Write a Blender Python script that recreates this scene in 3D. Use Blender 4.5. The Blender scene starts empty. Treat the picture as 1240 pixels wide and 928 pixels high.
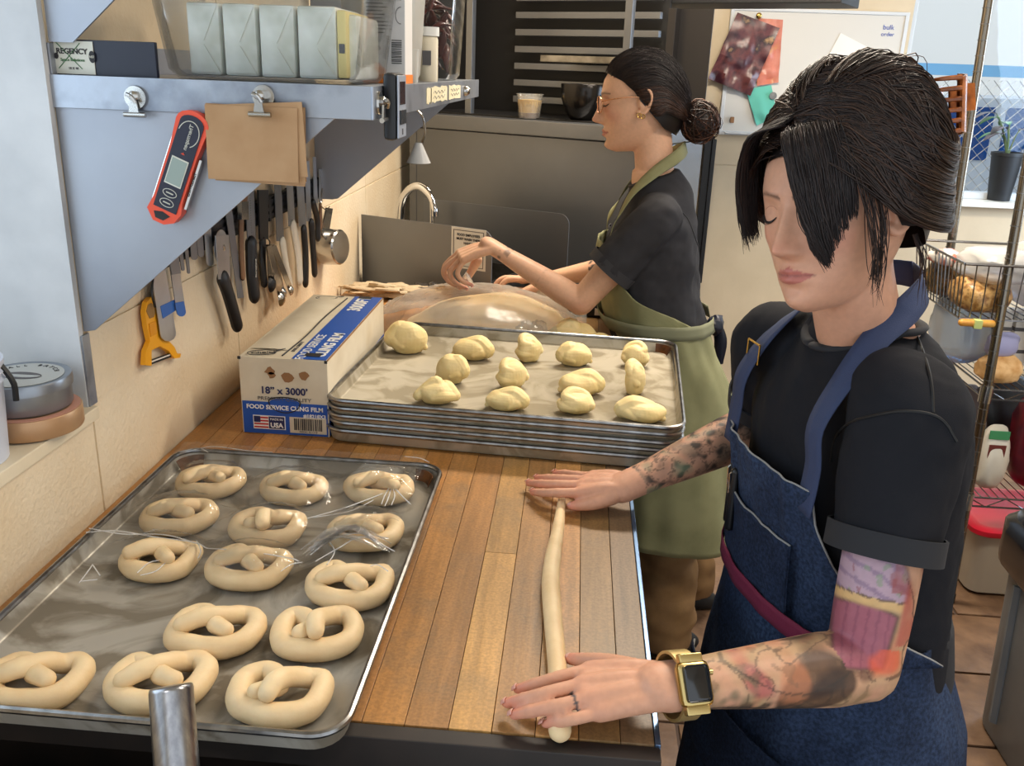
import bpy, bmesh, math, random
import numpy as np
from mathutils import Vector, Matrix, noise as mnoise
random.seed(7); np.random.seed(7)
C = bpy.context.scene.collection
SC = bpy.context.scene

# ------------------------------------------------------------------ camera
IMG_W, IMG_H, FOC = 1240, 928, 1090.0
ROLL, PITCH, YAW = math.radians(2.1), math.radians(19.1716), math.radians(3.677)
CAM = Vector((0, 0, 1.56))
def cam_dir(dx, dy, f):
    c, s = math.cos(ROLL), math.sin(ROLL)
    ux, uy = dx*c + dy*s, -dx*s + dy*c
    r = ux; F = f*math.cos(PITCH) - uy*math.sin(PITCH); u = -f*math.sin(PITCH) - uy*math.cos(PITCH)
    return Vector((r*math.cos(YAW) - F*math.sin(YAW), r*math.sin(YAW) + F*math.cos(YAW), u))
cd = bpy.data.cameras.new('camera'); cam = bpy.data.objects.new('camera', cd); C.objects.link(cam)
cd.sensor_width = 36; cd.lens = 36*FOC/IMG_W; cd.clip_start = 0.02
_r, _d, _f = cam_dir(1, 0, 0), cam_dir(0, 1, 0), cam_dir(0, 0, 1)
_m = Matrix((_r, -_d, -_f)).transposed().to_4x4(); _m.translation = CAM
cam.matrix_world = _m
SC.camera = cam
# survey helpers: a sight line meets a horizontal, frontal or side plane of the room
def onz(x, y, z):
    d = cam_dir(x-620, y-464, FOC); return CAM + d*((z-CAM.z)/d.z)
def onx(x, y, X):
    d = cam_dir(x-620, y-464, FOC); return CAM + d*((X-CAM.x)/d.x)
def ony(x, y, Y):
    d = cam_dir(x-620, y-464, FOC); return CAM + d*((Y-CAM.y)/d.y)

# ------------------------------------------------------------------ world, lights, exposure
w = bpy.data.worlds.new('world'); SC.world = w; w.use_nodes = True
bg = w.node_tree.nodes['Background']; bg.inputs[0].default_value = (0.88, 0.94, 1.0, 1); bg.inputs[1].default_value = 1.22
SC.view_settings.view_transform = 'Standard'; SC.view_settings.look = 'None'
SC.view_settings.exposure = 0.08; SC.view_settings.gamma = 1; SC.view_settings.use_curve_mapping = False
SC.cycles.max_bounces = 10; SC.cycles.transparent_max_bounces = 16
SC.cycles.sample_clamp_indirect = 4.0; SC.cycles.caustics_refractive = False; SC.cycles.caustics_reflective = False
def area(name, loc, size, power, col, target=None):
    l = bpy.data.lights.new(name, 'AREA'); l.shape = 'RECTANGLE'; l.size, l.size_y = size; l.energy = power; l.color = col
    o = bpy.data.objects.new(name, l); C.objects.link(o); o.location = loc
    if target is not None:
        o.rotation_euler = (Vector(target)-Vector(loc)).to_track_quat('-Z', 'Y').to_euler()
    return o
area('ceiling_lamp_light', (0.55, 2.75, 2.50), (1.2, 0.3), 62, (1.0, 0.88, 0.72))
area('ceiling_lamp_light', (1.3, 1.25, 2.50), (1.2, 0.3), 26, (1.0, 0.89, 0.76))
area('window_daylight', (1.95, 5.1, 2.75), (1.3, 0.9), 40, (0.80, 0.90, 1.0), (1.6, 3.4, 0.9))
area('window_daylight', (2.96, 3.3, 1.6), (1.3, 1.2), 48, (0.60, 0.78, 1.0), (1.9, 4.31, 0.8))
area('window_daylight', (-1.15, 0.55, 1.6), (0.9, 1.0), 7, (0.72, 0.86, 1.0), (0.3, 1.0, 1.0))

# ------------------------------------------------------------------ materials
def lin(c):
    return tuple(((v/255)/12.92 if v/255 <= 0.04045 else ((v/255+0.055)/1.055)**2.4) for v in c)
MATS = {}
def M(name, rgb, rough=0.5, metal=0.0, noise=None, bump=None, spec=0.5, trans=0.0, sss=0.0, alpha=1.0, emit=None, stretch=None, ramp=(0.35, 0.65)):
    """principled; noise=(scale, rgb2) blends a second colour by a noise; bump=(scale, strength)"""
    m = bpy.data.materials.new(name); m.use_nodes = True; MATS[name] = m
    nt = m.node_tree; N = nt.nodes; L = nt.links; b = N['Principled BSDF']
    b.inputs['Base Color'].default_value = (*lin(rgb), 1); b.inputs['Roughness'].default_value = rough
    b.inputs['Metallic'].default_value = metal; b.inputs['Specular IOR Level'].default_value = spec
    b.inputs['Transmission Weight'].default_value = trans; b.inputs['Alpha'].default_value = alpha
    if sss:
        b.inputs['Subsurface Weight'].default_value = sss; b.inputs['Subsurface Radius'].default_value = (0.01, 0.005, 0.003)
        b.inputs['Subsurface Scale'].default_value = 0.4
    if emit: b.inputs['Emission Color'].default_value = (*lin(emit[0]), 1); b.inputs['Emission Strength'].default_value = emit[1]
    tc = None
    if noise or bump:
        tc = N.new('ShaderNodeTexCoord'); mp = N.new('ShaderNodeMapping'); L.new(tc.outputs['Object'], mp.inputs[0])
        if stretch: mp.inputs['Scale'].default_value = stretch
    if noise:
        n = N.new('ShaderNodeTexNoise'); n.inputs['Scale'].default_value = noise[0]; n.inputs['Detail'].default_value = 6; L.new(mp.outputs[0], n.inputs[0])
        r = N.new('ShaderNodeValToRGB'); r.color_ramp.elements[0].position, r.color_ramp.elements[1].position = ramp
        r.color_ramp.elements[0].color = (*lin(rgb), 1); r.color_ramp.elements[1].color = (*lin(noise[1]), 1)
        L.new(n.outputs['Fac'], r.inputs[0]); L.new(r.outputs[0], b.inputs['Base Color'])
    if bump:
        n2 = N.new('ShaderNodeTexNoise'); n2.inputs['Scale'].default_value = bump[0]; n2.inputs['Detail'].default_value = 4; L.new(mp.outputs[0], n2.inputs[0])
        bp = N.new('ShaderNodeBump'); bp.inputs['Strength'].default_value = bump[1]; bp.inputs['Distance'].default_value = 0.004
        L.new(n2.outputs['Fac'], bp.inputs['Height']); L.new(bp.outputs[0], b.inputs['Normal'])
    return m
def vcol(name, rough=0.5, sss=0.0, bump=None, spec=0.5, noise_mix=None):
    m = M(name, (200, 200, 200), rough, sss=sss, bump=bump, spec=spec)
    nt = m.node_tree; a = nt.nodes.new('ShaderNodeAttribute'); a.attribute_name = 'col'
    out = a.outputs['Color']
    if noise_mix:
        n = nt.nodes.new('ShaderNodeTexNoise'); n.inputs['Scale'].default_value = noise_mix[0]; n.inputs['Detail'].default_value = 5
        tc = nt.nodes.new('ShaderNodeTexCoord'); nt.links.new(tc.outputs['Object'], n.inputs[0])
        mr = nt.nodes.new('ShaderNodeMapRange'); mr.inputs[1].default_value = .3; mr.inputs[2].default_value = .7
        mr.inputs[3].default_value = 1-noise_mix[1]; mr.inputs[4].default_value = 1+noise_mix[1]; nt.links.new(n.outputs['Fac'], mr.inputs[0])
        mx = nt.nodes.new('ShaderNodeMix'); mx.data_type = 'RGBA'; mx.blend_type = 'MULTIPLY'; mx.inputs[0].default_value = 1
        nt.links.new(out, mx.inputs[6]); nt.links.new(mr.outputs[0], mx.inputs[7]); out = mx.outputs[2]
    nt.links.new(out, nt.nodes['Principled BSDF'].inputs['Base Color'])
    return m
def film(name, base=0.05, tint=(255, 255, 255), scale=18, rough=0.12, haze=0.06):
    """thin clear plastic: mostly see-through, glossy where it wrinkles"""
    m = bpy.data.materials.new(name); m.use_nodes = True; nt = m.node_tree; N = nt.nodes; L = nt.links
    N.remove(N['Principled BSDF']); out = N['Material Output']
    t = N.new('ShaderNodeBsdfTransparent'); t.inputs[0].default_value = (*lin(tint), 1)
    g = N.new('ShaderNodeBsdfGlossy'); g.inputs['Roughness'].default_value = rough
    d = N.new('ShaderNodeBsdfDiffuse'); d.inputs[0].default_value = (*lin((235, 235, 230)), 1)
    fr = N.new('ShaderNodeFresnel'); fr.inputs[0].default_value = 1.4
    tc = N.new('ShaderNodeTexCoord'); n = N.new('ShaderNodeTexNoise'); n.inputs['Scale'].default_value = scale; n.inputs['Detail'].default_value = 5; n.inputs['Distortion'].default_value = 1.5
    L.new(tc.outputs['Object'], n.inputs[0])
    bp = N.new('ShaderNodeBump'); bp.inputs['Strength'].default_value = 0.3; bp.inputs['Distance'].default_value = 0.006
    L.new(n.outputs['Fac'], bp.inputs['Height']); L.new(bp.outputs[0], g.inputs['Normal']); L.new(bp.outputs[0], fr.inputs['Normal'])
    ad = N.new('ShaderNodeMath'); ad.operation = 'MULTIPLY_ADD'; ad.inputs[1].default_value = .55; ad.inputs[2].default_value = base-.03; ad.use_clamp = True; L.new(fr.outputs[0], ad.inputs[0])
    m1 = N.new('ShaderNodeMixShader'); m1.inputs[0].default_value = haze; L.new(t.outputs[0], m1.inputs[1]); L.new(d.outputs[0], m1.inputs[2])
    m2 = N.new('ShaderNodeMixShader'); L.new(ad.outputs[0], m2.inputs[0]); L.new(m1.outputs[0], m2.inputs[1]); L.new(g.outputs[0], m2.inputs[2])
    L.new(m2.outputs[0], out.inputs[0]); MATS[name] = m
    return m

# ------------------------------------------------------------------ mesh helpers
WL = {}
def props(o, label=None, cat=None, group=None, kind=None):
    for k, v in (('label', label), ('category', cat), ('group', group), ('kind', kind)):
        if v: o[k] = v
    return o
def thing(name, label, cat, loc=(0, 0, 0), group=None, rot=(0, 0, 0)):
    o = bpy.data.objects.new(name, None); C.objects.link(o); o.location = loc; o.rotation_euler = rot; o.empty_display_size = .05
    WL[o.name] = Vector(loc); return props(o, label, cat, group)
def link_mesh(name, V, F, mat, parent=None, loc=None, smooth=40, cols=None, local=False, kind=None):
    me = bpy.data.meshes.new(name)
    V = np.asarray(V, dtype=float).reshape(-1, 3)
    base = Vector((0, 0, 0))
    if parent is not None:
        base = WL.get(parent.name, Vector()) if not local else Vector()
    if loc is not None: base = Vector(loc)
    V = V - np.array(base)
    me.from_pydata(V.tolist(), [], F if isinstance(F, list) else F.tolist()); me.update()
    if smooth:
        me.polygons.foreach_set('use_smooth', [True]*len(me.polygons))
        if smooth < 180: me.set_sharp_from_angle(angle=math.radians(smooth))
    if mat is not None: me.materials.append(mat if not isinstance(mat, str) else MATS[mat])
    if cols is not None:
        a = me.color_attributes.new('col', 'FLOAT_COLOR', 'POINT')
        cc = np.ones((len(V), 4)); cc[:, :3] = cols; a.data.foreach_set('color', cc.ravel())
    o = bpy.data.objects.new(name, me); C.objects.link(o)
    if parent is not None:
        o.parent = parent
        if loc is not None and not local: o.location = base - WL.get(parent.name, Vector())
        WL[o.name] = base if not local else Vector()
    else:
        o.location = base; WL[o.name] = base
    if kind: o['kind'] = kind
    return o
def catmull(P, n):
    P = np.asarray(P, float); k = len(P)
    if k < 3: t = np.linspace(0, 1, n)[:, None]; return P[0]*(1-t)+P[-1]*t
    Q = np.vstack([2*P[0]-P[1], P, 2*P[-1]-P[-2]])
    u = np.linspace(0, k-1-1e-9, n); i = u.astype(int); t = (u-i)[:, None]
    a, b, c, d = Q[i], Q[i+1], Q[i+2], Q[i+3]
    return .5*((2*b)+(-a+c)*t+(2*a-5*b+4*c-d)*t**2+(-a+3*b-3*c+d)*t**3)
def frames(P, up=(0, 0, 1)):
    T = np.gradient(P, axis=0); T /= np.linalg.norm(T, axis=1, keepdims=True)+1e-12
    up = np.array(up, float); U = []
    prev = None
    for t in T:
        a = up if prev is None else prev
        s = a - t*np.dot(a, t)
        if np.linalg.norm(s) < 1e-6: s = np.array([1., .3, 0])-t*np.dot(np.array([1., .3, 0]), t)
        s /= np.linalg.norm(s); prev = s; U.append(s)
    U = np.array(U); return T, U, np.cross(T, U)
class MB:
    def __init__(self): self.V = []; self.F = []; self.n = 0; self.wn = False
    def add(self, V, F):
        V = np.asarray(V, float).reshape(-1, 3); self.V.append(V)
        self.F += [[i+self.n for i in f] for f in F]; self.n += len(V); return self
    def box(self, c, s, R=None, bev=0.0):
        if bev > 0:
            self.wn = True; bm = bmesh.new(); bmesh.ops.create_cube(bm, size=1)
            for v in bm.verts: v.co = Vector((v.co.x*s[0], v.co.y*s[1], v.co.z*s[2]))
            bmesh.ops.bevel(bm, geom=bm.edges[:], offset=bev, segments=2, affect='EDGES', profile=.5)
            bm.verts.index_update(); V = np.array([v.co[:] for v in bm.verts]); F = [[v.index for v in f.verts] for f in bm.faces]; bm.free()
        else:
            V = np.array([(x, y, z) for x in (-.5, .5) for y in (-.5, .5) for z in (-.5, .5)])*np.array(s)
            F = [[0, 1, 3, 2], [4, 6, 7, 5], [0, 4, 5, 1], [2, 3, 7, 6], [0, 2, 6, 4], [1, 5, 7, 3]]
        if R is not None: V = V @ np.array(R.to_3x3()).T
        return self.add(V+np.array(c), F)
    def bx(self, a, b, bev=0.0):
        a, b = np.array(a, float), np.array(b, float); return self.box((a+b)/2, np.abs(b-a), None, bev)
    def tube(self, P, r, n=8, cap=True, up=(0, 0, 1), samples=None, ry=None, dome=False):
        P = np.asarray(P, float)
        r = np.broadcast_to(np.asarray(r, float), (len(P),)).copy(); r2 = r.copy() if ry is None else np.broadcast_to(np.asarray(ry, float), (len(P),)).copy()
        if samples:
            k = len(P); u = np.linspace(0, k-1, samples); r = np.interp(u, np.arange(k), r); r2 = np.interp(u, np.arange(k), r2); P = catmull(P, samples)
        T, U, S = frames(P, up)
        if dome:   # rounded ends
            add0, add1 = [], []
            for a in (.35, .7, .93):
                add0.append(a); add1.append(a)
            k0 = [(P[0]-T[0]*r[0]*a, r[0]*math.sqrt(1-a*a), r2[0]*math.sqrt(1-a*a)) for a in (.95, .75, .4)]
            k1 = [(P[-1]+T[-1]*r[-1]*a, r[-1]*math.sqrt(1-a*a), r2[-1]*math.sqrt(1-a*a)) for a in (.4, .75, .95)]
            P = np.vstack([[k[0] for k in k0], P, [k[0] for k in k1]])
            r = np.concatenate([[k[1] for k in k0], r, [k[1] for k in k1]]); r2 = np.concatenate([[k[2] for k in k0], r2, [k[2] for k in k1]])
            U = np.vstack([[U[0]]*3, U, [U[-1]]*3]); S = np.vstack([[S[0]]*3, S, [S[-1]]*3])
        a = np.arange(n)*2*math.pi/n
        V = P[:, None, :] + U[:, None, :]*(np.cos(a)[None, :, None]*r2[:, None, None]) + S[:, None, :]*(np.sin(a)[None, :, None]*r[:, None, None])
        m = len(P); F = []
        for i in range(m-1):
            for j in range(n):
                k = (j+1) % n; F.append([i*n+j, i*n+k, (i+1)*n+k, (i+1)*n+j])
        if cap: F.append(list(range(n))[::-1]); F.append([(m-1)*n+j for j in range(n)])
        return self.add(V.reshape(-1, 3), F)
    def cyl(self, a, b, r0, r1=None, n=20, cap=True):
        return self.tube([a, b], [r0, r0 if r1 is None else r1], n, cap)
    def lathe(self, prof, c=(0, 0, 0), n=28, R=None, capb=False, capt=False):
        a = np.arange(n)*2*math.pi/n; V = []
        for r, z in prof: V += [(r*math.cos(t), r*math.sin(t), z) for t in a]
        V = np.array(V); m = len(prof); F = []
        for i in range(m-1):
            for j in range(n):
                k = (j+1) % n; F.append([i*n+j, i*n+k, (i+1)*n+k, (i+1)*n+j])
        if capb: F.append(list(range(n))[::-1])
        if capt: F.append([(m-1)*n+j for j in range(n)])
        if R is not None: V = V @ np.array(R.to_3x3()).T
        return self.add(V+np.array(c), F)
    def grid(self, G, closed=False):
        G = np.asarray(G, float); m, n = G.shape[:2]; F = []
        for i in range(m-1):
            for j in range(n if closed else n-1):
                k = (j+1) % n; F.append([i*n+j, i*n+k, (i+1)*n+k, (i+1)*n+j])
        return self.add(G.reshape(-1, 3), F)
    def sheet(self, G, t):
        """a grid given a real thickness t along its normals"""
        G = np.asarray(G, float); m, n = G.shape[:2]
        du = np.gradient(G, axis=0); dv = np.gradient(G, axis=1); N = np.cross(du, dv); N /= np.linalg.norm(N, axis=2, keepdims=True)+1e-12
        H = G - N*t; F = []
        id0 = lambda i, j: i*n+j; off = m*n
        for i in range(m-1):
            for j in range(n-1):
                F.append([id0(i, j), id0(i+1, j), id0(i+1, j+1), id0(i, j+1)]); F.append([off+id0(i, j), off+id0(i, j+1), off+id0(i+1, j+1), off+id0(i+1, j)])
        for i in range(m-1):
            F.append([id0(i, 0), off+id0(i, 0), off+id0(i+1, 0), id0(i+1, 0)]); F.append([id0(i, n-1), id0(i+1, n-1), off+id0(i+1, n-1), off+id0(i, n-1)])
        for j in range(n-1):
            F.append([id0(0, j), id0(0, j+1), off+id0(0, j+1), off+id0(0, j)]); F.append([id0(m-1, j), off+id0(m-1, j), off+id0(m-1, j+1), id0(m-1, j+1)])
        return self.add(np.concatenate([G.reshape(-1, 3), H.reshape(-1, 3)]), F)
    def prism(self, poly, t, o=(0, 0, 0), u=(1, 0, 0), v=(0, 1, 0)):
        """outline poly (2D) in the plane o,u,v given thickness t along u x v"""
        u, v = Vector(u).normalized(), Vector(v).normalized(); w = u.cross(v); o = Vector(o); k = len(poly)
        A = [o+u*p[0]+v*p[1] for p in poly]; B = [a+w*t for a in A]
        F = [list(range(k))[::-1], [k+i for i in range(k)]]+[[i, (i+1) % k, k+(i+1) % k, k+i] for i in range(k)]
        return self.add([a[:] for a in A+B], F)
    def blob(self, c, r, n=16, R=None, amp=0.0, freq=6.0, seed=0):
        """an ellipsoid, a little uneven"""
        m = n; V = [(0, 0, 1)]; 
        for i in range(1, m):
            th = math.pi*i/m
            V += [(math.sin(th)*math.cos(2*math.pi*j/(2*n)), math.sin(th)*math.sin(2*math.pi*j/(2*n)), math.cos(th)) for j in range(2*n)]
        V.append((0, 0, -1)); k = 2*n; F = [[0, 1+j, 1+(j+1) % k] for j in range(k)]
        for i in range(m-2):
            F += [[1+i*k+j, 1+(i+1)*k+j, 1+(i+1)*k+(j+1) % k, 1+i*k+(j+1) % k] for j in range(k)]
        e = len(V)-1; F += [[e, 1+(m-2)*k+(j+1) % k, 1+(m-2)*k+j] for j in range(k)]
        V = np.array(V, float)
        if amp:
            V = V*np.array([1+amp*mnoise.noise(Vector(v)*freq*.3+Vector((seed*3.1, seed*1.7, 0))) for v in V])[:, None]
        V = V*np.array(r)
        if R is not None: V = V @ np.array(R.to_3x3()).T
        return self.add(V+np.array(c), F)
    def arr(self): return np.vstack(self.V) if self.V else np.zeros((0, 3))
    def build(self, name, mat, parent=None, loc=None, smooth=40, cols=None, local=False, kind=None):
        o = link_mesh(name, self.arr(), self.F, mat, parent, loc, smooth, cols, local, kind)
        if self.wn: o.modifiers.new('normals', 'WEIGHTED_NORMAL').keep_sharp = True
        return o
def single(mb, name, mat, label, cat, group=None, loc=None, smooth=40, kind=None):
    V = mb.arr()
    if loc is None: loc = ((V[:, 0].min()+V[:, 0].max())/2, (V[:, 1].min()+V[:, 1].max())/2, V[:, 2].min())
    o = mb.build(name, mat, None, loc, smooth); return props(o, label, cat, group, kind)
def struct(mb, name, mat, smooth=40, loc=None, parent=None):
    o = mb.build(name, mat, parent, loc, smooth)
    if parent is None: o['kind'] = 'structure'
    return o
def fuse(mb, voxel, smooth_it=4, fac=.5):
    """union of overlapping closed shapes as one continuous surface"""
    me = bpy.data.meshes.new('tmp'); me.from_pydata(mb.arr().tolist(), [], mb.F); me.update()
    o = bpy.data.objects.new('tmp', me); C.objects.link(o)
    r = o.modifiers.new('r', 'REMESH'); r.mode = 'VOXEL'; r.voxel_size = voxel
    if smooth_it:
        s = o.modifiers.new('s', 'SMOOTH'); s.iterations = smooth_it; s.factor = fac
    dg = bpy.context.evaluated_depsgraph_get(); ev = o.evaluated_get(dg); m2 = ev.to_mesh()
    V = np.empty(len(m2.vertices)*3); m2.vertices.foreach_get('co', V); V = V.reshape(-1, 3)
    F = [list(p.vertices) for p in m2.polygons]
    Nn = np.empty(len(m2.vertices)*3); m2.vertices.foreach_get('normal', Nn); Nn = Nn.reshape(-1, 3)
    ev.to_mesh_clear(); bpy.data.objects.remove(o); bpy.data.meshes.remove(me)
    return V, F, Nn
def text(name, s, size, mat, o, u, v, parent, th=.0004, align='CENTER', bold=0.0, sx=1.0):
    """lettering that lies in the plane through o, reading along u, upright along v"""
    cu = bpy.data.curves.new('t', 'FONT'); cu.body = s; cu.size = size; cu.align_x = align; cu.align_y = 'CENTER'; cu.extrude = th; cu.offset = bold; cu.resolution_u = 3
    t = bpy.data.objects.new('t', cu); C.objects.link(t)
    dg = bpy.context.evaluated_depsgraph_get(); me = bpy.data.meshes.new_from_object(t.evaluated_get(dg))
    V = np.empty(len(me.vertices)*3); me.vertices.foreach_get('co', V); V = V.reshape(-1, 3); F = [list(p.vertices) for p in me.polygons]
    bpy.data.objects.remove(t); bpy.data.curves.remove(cu); bpy.data.meshes.remove(me)
    u, v = np.array(Vector(u).normalized()), np.array(Vector(v).normalized()); w = np.cross(u, v)
    W = np.array(o)+V[:, :1]*sx*u+V[:, 1:2]*v+V[:, 2:3]*w
    return link_mesh(name, W, F, mat, parent, None, 0)
def copy_tree(o, parent=None, loc=None, rotz=None):
    c = o.copy(); C.objects.link(c); c.parent = parent
    if loc is not None: c.location = loc
    if rotz is not None: c.rotation_euler = (0, 0, rotz)
    WL[c.name] = Vector(c.location) if parent is None else Vector()
    for ch in o.children: copy_tree(ch, c)
    return c
def nz(p, f=1.0, s=0.0): return mnoise.noise(Vector((p[0]*f+s, p[1]*f+s*1.3, p[2]*f-s*.7)))

# ================================================================== MATERIAL TABLE
M('cream_wall', (238, 220, 190), .42, noise=(6, (230, 208, 174)), bump=(110, .45))
M('cream_paint', (234, 220, 192), .5, noise=(7, (220, 204, 174)), bump=(60, .15))
M('reveal_paint', (218, 219, 220), .5, noise=(9, (198, 200, 202)), bump=(40, .12))
M('white_paint', (225, 222, 212), .5)
M('back_wall', (208, 190, 160), .5, noise=(5, (198, 180, 150)), bump=(60, .1))
M('ceiling_paint', (225, 215, 195), .8)
M('floor_tile', (126, 98, 74), .5, noise=(12, (94, 70, 52)), bump=(50, .5))
M('grout', (80, 64, 56), .8)
M('grey_metal', (166, 170, 178), .42, .65, noise=(3, (152, 156, 166)), bump=(30, .05))
M('shelf_lip', (168, 174, 184), .36, .75, noise=(14, (112, 118, 130)), bump=(60, .1), ramp=(.5, .8))
M('stainless', (128, 131, 136), .42, .85, noise=(1.6, (112, 115, 120)))
M('stainless_dark', (62, 60, 60), .4, .8)
M('steel', (190, 188, 184), .2, 1.0)
M('steel_worn', (150, 148, 144), .32, 1.0, noise=(20, (110, 108, 104)))
M('chrome', (215, 215, 215), .08, 1.0)
M('black_plastic', (16, 17, 20), .4)
M('black_rubber', (10, 10, 11), .6)
M('dark_inside', (14, 14, 16), .6)
M('navy', (22, 26, 44), .4)
film('glass', .03, (250, 253, 255), scale=1, rough=.02, haze=.0)
M('window_frame', (205, 208, 210), .4)
M('brass', (200, 165, 90), .25, 1.0)

# ================================================================== THE ROOM
WX = -.70
b = MB()   # core of the left wall, with a deep window opening near the camera
b.bx((-.97, 1.2, 0), (WX-.004, 4.5, 2.6)); b.bx((-.97, -.7, 0), (WX-.004, 1.2, 1.055)); b.bx((-.97, -.7, 2.25), (WX-.004, 1.2, 2.6)); b.bx((-.97, -1.2, 0), (WX-.004, -.7, 2.6))
wl = struct(b, 'wall_left', 'cream_paint', 0, (WX, 2, 0))
def panel(y0, y1, z0, z1, parent=wl): MB().bx((WX-.004, y0+.002, z0+.002), (WX, y1-.002, z1-.002), .0012).build('panel', 'cream_wall', parent)
for (y0, y1, z0, z1) in ((-.7, .35, 0, 1.05), (.35, 1.2, 0, 1.05), (1.2, 1.79, 0, 1.18), (1.79, 2.98, 0, 1.18), (2.98, 4.3, 0, 1.18), (1.2, 1.79, 1.18, 2.6), (1.79, 2.98, 1.18, 2.6), (2.98, 4.3, 1.18, 2.6)):
    panel(y0, y1, z0, z1)
win = thing('window_1', None, None, (-.94, .25, 1.07)); win['kind'] = 'structure'
b = MB(); b.bx((-.97, 1.188, 1.055), (WX+.001, 1.2-.001, 2.25)); b.build('reveal', 'reveal_paint', win)
b = MB(); b.bx((-.97, -.7, 1.05), (WX+.012, 1.199, 1.07), .003); b.build('sill', 'cream_paint', win)
b = MB()
for (y0, y1, z0, z1) in ((-.7, -.65, 1.07, 2.25), (1.138, 1.188, 1.07, 2.25), (-.65, 1.138, 1.07, 1.12), (-.65, 1.138, 2.2, 2.25), (.22, .27, 1.12, 2.2)):
    b.bx((-.96, y0, z0), (-.92, y1, z1), .003)
b.build('window_frame', 'window_frame', win)
for y0, y1 in ((-.65, .22), (.27, 1.138)): MB().bx((-.942, y0, 1.12), (-.938, y1, 2.2)).build('pane', 'glass', win)
b = MB(); b.bx((WX-.001, 1.190, 1.07), (WX+.004, 1.211, 1.178), .001)
struct(b, 'trim_1', 'shelf_lip')

b = MB(); YB = 4.31
b.bx((-.97, YB+.004, 0), (1.40, YB+.18, 2.6)); b.bx((1.40, YB+.004, 0), (2.75, YB+.18, 1.05)); b.bx((1.40, YB+.004, 2.25), (2.75, YB+.18, 2.6)); b.bx((2.60, YB+.004, 1.05), (3.1, YB+.18, 2.25))
wb = struct(b, 'wall_back', 'back_wall', 0, (1, YB, 0))
for (x0, x1, z0, z1) in ((-.7, .5, 0, 1.18), (.5, 1.40, 0, 1.18), (1.40, 2.2, 0, 1.045), (2.2, 3.0, 0, 1.045), (-.7, .5, 1.18, 2.6), (.5, 1.40, 1.18, 2.6)):
    MB().bx((x0+.002, YB, z0+.002), (x1-.002, YB+.004, z1-.002), .001).build('panel', 'back_wall', wb)
b = MB(); b.bx((-.7, YB-.012, 0), (3.0, YB, .10), .003); struct(b, 'baseboard_back', 'cream_paint')
win2 = thing('window_2', None, None, (2.0, YB, 1.06)); win2['kind'] = 'structure'
b = MB(); b.bx((1.38, YB-.05, 1.045), (2.62, YB+.2, 1.07), .004); b.build('sill', 'white_paint', win2)
b = MB()
for (x0, x1, z0, z1) in ((1.40, 1.435, 1.07, 2.25), (2.565, 2.60, 1.07, 2.25), (1.435, 2.565, 1.07, 1.10), (1.435, 2.565, 2.2, 2.25)):
    b.bx((x0, YB+.06, z0), (x1, YB+.12, z1), .003)
b.build('window_frame', 'window_frame', win2)
MB().bx((1.435, YB+.088, 1.10), (2.565, YB+.092, 2.2)).build('pane', 'glass', win2)
b = MB(); b.bx((3.0, -.5, 0), (3.12, 2.6, 2.6)); b.bx((3.0, 4.0, 0), (3.12, 4.5, 2.6)); b.bx((3.0, 2.6, 0), (3.12, 4.0, .9)); b.bx((3.0, 2.6, 2.3), (3.12, 4.0, 2.6)); struct(b, 'wall_right', 'back_wall', 0)
b = MB(); b.bx((-.97, -.5, 2.6), (3.12, 4.5, 2.7)); struct(b, 'ceiling', 'ceiling_paint', 0)
for i, (x, y) in enumerate(((.55, 2.75), (1.3, 1.25))):     # the fixtures that hold the lamps
    b = MB(); b.bx((x-.66, y-.2, 2.52), (x+.66, y+.2, 2.6), .01); o = single(b, 'ceiling_light', 'white_paint', 'white ceiling light housing above %s' % ('the rear of the worktable' if i == 0 else 'the front of the aisle'), 'light')
b = MB(); b.bx((-.97, -.5, -.06), (3.1, 4.5, -.008)); fl = struct(b, 'floor', 'grout', 0, (1, 2, 0))
tile_me = None
for i in range(5):
    for j in range(12):
        x0, y0 = .02+i*.62-(.31 if j % 2 else 0), .70+j*.305
        if tile_me is None:
            t = MB().bx((-.306, -.1485, -.01), (.306, .1485, 0), .004).build('tile', 'floor_tile', fl, local=True); tile_me = t.data
        else:
            t = bpy.data.objects.new('tile', tile_me); C.objects.link(t); t.parent = fl
        t.location = Vector((x0+.31, y0+.1525, random.uniform(-.0015, 0)))-Vector((1, 2, 0))

# ------------------------------------------------------------------ outside the rear window
M('asphalt', (150, 150, 150), .8, noise=(8, (136, 136, 136)))
M('outer_wall', (235, 233, 228), .7)
M('car_white', (170, 178, 188), .5)
M('car_glass', (20, 62, 120), .6, spec=.1)
M('blue_rail', (96, 150, 190), .5)
b = MB(); b.bx((-3, 4.6, -.1), (12, 16, 0)); struct(b, 'ground', 'asphalt', 0)
b = MB(); b.bx((-2, 13, 0), (14, 13.3, 5)); struct(b, 'wall_far', 'outer_wall', 0)
sn = bpy.data.lights.new('sun', 'SUN'); sn.energy = 0.6; sn.angle = .02; so = bpy.data.objects.new('sun', sn); C.objects.link(so); so.rotation_euler = Vector((.25, 1.0, -1.35)).to_track_quat('-Z', 'Y').to_euler()
car = thing('parked_car', 'white car with blue tinted windows parked beyond the rear window', 'car', (2.75, 7.6, 0))
prof = [(-2.1, .35), (-2.15, .75), (-1.9, .98), (-1.2, 1.05), (-.55, 1.48), (.9, 1.5), (1.6, 1.08), (2.1, .95), (2.2, .4)]
b = MB(); b.prism([(p[0], p[1]) for p in prof], 1.6, (2.75, 8.4, 0), (1, 0, 0), (0, 0, 1)); b.build('body', 'car_white', car)
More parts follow.
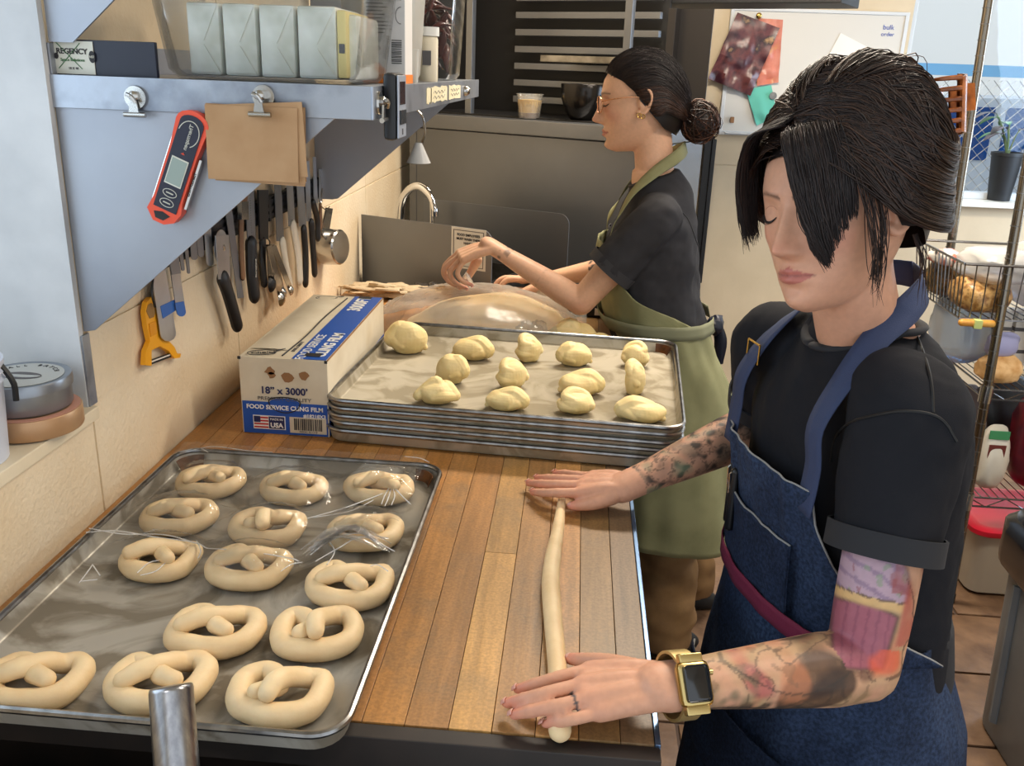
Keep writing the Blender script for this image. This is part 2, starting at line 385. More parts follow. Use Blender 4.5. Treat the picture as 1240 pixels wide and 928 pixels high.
for gl in ([(-1.0, 1.07), (-.48, 1.42), (.12, 1.43), (.12, 1.07)], [(.2, 1.07), (.2, 1.43), (.85, 1.43), (1.4, 1.09)]):
    MB().prism(gl, .03, (2.75, 6.82, 0), (1, 0, 0), (0, 0, 1)).build('side_window', 'car_glass', car)
for wx in (-1.35, 1.35):
    wh = MB().cyl((2.75+wx, 6.78, .33), (2.75+wx, 7.0, .33), .33, n=28).build('wheel', 'black_rubber', car)
    MB().cyl((2.75+wx, 6.76, .33), (2.75+wx, 6.80, .33), .2, n=20).build('hubcap', 'steel', wh)
fe = thing('wire_fence', 'chain link fence with a blue rail outside the rear window', 'fence', (2.9, 5.9, 0))
b = MB(); b.bx((1.2, 5.88, 1.62), (5.2, 5.93, 1.685)); b.build('rail', 'blue_rail', fe)
for x in (1.25, 3.4, 5.2): MB().cyl((x, 5.92, 0), (x, 5.92, 2.2), .03, n=10).build('post', 'steel_worn', fe)
b = MB()
for i in range(70):
    x = .2+i*.075
    b.tube([(x, 5.9, .2), (x+1.4, 5.9, 1.6)], .0022, 3, False); b.tube([(x+1.4, 5.9, .2), (x, 5.9, 1.6)], .0022, 3, False)
b.build('chain_link_mesh', 'steel_worn', fe, kind='stuff')

# ================================================================== WORKTABLE
TZ, TXR, TY0, TY1 = .90, .119, .752, 2.66
def plankmat():
    m = M('plank_wood', (176, 132, 78), .42); nt = m.node_tree; N = nt.nodes; L = nt.links; bs = N['Principled BSDF']
    oi = N.new('ShaderNodeObjectInfo'); tc = N.new('ShaderNodeTexCoord'); mp = N.new('ShaderNodeMapping'); mp.inputs['Scale'].default_value = (60, 4, 60)
    vm = N.new('ShaderNodeVectorMath'); vm.operation = 'ADD'; L.new(tc.outputs['Object'], vm.inputs[0]); L.new(oi.outputs['Random'], vm.inputs[1]); L.new(vm.outputs[0], mp.inputs[0])
    n = N.new('ShaderNodeTexNoise'); n.inputs['Scale'].default_value = 1.6; n.inputs['Detail'].default_value = 7; n.inputs['Distortion'].default_value = .3; L.new(mp.outputs[0], n.inputs[0])
    r = N.new('ShaderNodeMapRange'); r.inputs[1].default_value = .3; r.inputs[2].default_value = .72; r.inputs[3].default_value = .74; r.inputs[4].default_value = 1.12; L.new(n.outputs['Fac'], r.inputs[0])
    mx = N.new('ShaderNodeMix'); mx.data_type = 'RGBA'; mx.blend_type = 'MULTIPLY'; mx.inputs[0].default_value = 1; L.new(oi.outputs['Color'], mx.inputs[6]); L.new(r.outputs[0], mx.inputs[7])
    # worn, floury grey patches and scratches
    n2 = N.new('ShaderNodeTexNoise'); n2.inputs['Scale'].default_value = 5; n2.inputs['Detail'].default_value = 8; n2.inputs['Roughness'].default_value = .7; L.new(vm.outputs[0], n2.inputs[0])
    r2 = N.new('ShaderNodeMapRange'); r2.inputs[1].default_value = .5; r2.inputs[2].default_value = .72; r2.inputs[3].default_value = 0; r2.inputs[4].default_value = .6; L.new(n2.outputs['Fac'], r2.inputs[0])
    m2 = N.new('ShaderNodeMix'); m2.data_type = 'RGBA'; L.new(r2.outputs[0], m2.inputs[0]); L.new(mx.outputs[2], m2.inputs[6]); m2.inputs[7].default_value = (*lin((112, 98, 78)), 1)
    n3 = N.new('ShaderNodeTexNoise'); n3.inputs['Scale'].default_value = 260; n3.inputs['Detail'].default_value = 2; L.new(vm.outputs[0], n3.inputs[0])
    r3 = N.new('ShaderNodeMapRange'); r3.inputs[1].default_value = .35; r3.inputs[2].default_value = .65; r3.inputs[3].default_value = .84; r3.inputs[4].default_value = 1.1; L.new(n3.outputs['Fac'], r3.inputs[0])
    m3 = N.new('ShaderNodeMix'); m3.data_type = 'RGBA'; m3.blend_type = 'MULTIPLY'; m3.inputs[0].default_value = 1; L.new(m2.outputs[2], m3.inputs[6]); L.new(r3.outputs[0], m3.inputs[7])
    L.new(m3.outputs[2], bs.inputs['Base Color'])
    bp = N.new('ShaderNodeBump'); bp.inputs['Strength'].default_value = .15; bp.inputs['Distance'].default_value = .002; L.new(n.outputs['Fac'], bp.inputs['Height']); L.new(bp.outputs[0], bs.inputs['Normal'])
plankmat()
M('table_dark', (38, 30, 26), .55, noise=(12, (22, 18, 17)))
M('table_trim', (120, 150, 190), .3, .85)
tab = thing('worktable', 'long butcher block worktable of worn maple strips against the tiled wall', 'table', (-.3, 1.7, 0))
xs = [-.695, -.650, -.604, -.558, -.513, -.468, -.423, -.378, -.333, -.288, -.243, -.197, -.151, -.104, -.058, -.012, .034, .078, .1135]
tones = [(167, 116, 59), (182, 126, 64), (157, 108, 58), (187, 131, 69), (170, 118, 63), (183, 128, 69), (165, 114, 62), (189, 136, 73), (165, 114, 63), (185, 133, 71), (181, 125, 64), (193, 137, 74), (165, 118, 68), (198, 150, 87), (159, 117, 70), (196, 145, 87), (173, 133, 83), (153, 121, 87)]
for i in range(len(xs)-1):
    cuts = [TY0+.022, TY0+.35+((i*.618) % 1.0)*1.3, TY1]
    for k in range(2):
        y0, y1 = cuts[k], cuts[k+1]
        if y1-y0 < .05: continue
        dz = random.uniform(-.0006, .0)
        p = MB().bx((xs[i]+.0004, y0+.0003, TZ-.044), (xs[i+1]-.0004, y1-.0003, TZ+dz), .0004).build('plank', 'plank_wood', tab, loc=((xs[i]+xs[i+1])/2, y0, TZ-.044), smooth=0)
        t = tones[i]; f = random.uniform(.88, 1.1); p.color = (*lin(tuple(min(255, c*f) for c in t)), 1)
MB().bx((-.695, TY0, TZ-.046), (TXR, TY0+.0215, TZ-.0015), .002).build('front_edge', 'table_dark', tab)
MB().bx((.1138, TY0+.0215, TZ-.045), (TXR+.001, TY1, TZ+.0005), .0012).build('metal_edge', 'table_trim', tab)
MB().bx((-.66, TY0+.06, TZ-.15), (.08, TY1-.05, TZ-.046)).build('apron', 'table_dark', tab)
for x in (-.64, .05):
    for y in (TY0+.09, TY1-.1): MB().bx((x-.03, y-.03, 0), (x+.03, y+.03, TZ-.15), .004).build('leg', 'steel_worn', tab)
MB().bx((-.66, TY0+.06, .25), (.08, TY1-.05, .28), .004).build('undershelf', 'steel_worn', tab)
# dark equipment under the near end of the table
b = MB(); b.bx((-.68, .36, .0), (-.17, .735, .83), .02); single(b, 'undercounter_bin', M('dark_blue_plastic', (20, 24, 36), .5), 'dark blue bin standing below the near end of the worktable', 'bin')
b = MB(); b.bx((-.15, .62, .74), (.1, .73, .80), .01)
b.bx((-.14, .64, 0), (-.12, .66, .745)); b.bx((.07, .64, 0), (.09, .66, .745)); b.bx((-.14, .70, 0), (-.12, .72, .745)); b.bx((.07, .70, 0), (.09, .72, .745))
single(b, 'side_stand', 'steel_worn', 'grey metal stand top under the front edge of the butcher block', 'stand')
# brushed steel post in the foreground
pp = ony(207, 831, .66); dv = (pp-CAM).normalized(); axp = (Vector((0, 0, 1))-dv*dv.z).normalized(); axp = (axp+Vector((.05, -.02, .03))).normalized(); L0 = (pp.z-.836)/axp.z; foot = pp-axp*L0; b = MB()
Rp = axp.to_track_quat('Z', 'Y').to_matrix().to_4x4()
b.lathe([(.0001, 0), (.0185, 0), (.0195, .004), (.0195, L0-.004), (.0188, L0-.001), (.0175, L0), (.0001, L0)], foot, 40, Rp)
single(b, 'steel_post', M('brushed_steel', (165, 165, 168), .28, 1.0, noise=(4, (140, 140, 144)), stretch=(40, 40, 1)), 'round brushed steel tube leaning up before the pretzel tray', 'post')

# ================================================================== WALL SHELF (near end at y = 1.2)
SX1, SY0, SY1, SZ = -.272, 1.2, 2.42, 1.533
sh = thing('wall_shelf', 'stainless wall shelf over the knife rack holding food containers', 'shelf', (WX, 1.8, SZ))
MB().bx((WX, SY0, SZ-.005), (SX1, SY1, SZ), .001).build('shelf_board', 'shelf_lip', sh)
MB().bx((WX, SY0-.003, SZ-.041), (SX1, SY0, SZ+.001), .001).build('end_lip', 'shelf_lip', sh)
MB().bx((SX1, SY0-.003, SZ-.041), (SX1+.003, SY1, SZ+.001), .001).build('front_lip', 'shelf_lip', sh)
MB().bx((WX, SY0, SZ), (WX+.004, SY1, SZ+.04), .001).build('back_lip', 'grey_metal', sh)
for k, y in enumerate((SY0+.002, 2.40)):
    z1 = SZ-.041; xa, zb = (WX+.001, 1.182) if k == 0 else (-.657, 1.215)
    MB().prism([(xa, z1), (xa, zb), (xa+.017, zb+.003), (SX1-.05, z1)], .004, (0, y+.004, 0), (1, 0, 0), (0, 0, 1)).build('bracket', 'grey_metal', sh)
    MB().bx((WX+.001, y+.002, zb), (xa+.003, y+.03, z1)).build('bracket_flange', 'grey_metal', sh)
up = thing('upper_shelf', 'upper stainless wall shelf whose bracket ends above the container shelf', 'shelf', (WX, 1.8, 1.86))
MB().bx((WX, SY0, 1.86), (-.36, SY1, 1.865)).build('shelf_board', 'shelf_lip', up)
MB().bx((WX, SY0-.003, 1.82), (-.36, SY0, 1.866)).build('end_lip', 'shelf_lip', up)
for y in (SY0+.002, 2.40):
    MB().prism([(WX+.003, 1.82), (WX+.003, 1.574), (WX+.035, 1.574), (-.38, 1.82)], .004, (0, y+.004, 0), (1, 0, 0), (0, 0, 1)).build('bracket', 'grey_metal', up)

# ================================================================== STAINLESS CABINET, RACK AND SINK at the back (turned about 27 degrees)
TH = math.radians(27); CE = Vector((math.cos(TH), -math.sin(TH), 0)); CN = Vector((math.sin(TH), math.cos(TH), 0)); CA = Vector((-.66, 3.55, 0))
RZ = Matrix.Rotation(-TH, 4, 'Z')
def cab(u, v, z): return CA+CE*u+CN*v+Vector((0, 0, z))
def onc(px, py, v):      # sight line meets the plane v behind the cabinet front
    d = cam_dir(px-620, py-464, FOC); p0 = CA+CN*v; t = (p0-CAM).dot(CN)/d.dot(CN); return CAM+d*t
def cbox(b, u0, u1, v0, v1, z0, z1, bev=0): return b.box(cab((u0+u1)/2, (v0+v1)/2, (z0+z1)/2), (u1-u0, v1-v0, z1-z0), RZ, bev)
CW = 1.03; CZ = 1.395
ca = thing('stainless_cabinet', 'tall stainless cabinet with a plain front behind the sink', 'cabinet', cab(CW/2, .2, 0))
cbox(MB(), 0, CW, .0, .42, .1, CZ-.055, .004).build('body', 'stainless', ca)
cbox(MB(), -.008, CW+.004, -.012, .43, CZ-.053, CZ, .005).build('top_edge', 'stainless', ca)
for u in (.04, CW-.04):
    for v in (.04, .38): MB().cyl(cab(u, v, 0), cab(u, v, .1), .02, n=12).build('foot', 'black_rubber', ca)
for u in (.02, CW-.02): cbox(MB(), u-.015, u+.015, -.002, .0, .12, CZ-.06).build('edge_strip', 'stainless', ca)
rk = thing('sheet_pan_rack', 'dark sheet pan rack with bright runner rails above the cabinet', 'rack', cab(.5, .3, CZ))
cbox(MB(), .0, .86, .41, .42, CZ, 2.25).build('back_panel', 'dark_inside', rk)
cbox(MB(), .0, .86, .05, .42, CZ, CZ+.006).build('base_panel', 'dark_inside', rk)
cbox(MB(), -.006, .0, .05, .42, CZ, 2.25).build('side_panel', 'stainless_dark', rk)
for u0 in (.215, .845):
    cbox(MB(), u0, u0+.028, .06, .085, CZ, 2.25, .003).build('post', 'stainless', rk)
for k in range(10):
    z = CZ+.045+k*.062
    cbox(MB(), .243, .845, .36, .385, z, z+.024, .002).build('rail', 'stainless', rk)
q = onc(708, 56, .2); u0 = (q-CA).dot(CE)
pz = CZ+.045+2*.062+.028
b = MB(); cbox(b, .52, .83, .08, .38, pz, pz+.004, .001); cbox(b, .52, .83, .08, .086, pz, pz+.022, .002); cbox(b, .52, .83, .374, .38, pz, pz+.022, .002); cbox(b, .52, .526, .08, .38, pz, pz+.022, .002); cbox(b, .824, .83, .08, .38, pz, pz+.022, .002)
single(b, 'baking_tray', 'steel_worn', 'thin baking tray lying in the dark pan rack', 'tray')
hd = MB(); q = onc(835, 2, .43); cbox(hd, .62, 1.45, .43, .7, q.z-.006, q.z+.06, .004); single(hd, 'overhead_duct', 'dark_inside', 'black duct edge above the whiteboard and the rack', 'duct', kind=None)
b = MB(); cbox(b, .90, .93, .3, .34, CZ, q.z-.03, .002); cbox(b, .90, 1.05, .34, .345, CZ, q.z-.03); single(b, 'rack_side_board', 'stainless_dark', 'grey metal board beside the pan rack under the black duct', 'board')
# sauce cup and bowl on the cabinet
sc = onc(641, 137, .06); sc.z = CZ
cu = thing('sauce_cup', 'clear deli cup of yellow custard over brown sauce on the cabinet', 'cup', sc)
r = .047
MB().lathe([(r*.8, .002), (r, .084), (r*1.06, .084), (r*1.06, .087), (r*.97, .087), (r*.78, .004), (.0001, .004)], sc, 28).build('cup', film('clear_cup', .06, haze=.12), cu)
MB().lathe([(.0001, .004), (r*.77, .004), (r*.81, .022), (.0001, .022)], sc, 24).build('sauce', M('brown_sauce', (96, 52, 22), .3), cu)
MB().lathe([(.0001, .0225), (r*.81, .0225), (r*.93, .066), (.0001, .068)], sc, 24).build('custard', M('custard', (214, 176, 96), .5, noise=(60, (190, 150, 76))), cu)
q = onc(706, 132, .10); q.z = CZ; R = .082
b = MB(); b.lathe([(.0001, 0), (R*.45, .0), (R*.78, .035), (R*.96, .08), (R, .125), (R*.985, .127), (R*.94, .085), (R*.75, .04), (R*.43, .006), (.0001, .006)], q, 36)
single(b, 'steel_bowl', M('dark_bronze', (34, 31, 29), .2, .6), 'dark shiny mixing bowl on the cabinet beside the sauce cup', 'bowl')
# hand sink with its two splash guards
sk = thing('hand_sink', 'stainless hand sink with splash guards and gooseneck tap at the end of the table', 'sink', (-.45, 3.1, 0))
sl = onz(447, 346, .9); SE = Vector((math.cos(math.radians(24)), -math.sin(math.radians(24)), 0)); SN = Vector((math.sin(math.radians(24)), math.cos(math.radians(24)), 0)); S0 = Vector((WX+.012, 2.87, 0))
def sk3(u, v, z): return S0+SE*u+SN*v+Vector((0, 0, z))
def guard(u1, v, z0, z1, rr=.035):
    pl = [(0, z0), (u1, z0)]+[(u1-rr+rr*math.cos(a), z1-rr+rr*math.sin(a)) for a in np.linspace(0, math.pi/2, 7)]+[(0, z1)]
    return MB().prism(pl, .004, sk3(0, v, 0), SE, (0, 0, 1))
guard(.485, .0, .80, 1.105).build('splash_guard', 'stainless', sk)
guard(.57, .36, .80, 1.12).build('splash_guard', 'stainless', sk)
b = MB()
for (u0, u1, v0, v1, z0, z1) in ((.0, .44, .01, .34, .78, .784), (.0, .44, .005, .012, .78, .93), (.0, .44, .338, .345, .78, .93), (.0, .006, .01, .34, .78, .93), (.435, .441, .01, .34, .78, .93)):
    b.box(sk3((u0+u1)/2, (v0+v1)/2, (z0+z1)/2), (u1-u0, v1-v0, z1-z0), Matrix.Rotation(-math.radians(24), 4, 'Z'))
b.build('basin', 'steel_worn', sk)
b = MB(); b.cyl(sk3(.2, .17, .3), sk3(.2, .17, .78), .025, n=14); b.cyl(sk3(.2, .17, 0), sk3(.2, .17, .3), .02, n=14); b.build('drain_pipe', 'steel_worn', sk)
def ons(px, py, v):
    d = cam_dir(px-620, py-464, FOC); p0 = S0+SN*v; return CAM+d*((p0-CAM).dot(SN)/d.dot(SN))
pts = [ons(486, 300, .2), ons(486, 262, .2), ons(490, 238, .19), ons(505, 226, .18), ons(520, 236, .17), ons(526, 252, .16), ons(527, 262, .16)]
MB().tube([p[:] for p in pts], .0105, 12, samples=40).build('spout', 'chrome', sk)
pts = [ons(482, 300, .28), ons(483, 250, .28), ons(494, 228, .28), ons(510, 224, .28), ons(522, 240, .28), ons(523, 300, .28)]
MB().tube([p[:] for p in pts], .007, 10, samples=40).build('rear_tube', 'chrome', sk)
g = guard(.1, 0, 0, .1); del g
a = ony(547, 275, 2.7); sgn = thing('hand_washing_sign', 'white hand washing notice stuck on the sink splash guard', 'sign', ons(568, 307, -.0045))
tl, tr = ons(547, 274, -.0045), ons(589, 277, -.0045); hgt = .125; wdt = (tr-tl).length
b = MB(); b.prism([(0, 0), (wdt, 0), (wdt, -hgt), (0, -hgt)], .0012, tl-SN*0, SE, (0, 0, 1)); b.build('paper', M('paper_white', (226, 224, 216), .6), sgn)
M('ink_black', (34, 32, 34), .6); M('ink_grey', (90, 88, 90), .6)
fr = MB()
for (u0, u1, z0, z1) in ((.06, .94, -.06, -.075), (.06, .94, -.93, -.945), (.06, .078, -.06, -.94), (.922, .94, -.06, -.94)):
    fr.prism([(u0*wdt, z0*hgt), (u1*wdt, z0*hgt), (u1*wdt, z1*hgt), (u0*wdt, z1*hgt)], .0005, tl-SN*.0017, SE, (0, 0, 1))
fr.build('border', 'ink_grey', sgn)
for k, s in enumerate(('FOOD EMPLOYEES', 'MUST WASH THEIR', 'HANDS')): text('lettering', s, .0105, 'ink_black', tl+SE*wdt*.5+Vector((0, 0, -.022-k*.0125))-SN*.0022, SE, (0, 0, 1), sgn, sx=.92, bold=.0002)
b = MB(); hz = tl+SE*wdt*.5+Vector((0, 0, -.085))-SN*.0022     # a small drawn pair of hands
for s in (-1, 1):
    for k in range(4): b.tube([hz+SE*(s*.004)+SE*(s*k*.004), hz+SE*(s*.012)+SE*(s*k*.005)+Vector((0, 0, .018+.003*(k % 2)))], .0013, 5)
b.build('hands_drawing', 'ink_grey', sgn)

# ================================================================== TRAYS
def alum(name, base, rough, stain):
    m = M(name, base, rough, .75); nt = m.node_tree; N = nt.nodes; L = nt.links; bs = N['Principled BSDF']
    tc = N.new('ShaderNodeTexCoord'); n = N.new('ShaderNodeTexNoise'); n.inputs['Scale'].default_value = 6; n.inputs['Detail'].default_value = 9; n.inputs['Distortion'].default_value = 2.2; L.new(tc.outputs['Object'], n.inputs[0])
    r = N.new('ShaderNodeValToRGB'); e = r.color_ramp.elements; e[0].position = .43; e[0].color = (*lin(base), 1); e[1].position = .57; e[1].color = (*lin(stain), 1)
    x = e.new(.5); x.color = (*lin(tuple((a+b)/2+6 for a, b in zip(base, stain))), 1)
    L.new(n.outputs['Fac'], r.inputs[0]); L.new(r.outputs[0], bs.inputs['Base Color'])
    mr = N.new('ShaderNodeMapRange'); mr.inputs[3].default_value = rough-.1; mr.inputs[4].default_value = rough+.18; L.new(n.outputs['Fac'], mr.inputs[0]); L.new(mr.outputs[0], bs.inputs['Roughness'])
    mt = N.new('ShaderNodeMapRange'); mt.inputs[1].default_value = .4; mt.inputs[2].default_value = .65; mt.inputs[3].default_value = .6; mt.inputs[4].default_value = .25; L.new(n.outputs['Fac'], mt.inputs[0]); L.new(mt.outputs[0], bs.inputs['Metallic'])
alum('tray_metal', (190, 186, 176), .42, (128, 120, 106)); alum('tray_metal_far', (186, 178, 160), .45, (148, 138, 116))
M('tray_rim', (160, 160, 160), .28, 1.0, noise=(40, (120, 118, 116)))
M('baked_grease', (112, 66, 24), .35, noise=(60, (60, 34, 16)))
def rrect(w, d, r, z, n=6):
    P = []
    for cx, cy, a0 in ((w/2-r, d/2-r, 0), (-w/2+r, d/2-r, 90), (-w/2+r, -d/2+r, 180), (w/2-r, -d/2+r, 270)):
        P += [(cx+r*math.cos(math.radians(a0+90*k/n)), cy+r*math.sin(math.radians(a0+90*k/n)), z) for k in range(n+1)]
    return P
def tray(name, w, d, loc, rz, label, cat, mat, group=None, h=.026):
    t = thing(name, label, cat, loc, group, (0, 0, rz))
    loops = [(-.022, .0012, .022), (-.010, .002, .03), (-.002, h-.004, .034), (.002, h, .036)]      # outset from the rim, z, corner radius
    A = [rrect(w-.024, d-.024, .028, .0015), rrect(w-.018, d-.018, .03, .004), rrect(w-.010, d-.010, .034, h-.004), rrect(w-.006, d-.006, .036, h)]
    Bk = [rrect(w-.006, d-.006, .036, h-.003), rrect(w-.013, d-.013, .034, .003), rrect(w-.022, d-.022, .028, 0)]
    k = len(A[0]); L_ = A; V = [p for l in A+Bk for p in l]; F = []
    F.append(list(range(k)))
    for i in range(len(A)+len(Bk)-1):
        F += [[i*k+(j+1) % k, i*k+j, (i+1)*k+j, (i+1)*k+(j+1) % k] for j in range(k)]
    F.append([(len(A)+len(Bk)-1)*k+j for j in range(k)][::-1])
    MB().add(V, F).build('pan', mat, t, local=True)
    rim = rrect(w-.004, d-.004, .037, h-.001, 8); rim.append(rim[0])
    b = MB(); P = np.array(rim[:-1]); Q = np.roll(P, -1, 0); T = np.roll(P, -1, 0)-np.roll(P, 1, 0); T /= np.linalg.norm(T, axis=1, keepdims=True); O = np.cross(T, [0, 0, 1])
    G = np.array([P+O*(.0042*math.cos(a))+np.array([0, 0, .0042*math.sin(a)]) for a in np.arange(8)*math.pi/4])
    b.grid(np.transpose(G, (1, 0, 2)), True); m = len(P); b.F += [[(m-1)*8+j, (m-1)*8+(j+1) % 8, (j+1) % 8, j] for j in range(8)]
    b.build('rolled_rim', 'tray_rim', t, local=True)
    return t
PW, PD = .457, .662
pl, pr, nr = Vector((-.672, 1.372)), Vector((-.215, 1.39)), Vector((-.188, .709))
ang = math.atan2(pr.y-pl.y, pr.x-pl.x)
ang = -.005; pc = Vector((-.428, 1.048, TZ))
tf = tray('sheet_pan', PW, PD, pc, ang, 'worn sheet pan with shaped pretzels in the front, partly under plastic film', 'tray', 'tray_metal')
def corner_grease(t, w, d, sx, sy, h=.026):
    b = MB(); g = []
    for a in np.linspace(0, math.pi/2, 7):
        g.append([(sx*(w/2-.046+(.026+.008*k/3)*math.cos(a)), sy*(d/2-.046+(.026+.008*k/3)*math.sin(a)), .0045+(h-.008)*k/3) for k in range(4)])
    b.sheet(np.array(g), .0008); b.build('burnt_corner', 'baked_grease', t, local=True)['label'] = 'burnt brown corner'
corner_grease(tf, PW, PD, -1, 1); corner_grease(tf, PW, PD, 1, 1)
SA = math.radians(-3.4); SCt = Vector((-.098, 1.755, TZ)); SW, SD = .652, .545; NP, PITCH_Z = 5, .0145
for k in range(NP):
    lb = ('bottom sheet pan of the stack, resting on the worktable', 'second sheet pan from the bottom of the stack', 'middle sheet pan of the stack of five', 'fourth sheet pan up, just below the top of the stack', 'top sheet pan of the stack carrying the dough lumps')[k]
    o = tray('sheet_pan', SW, SD, SCt+Vector((random.uniform(-.003, .003), random.uniform(-.003, .003), k*PITCH_Z)), SA+random.uniform(-.006, .006), lb, 'tray', 'tray_metal_far', 'stacked sheet pans')
    if k == NP-1: corner_grease(o, SW, SD, -1, 1); corner_grease(o, SW, SD, 1, 1); top_tray = o

# ================================================================== PRETZELS
M('dough', (236, 210, 166), .55, sss=.15, noise=(30, (226, 196, 150)), bump=(70, .2))
M('dough_yellow', (242, 220, 164), .55, sss=.15, noise=(22, (234, 208, 144)), bump=(60, .25))
FZ = TZ+.0045
PZ = [(255, 584, 80, 0), (357, 592, 82, 1), (460, 592, 78, 0), (217, 626, 94, 1), (325, 639, 90, 2), (441, 645, 84, 1), (195, 678, 95, 0), (302, 687, 100, 1), (425, 709, 98, 1), (262, 764, 116, 3), (385, 766, 98, 2), (40, 830, 112, 3), (190, 831, 117, 3), (338, 846, 122, 2)]
where = ['far row, by the wall, under the film', 'far row, middle, under the film', 'far row, by the burnt tray corner', 'second row, by the wall, under the film', 'second row, middle, with a knotted centre', 'second row, at the crumpled film',
         'third row, by the wall, under the folded film', 'third row, middle, half under the film edge', 'third row, by the tray rim, uncovered', 'fourth row, middle, with long tails', 'fourth row, next to the tray rim',
         'nearest row, cut off by the picture edge', 'nearest row, behind the steel post', 'nearest row, beside the steel post, fattest loop']
PCEN = []
for i, (px, py, pw, st) in enumerate(PZ):
    rng = np.random.RandomState(40+i)
    c = onz(px, py, TZ+.014)+(Vector((0, .008, 0)) if i > 10 else Vector()); PCEN.append(c); J = lambda a: rng.normal(0, a)
    r0 = .0135
    # one end, over the middle, round one lobe, along the near curve, round the other lobe, over the middle again
    e = rng.uniform(.8, 1.15)
    P = [(-.029*e+J(.003), -.027+J(.003), .033), (-.012+J(.002), -.009+J(.002), .036), (.006, .010+J(.002), .027), (.020, .030+J(.002), .015), (.038, .033+J(.002), .0125), (.050+J(.002), .010+J(.003), .0125), (.042, -.022+J(.002), .0125),
         (.018, -.039, .0125), (-.018, -.039, .0125), (-.042, -.023+J(.002), .0125), (-.050+J(.002), .008+J(.003), .0125), (-.038, .032+J(.002), .0125), (-.020, .028+J(.002), .015), (-.005, .009+J(.002), .018), (.011+J(.003), -.010+J(.002), .027), (.027*e+J(.003), -.027+J(.002), .033)]
    if st in (1, 3): P[0] = (-.036, -.014+J(.003), .028); P[1] = (-.016, -.006, .034); P[-1] = (.022, -.022+J(.002), .029); P[-2] = (.006, -.010, .027)
    if st == 2: P[0] = (.002+J(.004), -.031, .036); P[1] = (.000, -.012, .039); P[-1] = (-.020, -.024, .028); P[-2] = (-.006, -.008, .024)
    R = [r0*.86, r0*.96, r0*.96, r0*.98, r0, r0*1.05, r0*1.12, r0*1.15, r0*1.15, r0*1.12, r0*1.05, r0, r0*.98, r0*.95, r0*.9, r0*.8]
    s = (pw/116*1.0) if False else 1.0
    mb = MB(); mb.tube(np.array(P), R, 12, samples=84, dome=True)
    V = mb.arr(); V[:, 2] = np.where(V[:, 2] < .0, V[:, 2]*.0, V[:, 2])
    V = V*np.array([.90+J(.025), .90+J(.025), .88])
    nn = np.array([nz(v, 70, i) for v in V]); V[:, 2] += nn*.0012
    a = rng.normal(0.05, .12)*1.0 + (.12 if i in (3, 8, 12) else 0); ca, sa = math.cos(a), math.sin(a)
    V = np.c_[V[:, 0]*ca-V[:, 1]*sa, V[:, 0]*sa+V[:, 1]*ca, np.maximum(V[:, 2], 0)]+np.array([c.x, c.y, FZ])
    o = link_mesh('pretzel', V, mb.F, 'dough', None, (c.x, c.y, FZ), 180)
    props(o, 'raw pretzel on the front pan: '+where[i], 'pretzel', 'raw pretzels on the front sheet pan')

# ================================================================== DOUGH LUMPS
def lump(name, c, w, h, rz, seed, label, cat, mat='dough_yellow', group=None, z0=None, flat=.62, style=0, depth=None):
    rng = np.random.RandomState(seed); b = MB(); d = depth or w*.72
    R0 = Matrix.Rotation(rz, 4, 'Z')
    b.blob(R0 @ Vector((0, 0, h*.36)), (w*.44, d*.44, h*.50), 14, R0, .10, 5, seed)
    def seg(P, r): b.tube([(R0 @ Vector((x*w, y*d, z*h)))[:] for x, y, z in P], [q*w for q in r], 12, samples=14, dome=True)
    if style == 0:       # a curl tucked into itself
        k = rng.choice((-1, 1)); seg([(-.34*k, -.15, .35), (-.20*k, .22, .66), (.10*k, .24, .80), (.26*k, -.02, .66), (.08*k, -.22, .62)], [.13, .16, .17, .15, .11]); seg([(.05*k, -.30, .28), (.30*k, -.16, .30), (.36*k, .10, .35)], [.12, .15, .12]); b.blob(R0 @ Vector((-.06*k*w, -.16*d, h*.60)), (w*.15, d*.14, h*.22), 10)
    elif style == 1:     # a smooth roll drawn out to a point, with a tuck
        k = -1 if seed % 3 else 1; seg([(.40*k, -.08, .14), (.16*k, .02, .42), (-.16*k, .03, .55), (-.34*k, -.04, .40)], [.06, .19, .24, .20]); seg([(-.10*k, -.34, .25), (-.24*k, -.24, .34), (-.34*k, -.10, .30)], [.08, .12, .10])
    else:                # two thick folds laid across
        seg([(-.42, -.10, .30), (-.20, .0, .55), (-.02, .06, .82), (.06, -.08, .70)], [.13, .17, .15, .11]); seg([(.40, -.12, .28), (.22, .06, .56), (.02, .24, .52)], [.14, .18, .13]); seg([(-.10, -.30, .30), (.14, -.30, .34), (.34, -.20, .28)], [.12, .15, .12])
    V, F, N_ = fuse(b, max(.0012, w/64), 2, .4)
    V[:, 2] = np.maximum(V[:, 2], 0.0)
    V[:, 2] *= np.clip(h/max(V[:, 2].max(), 1e-4), .7, 1.4)
    V = V+np.array([c[0], c[1], c[2]])
    o = link_mesh(name, V, F, mat, None, tuple(c), 180)
    return props(o, label, cat, group)
TTZ = TZ+(NP-1)*PITCH_Z+.0045
DL = [(494, 415, 52, 36, 1), (571, 425, 52, 27, 1), (640, 427, 36, 32, 0), (696, 433, 45, 27, 1), (768, 434, 36, 28, 0), (547, 452, 44, 33, 1), (620, 458, 42, 33, 0), (701, 467, 57, 29, 1), (768, 464, 35, 40, 0), (529, 477, 52, 30, 2), (612, 486, 54, 26, 1), (697, 490, 48, 27, 0), (777, 499, 62, 26, 1)]
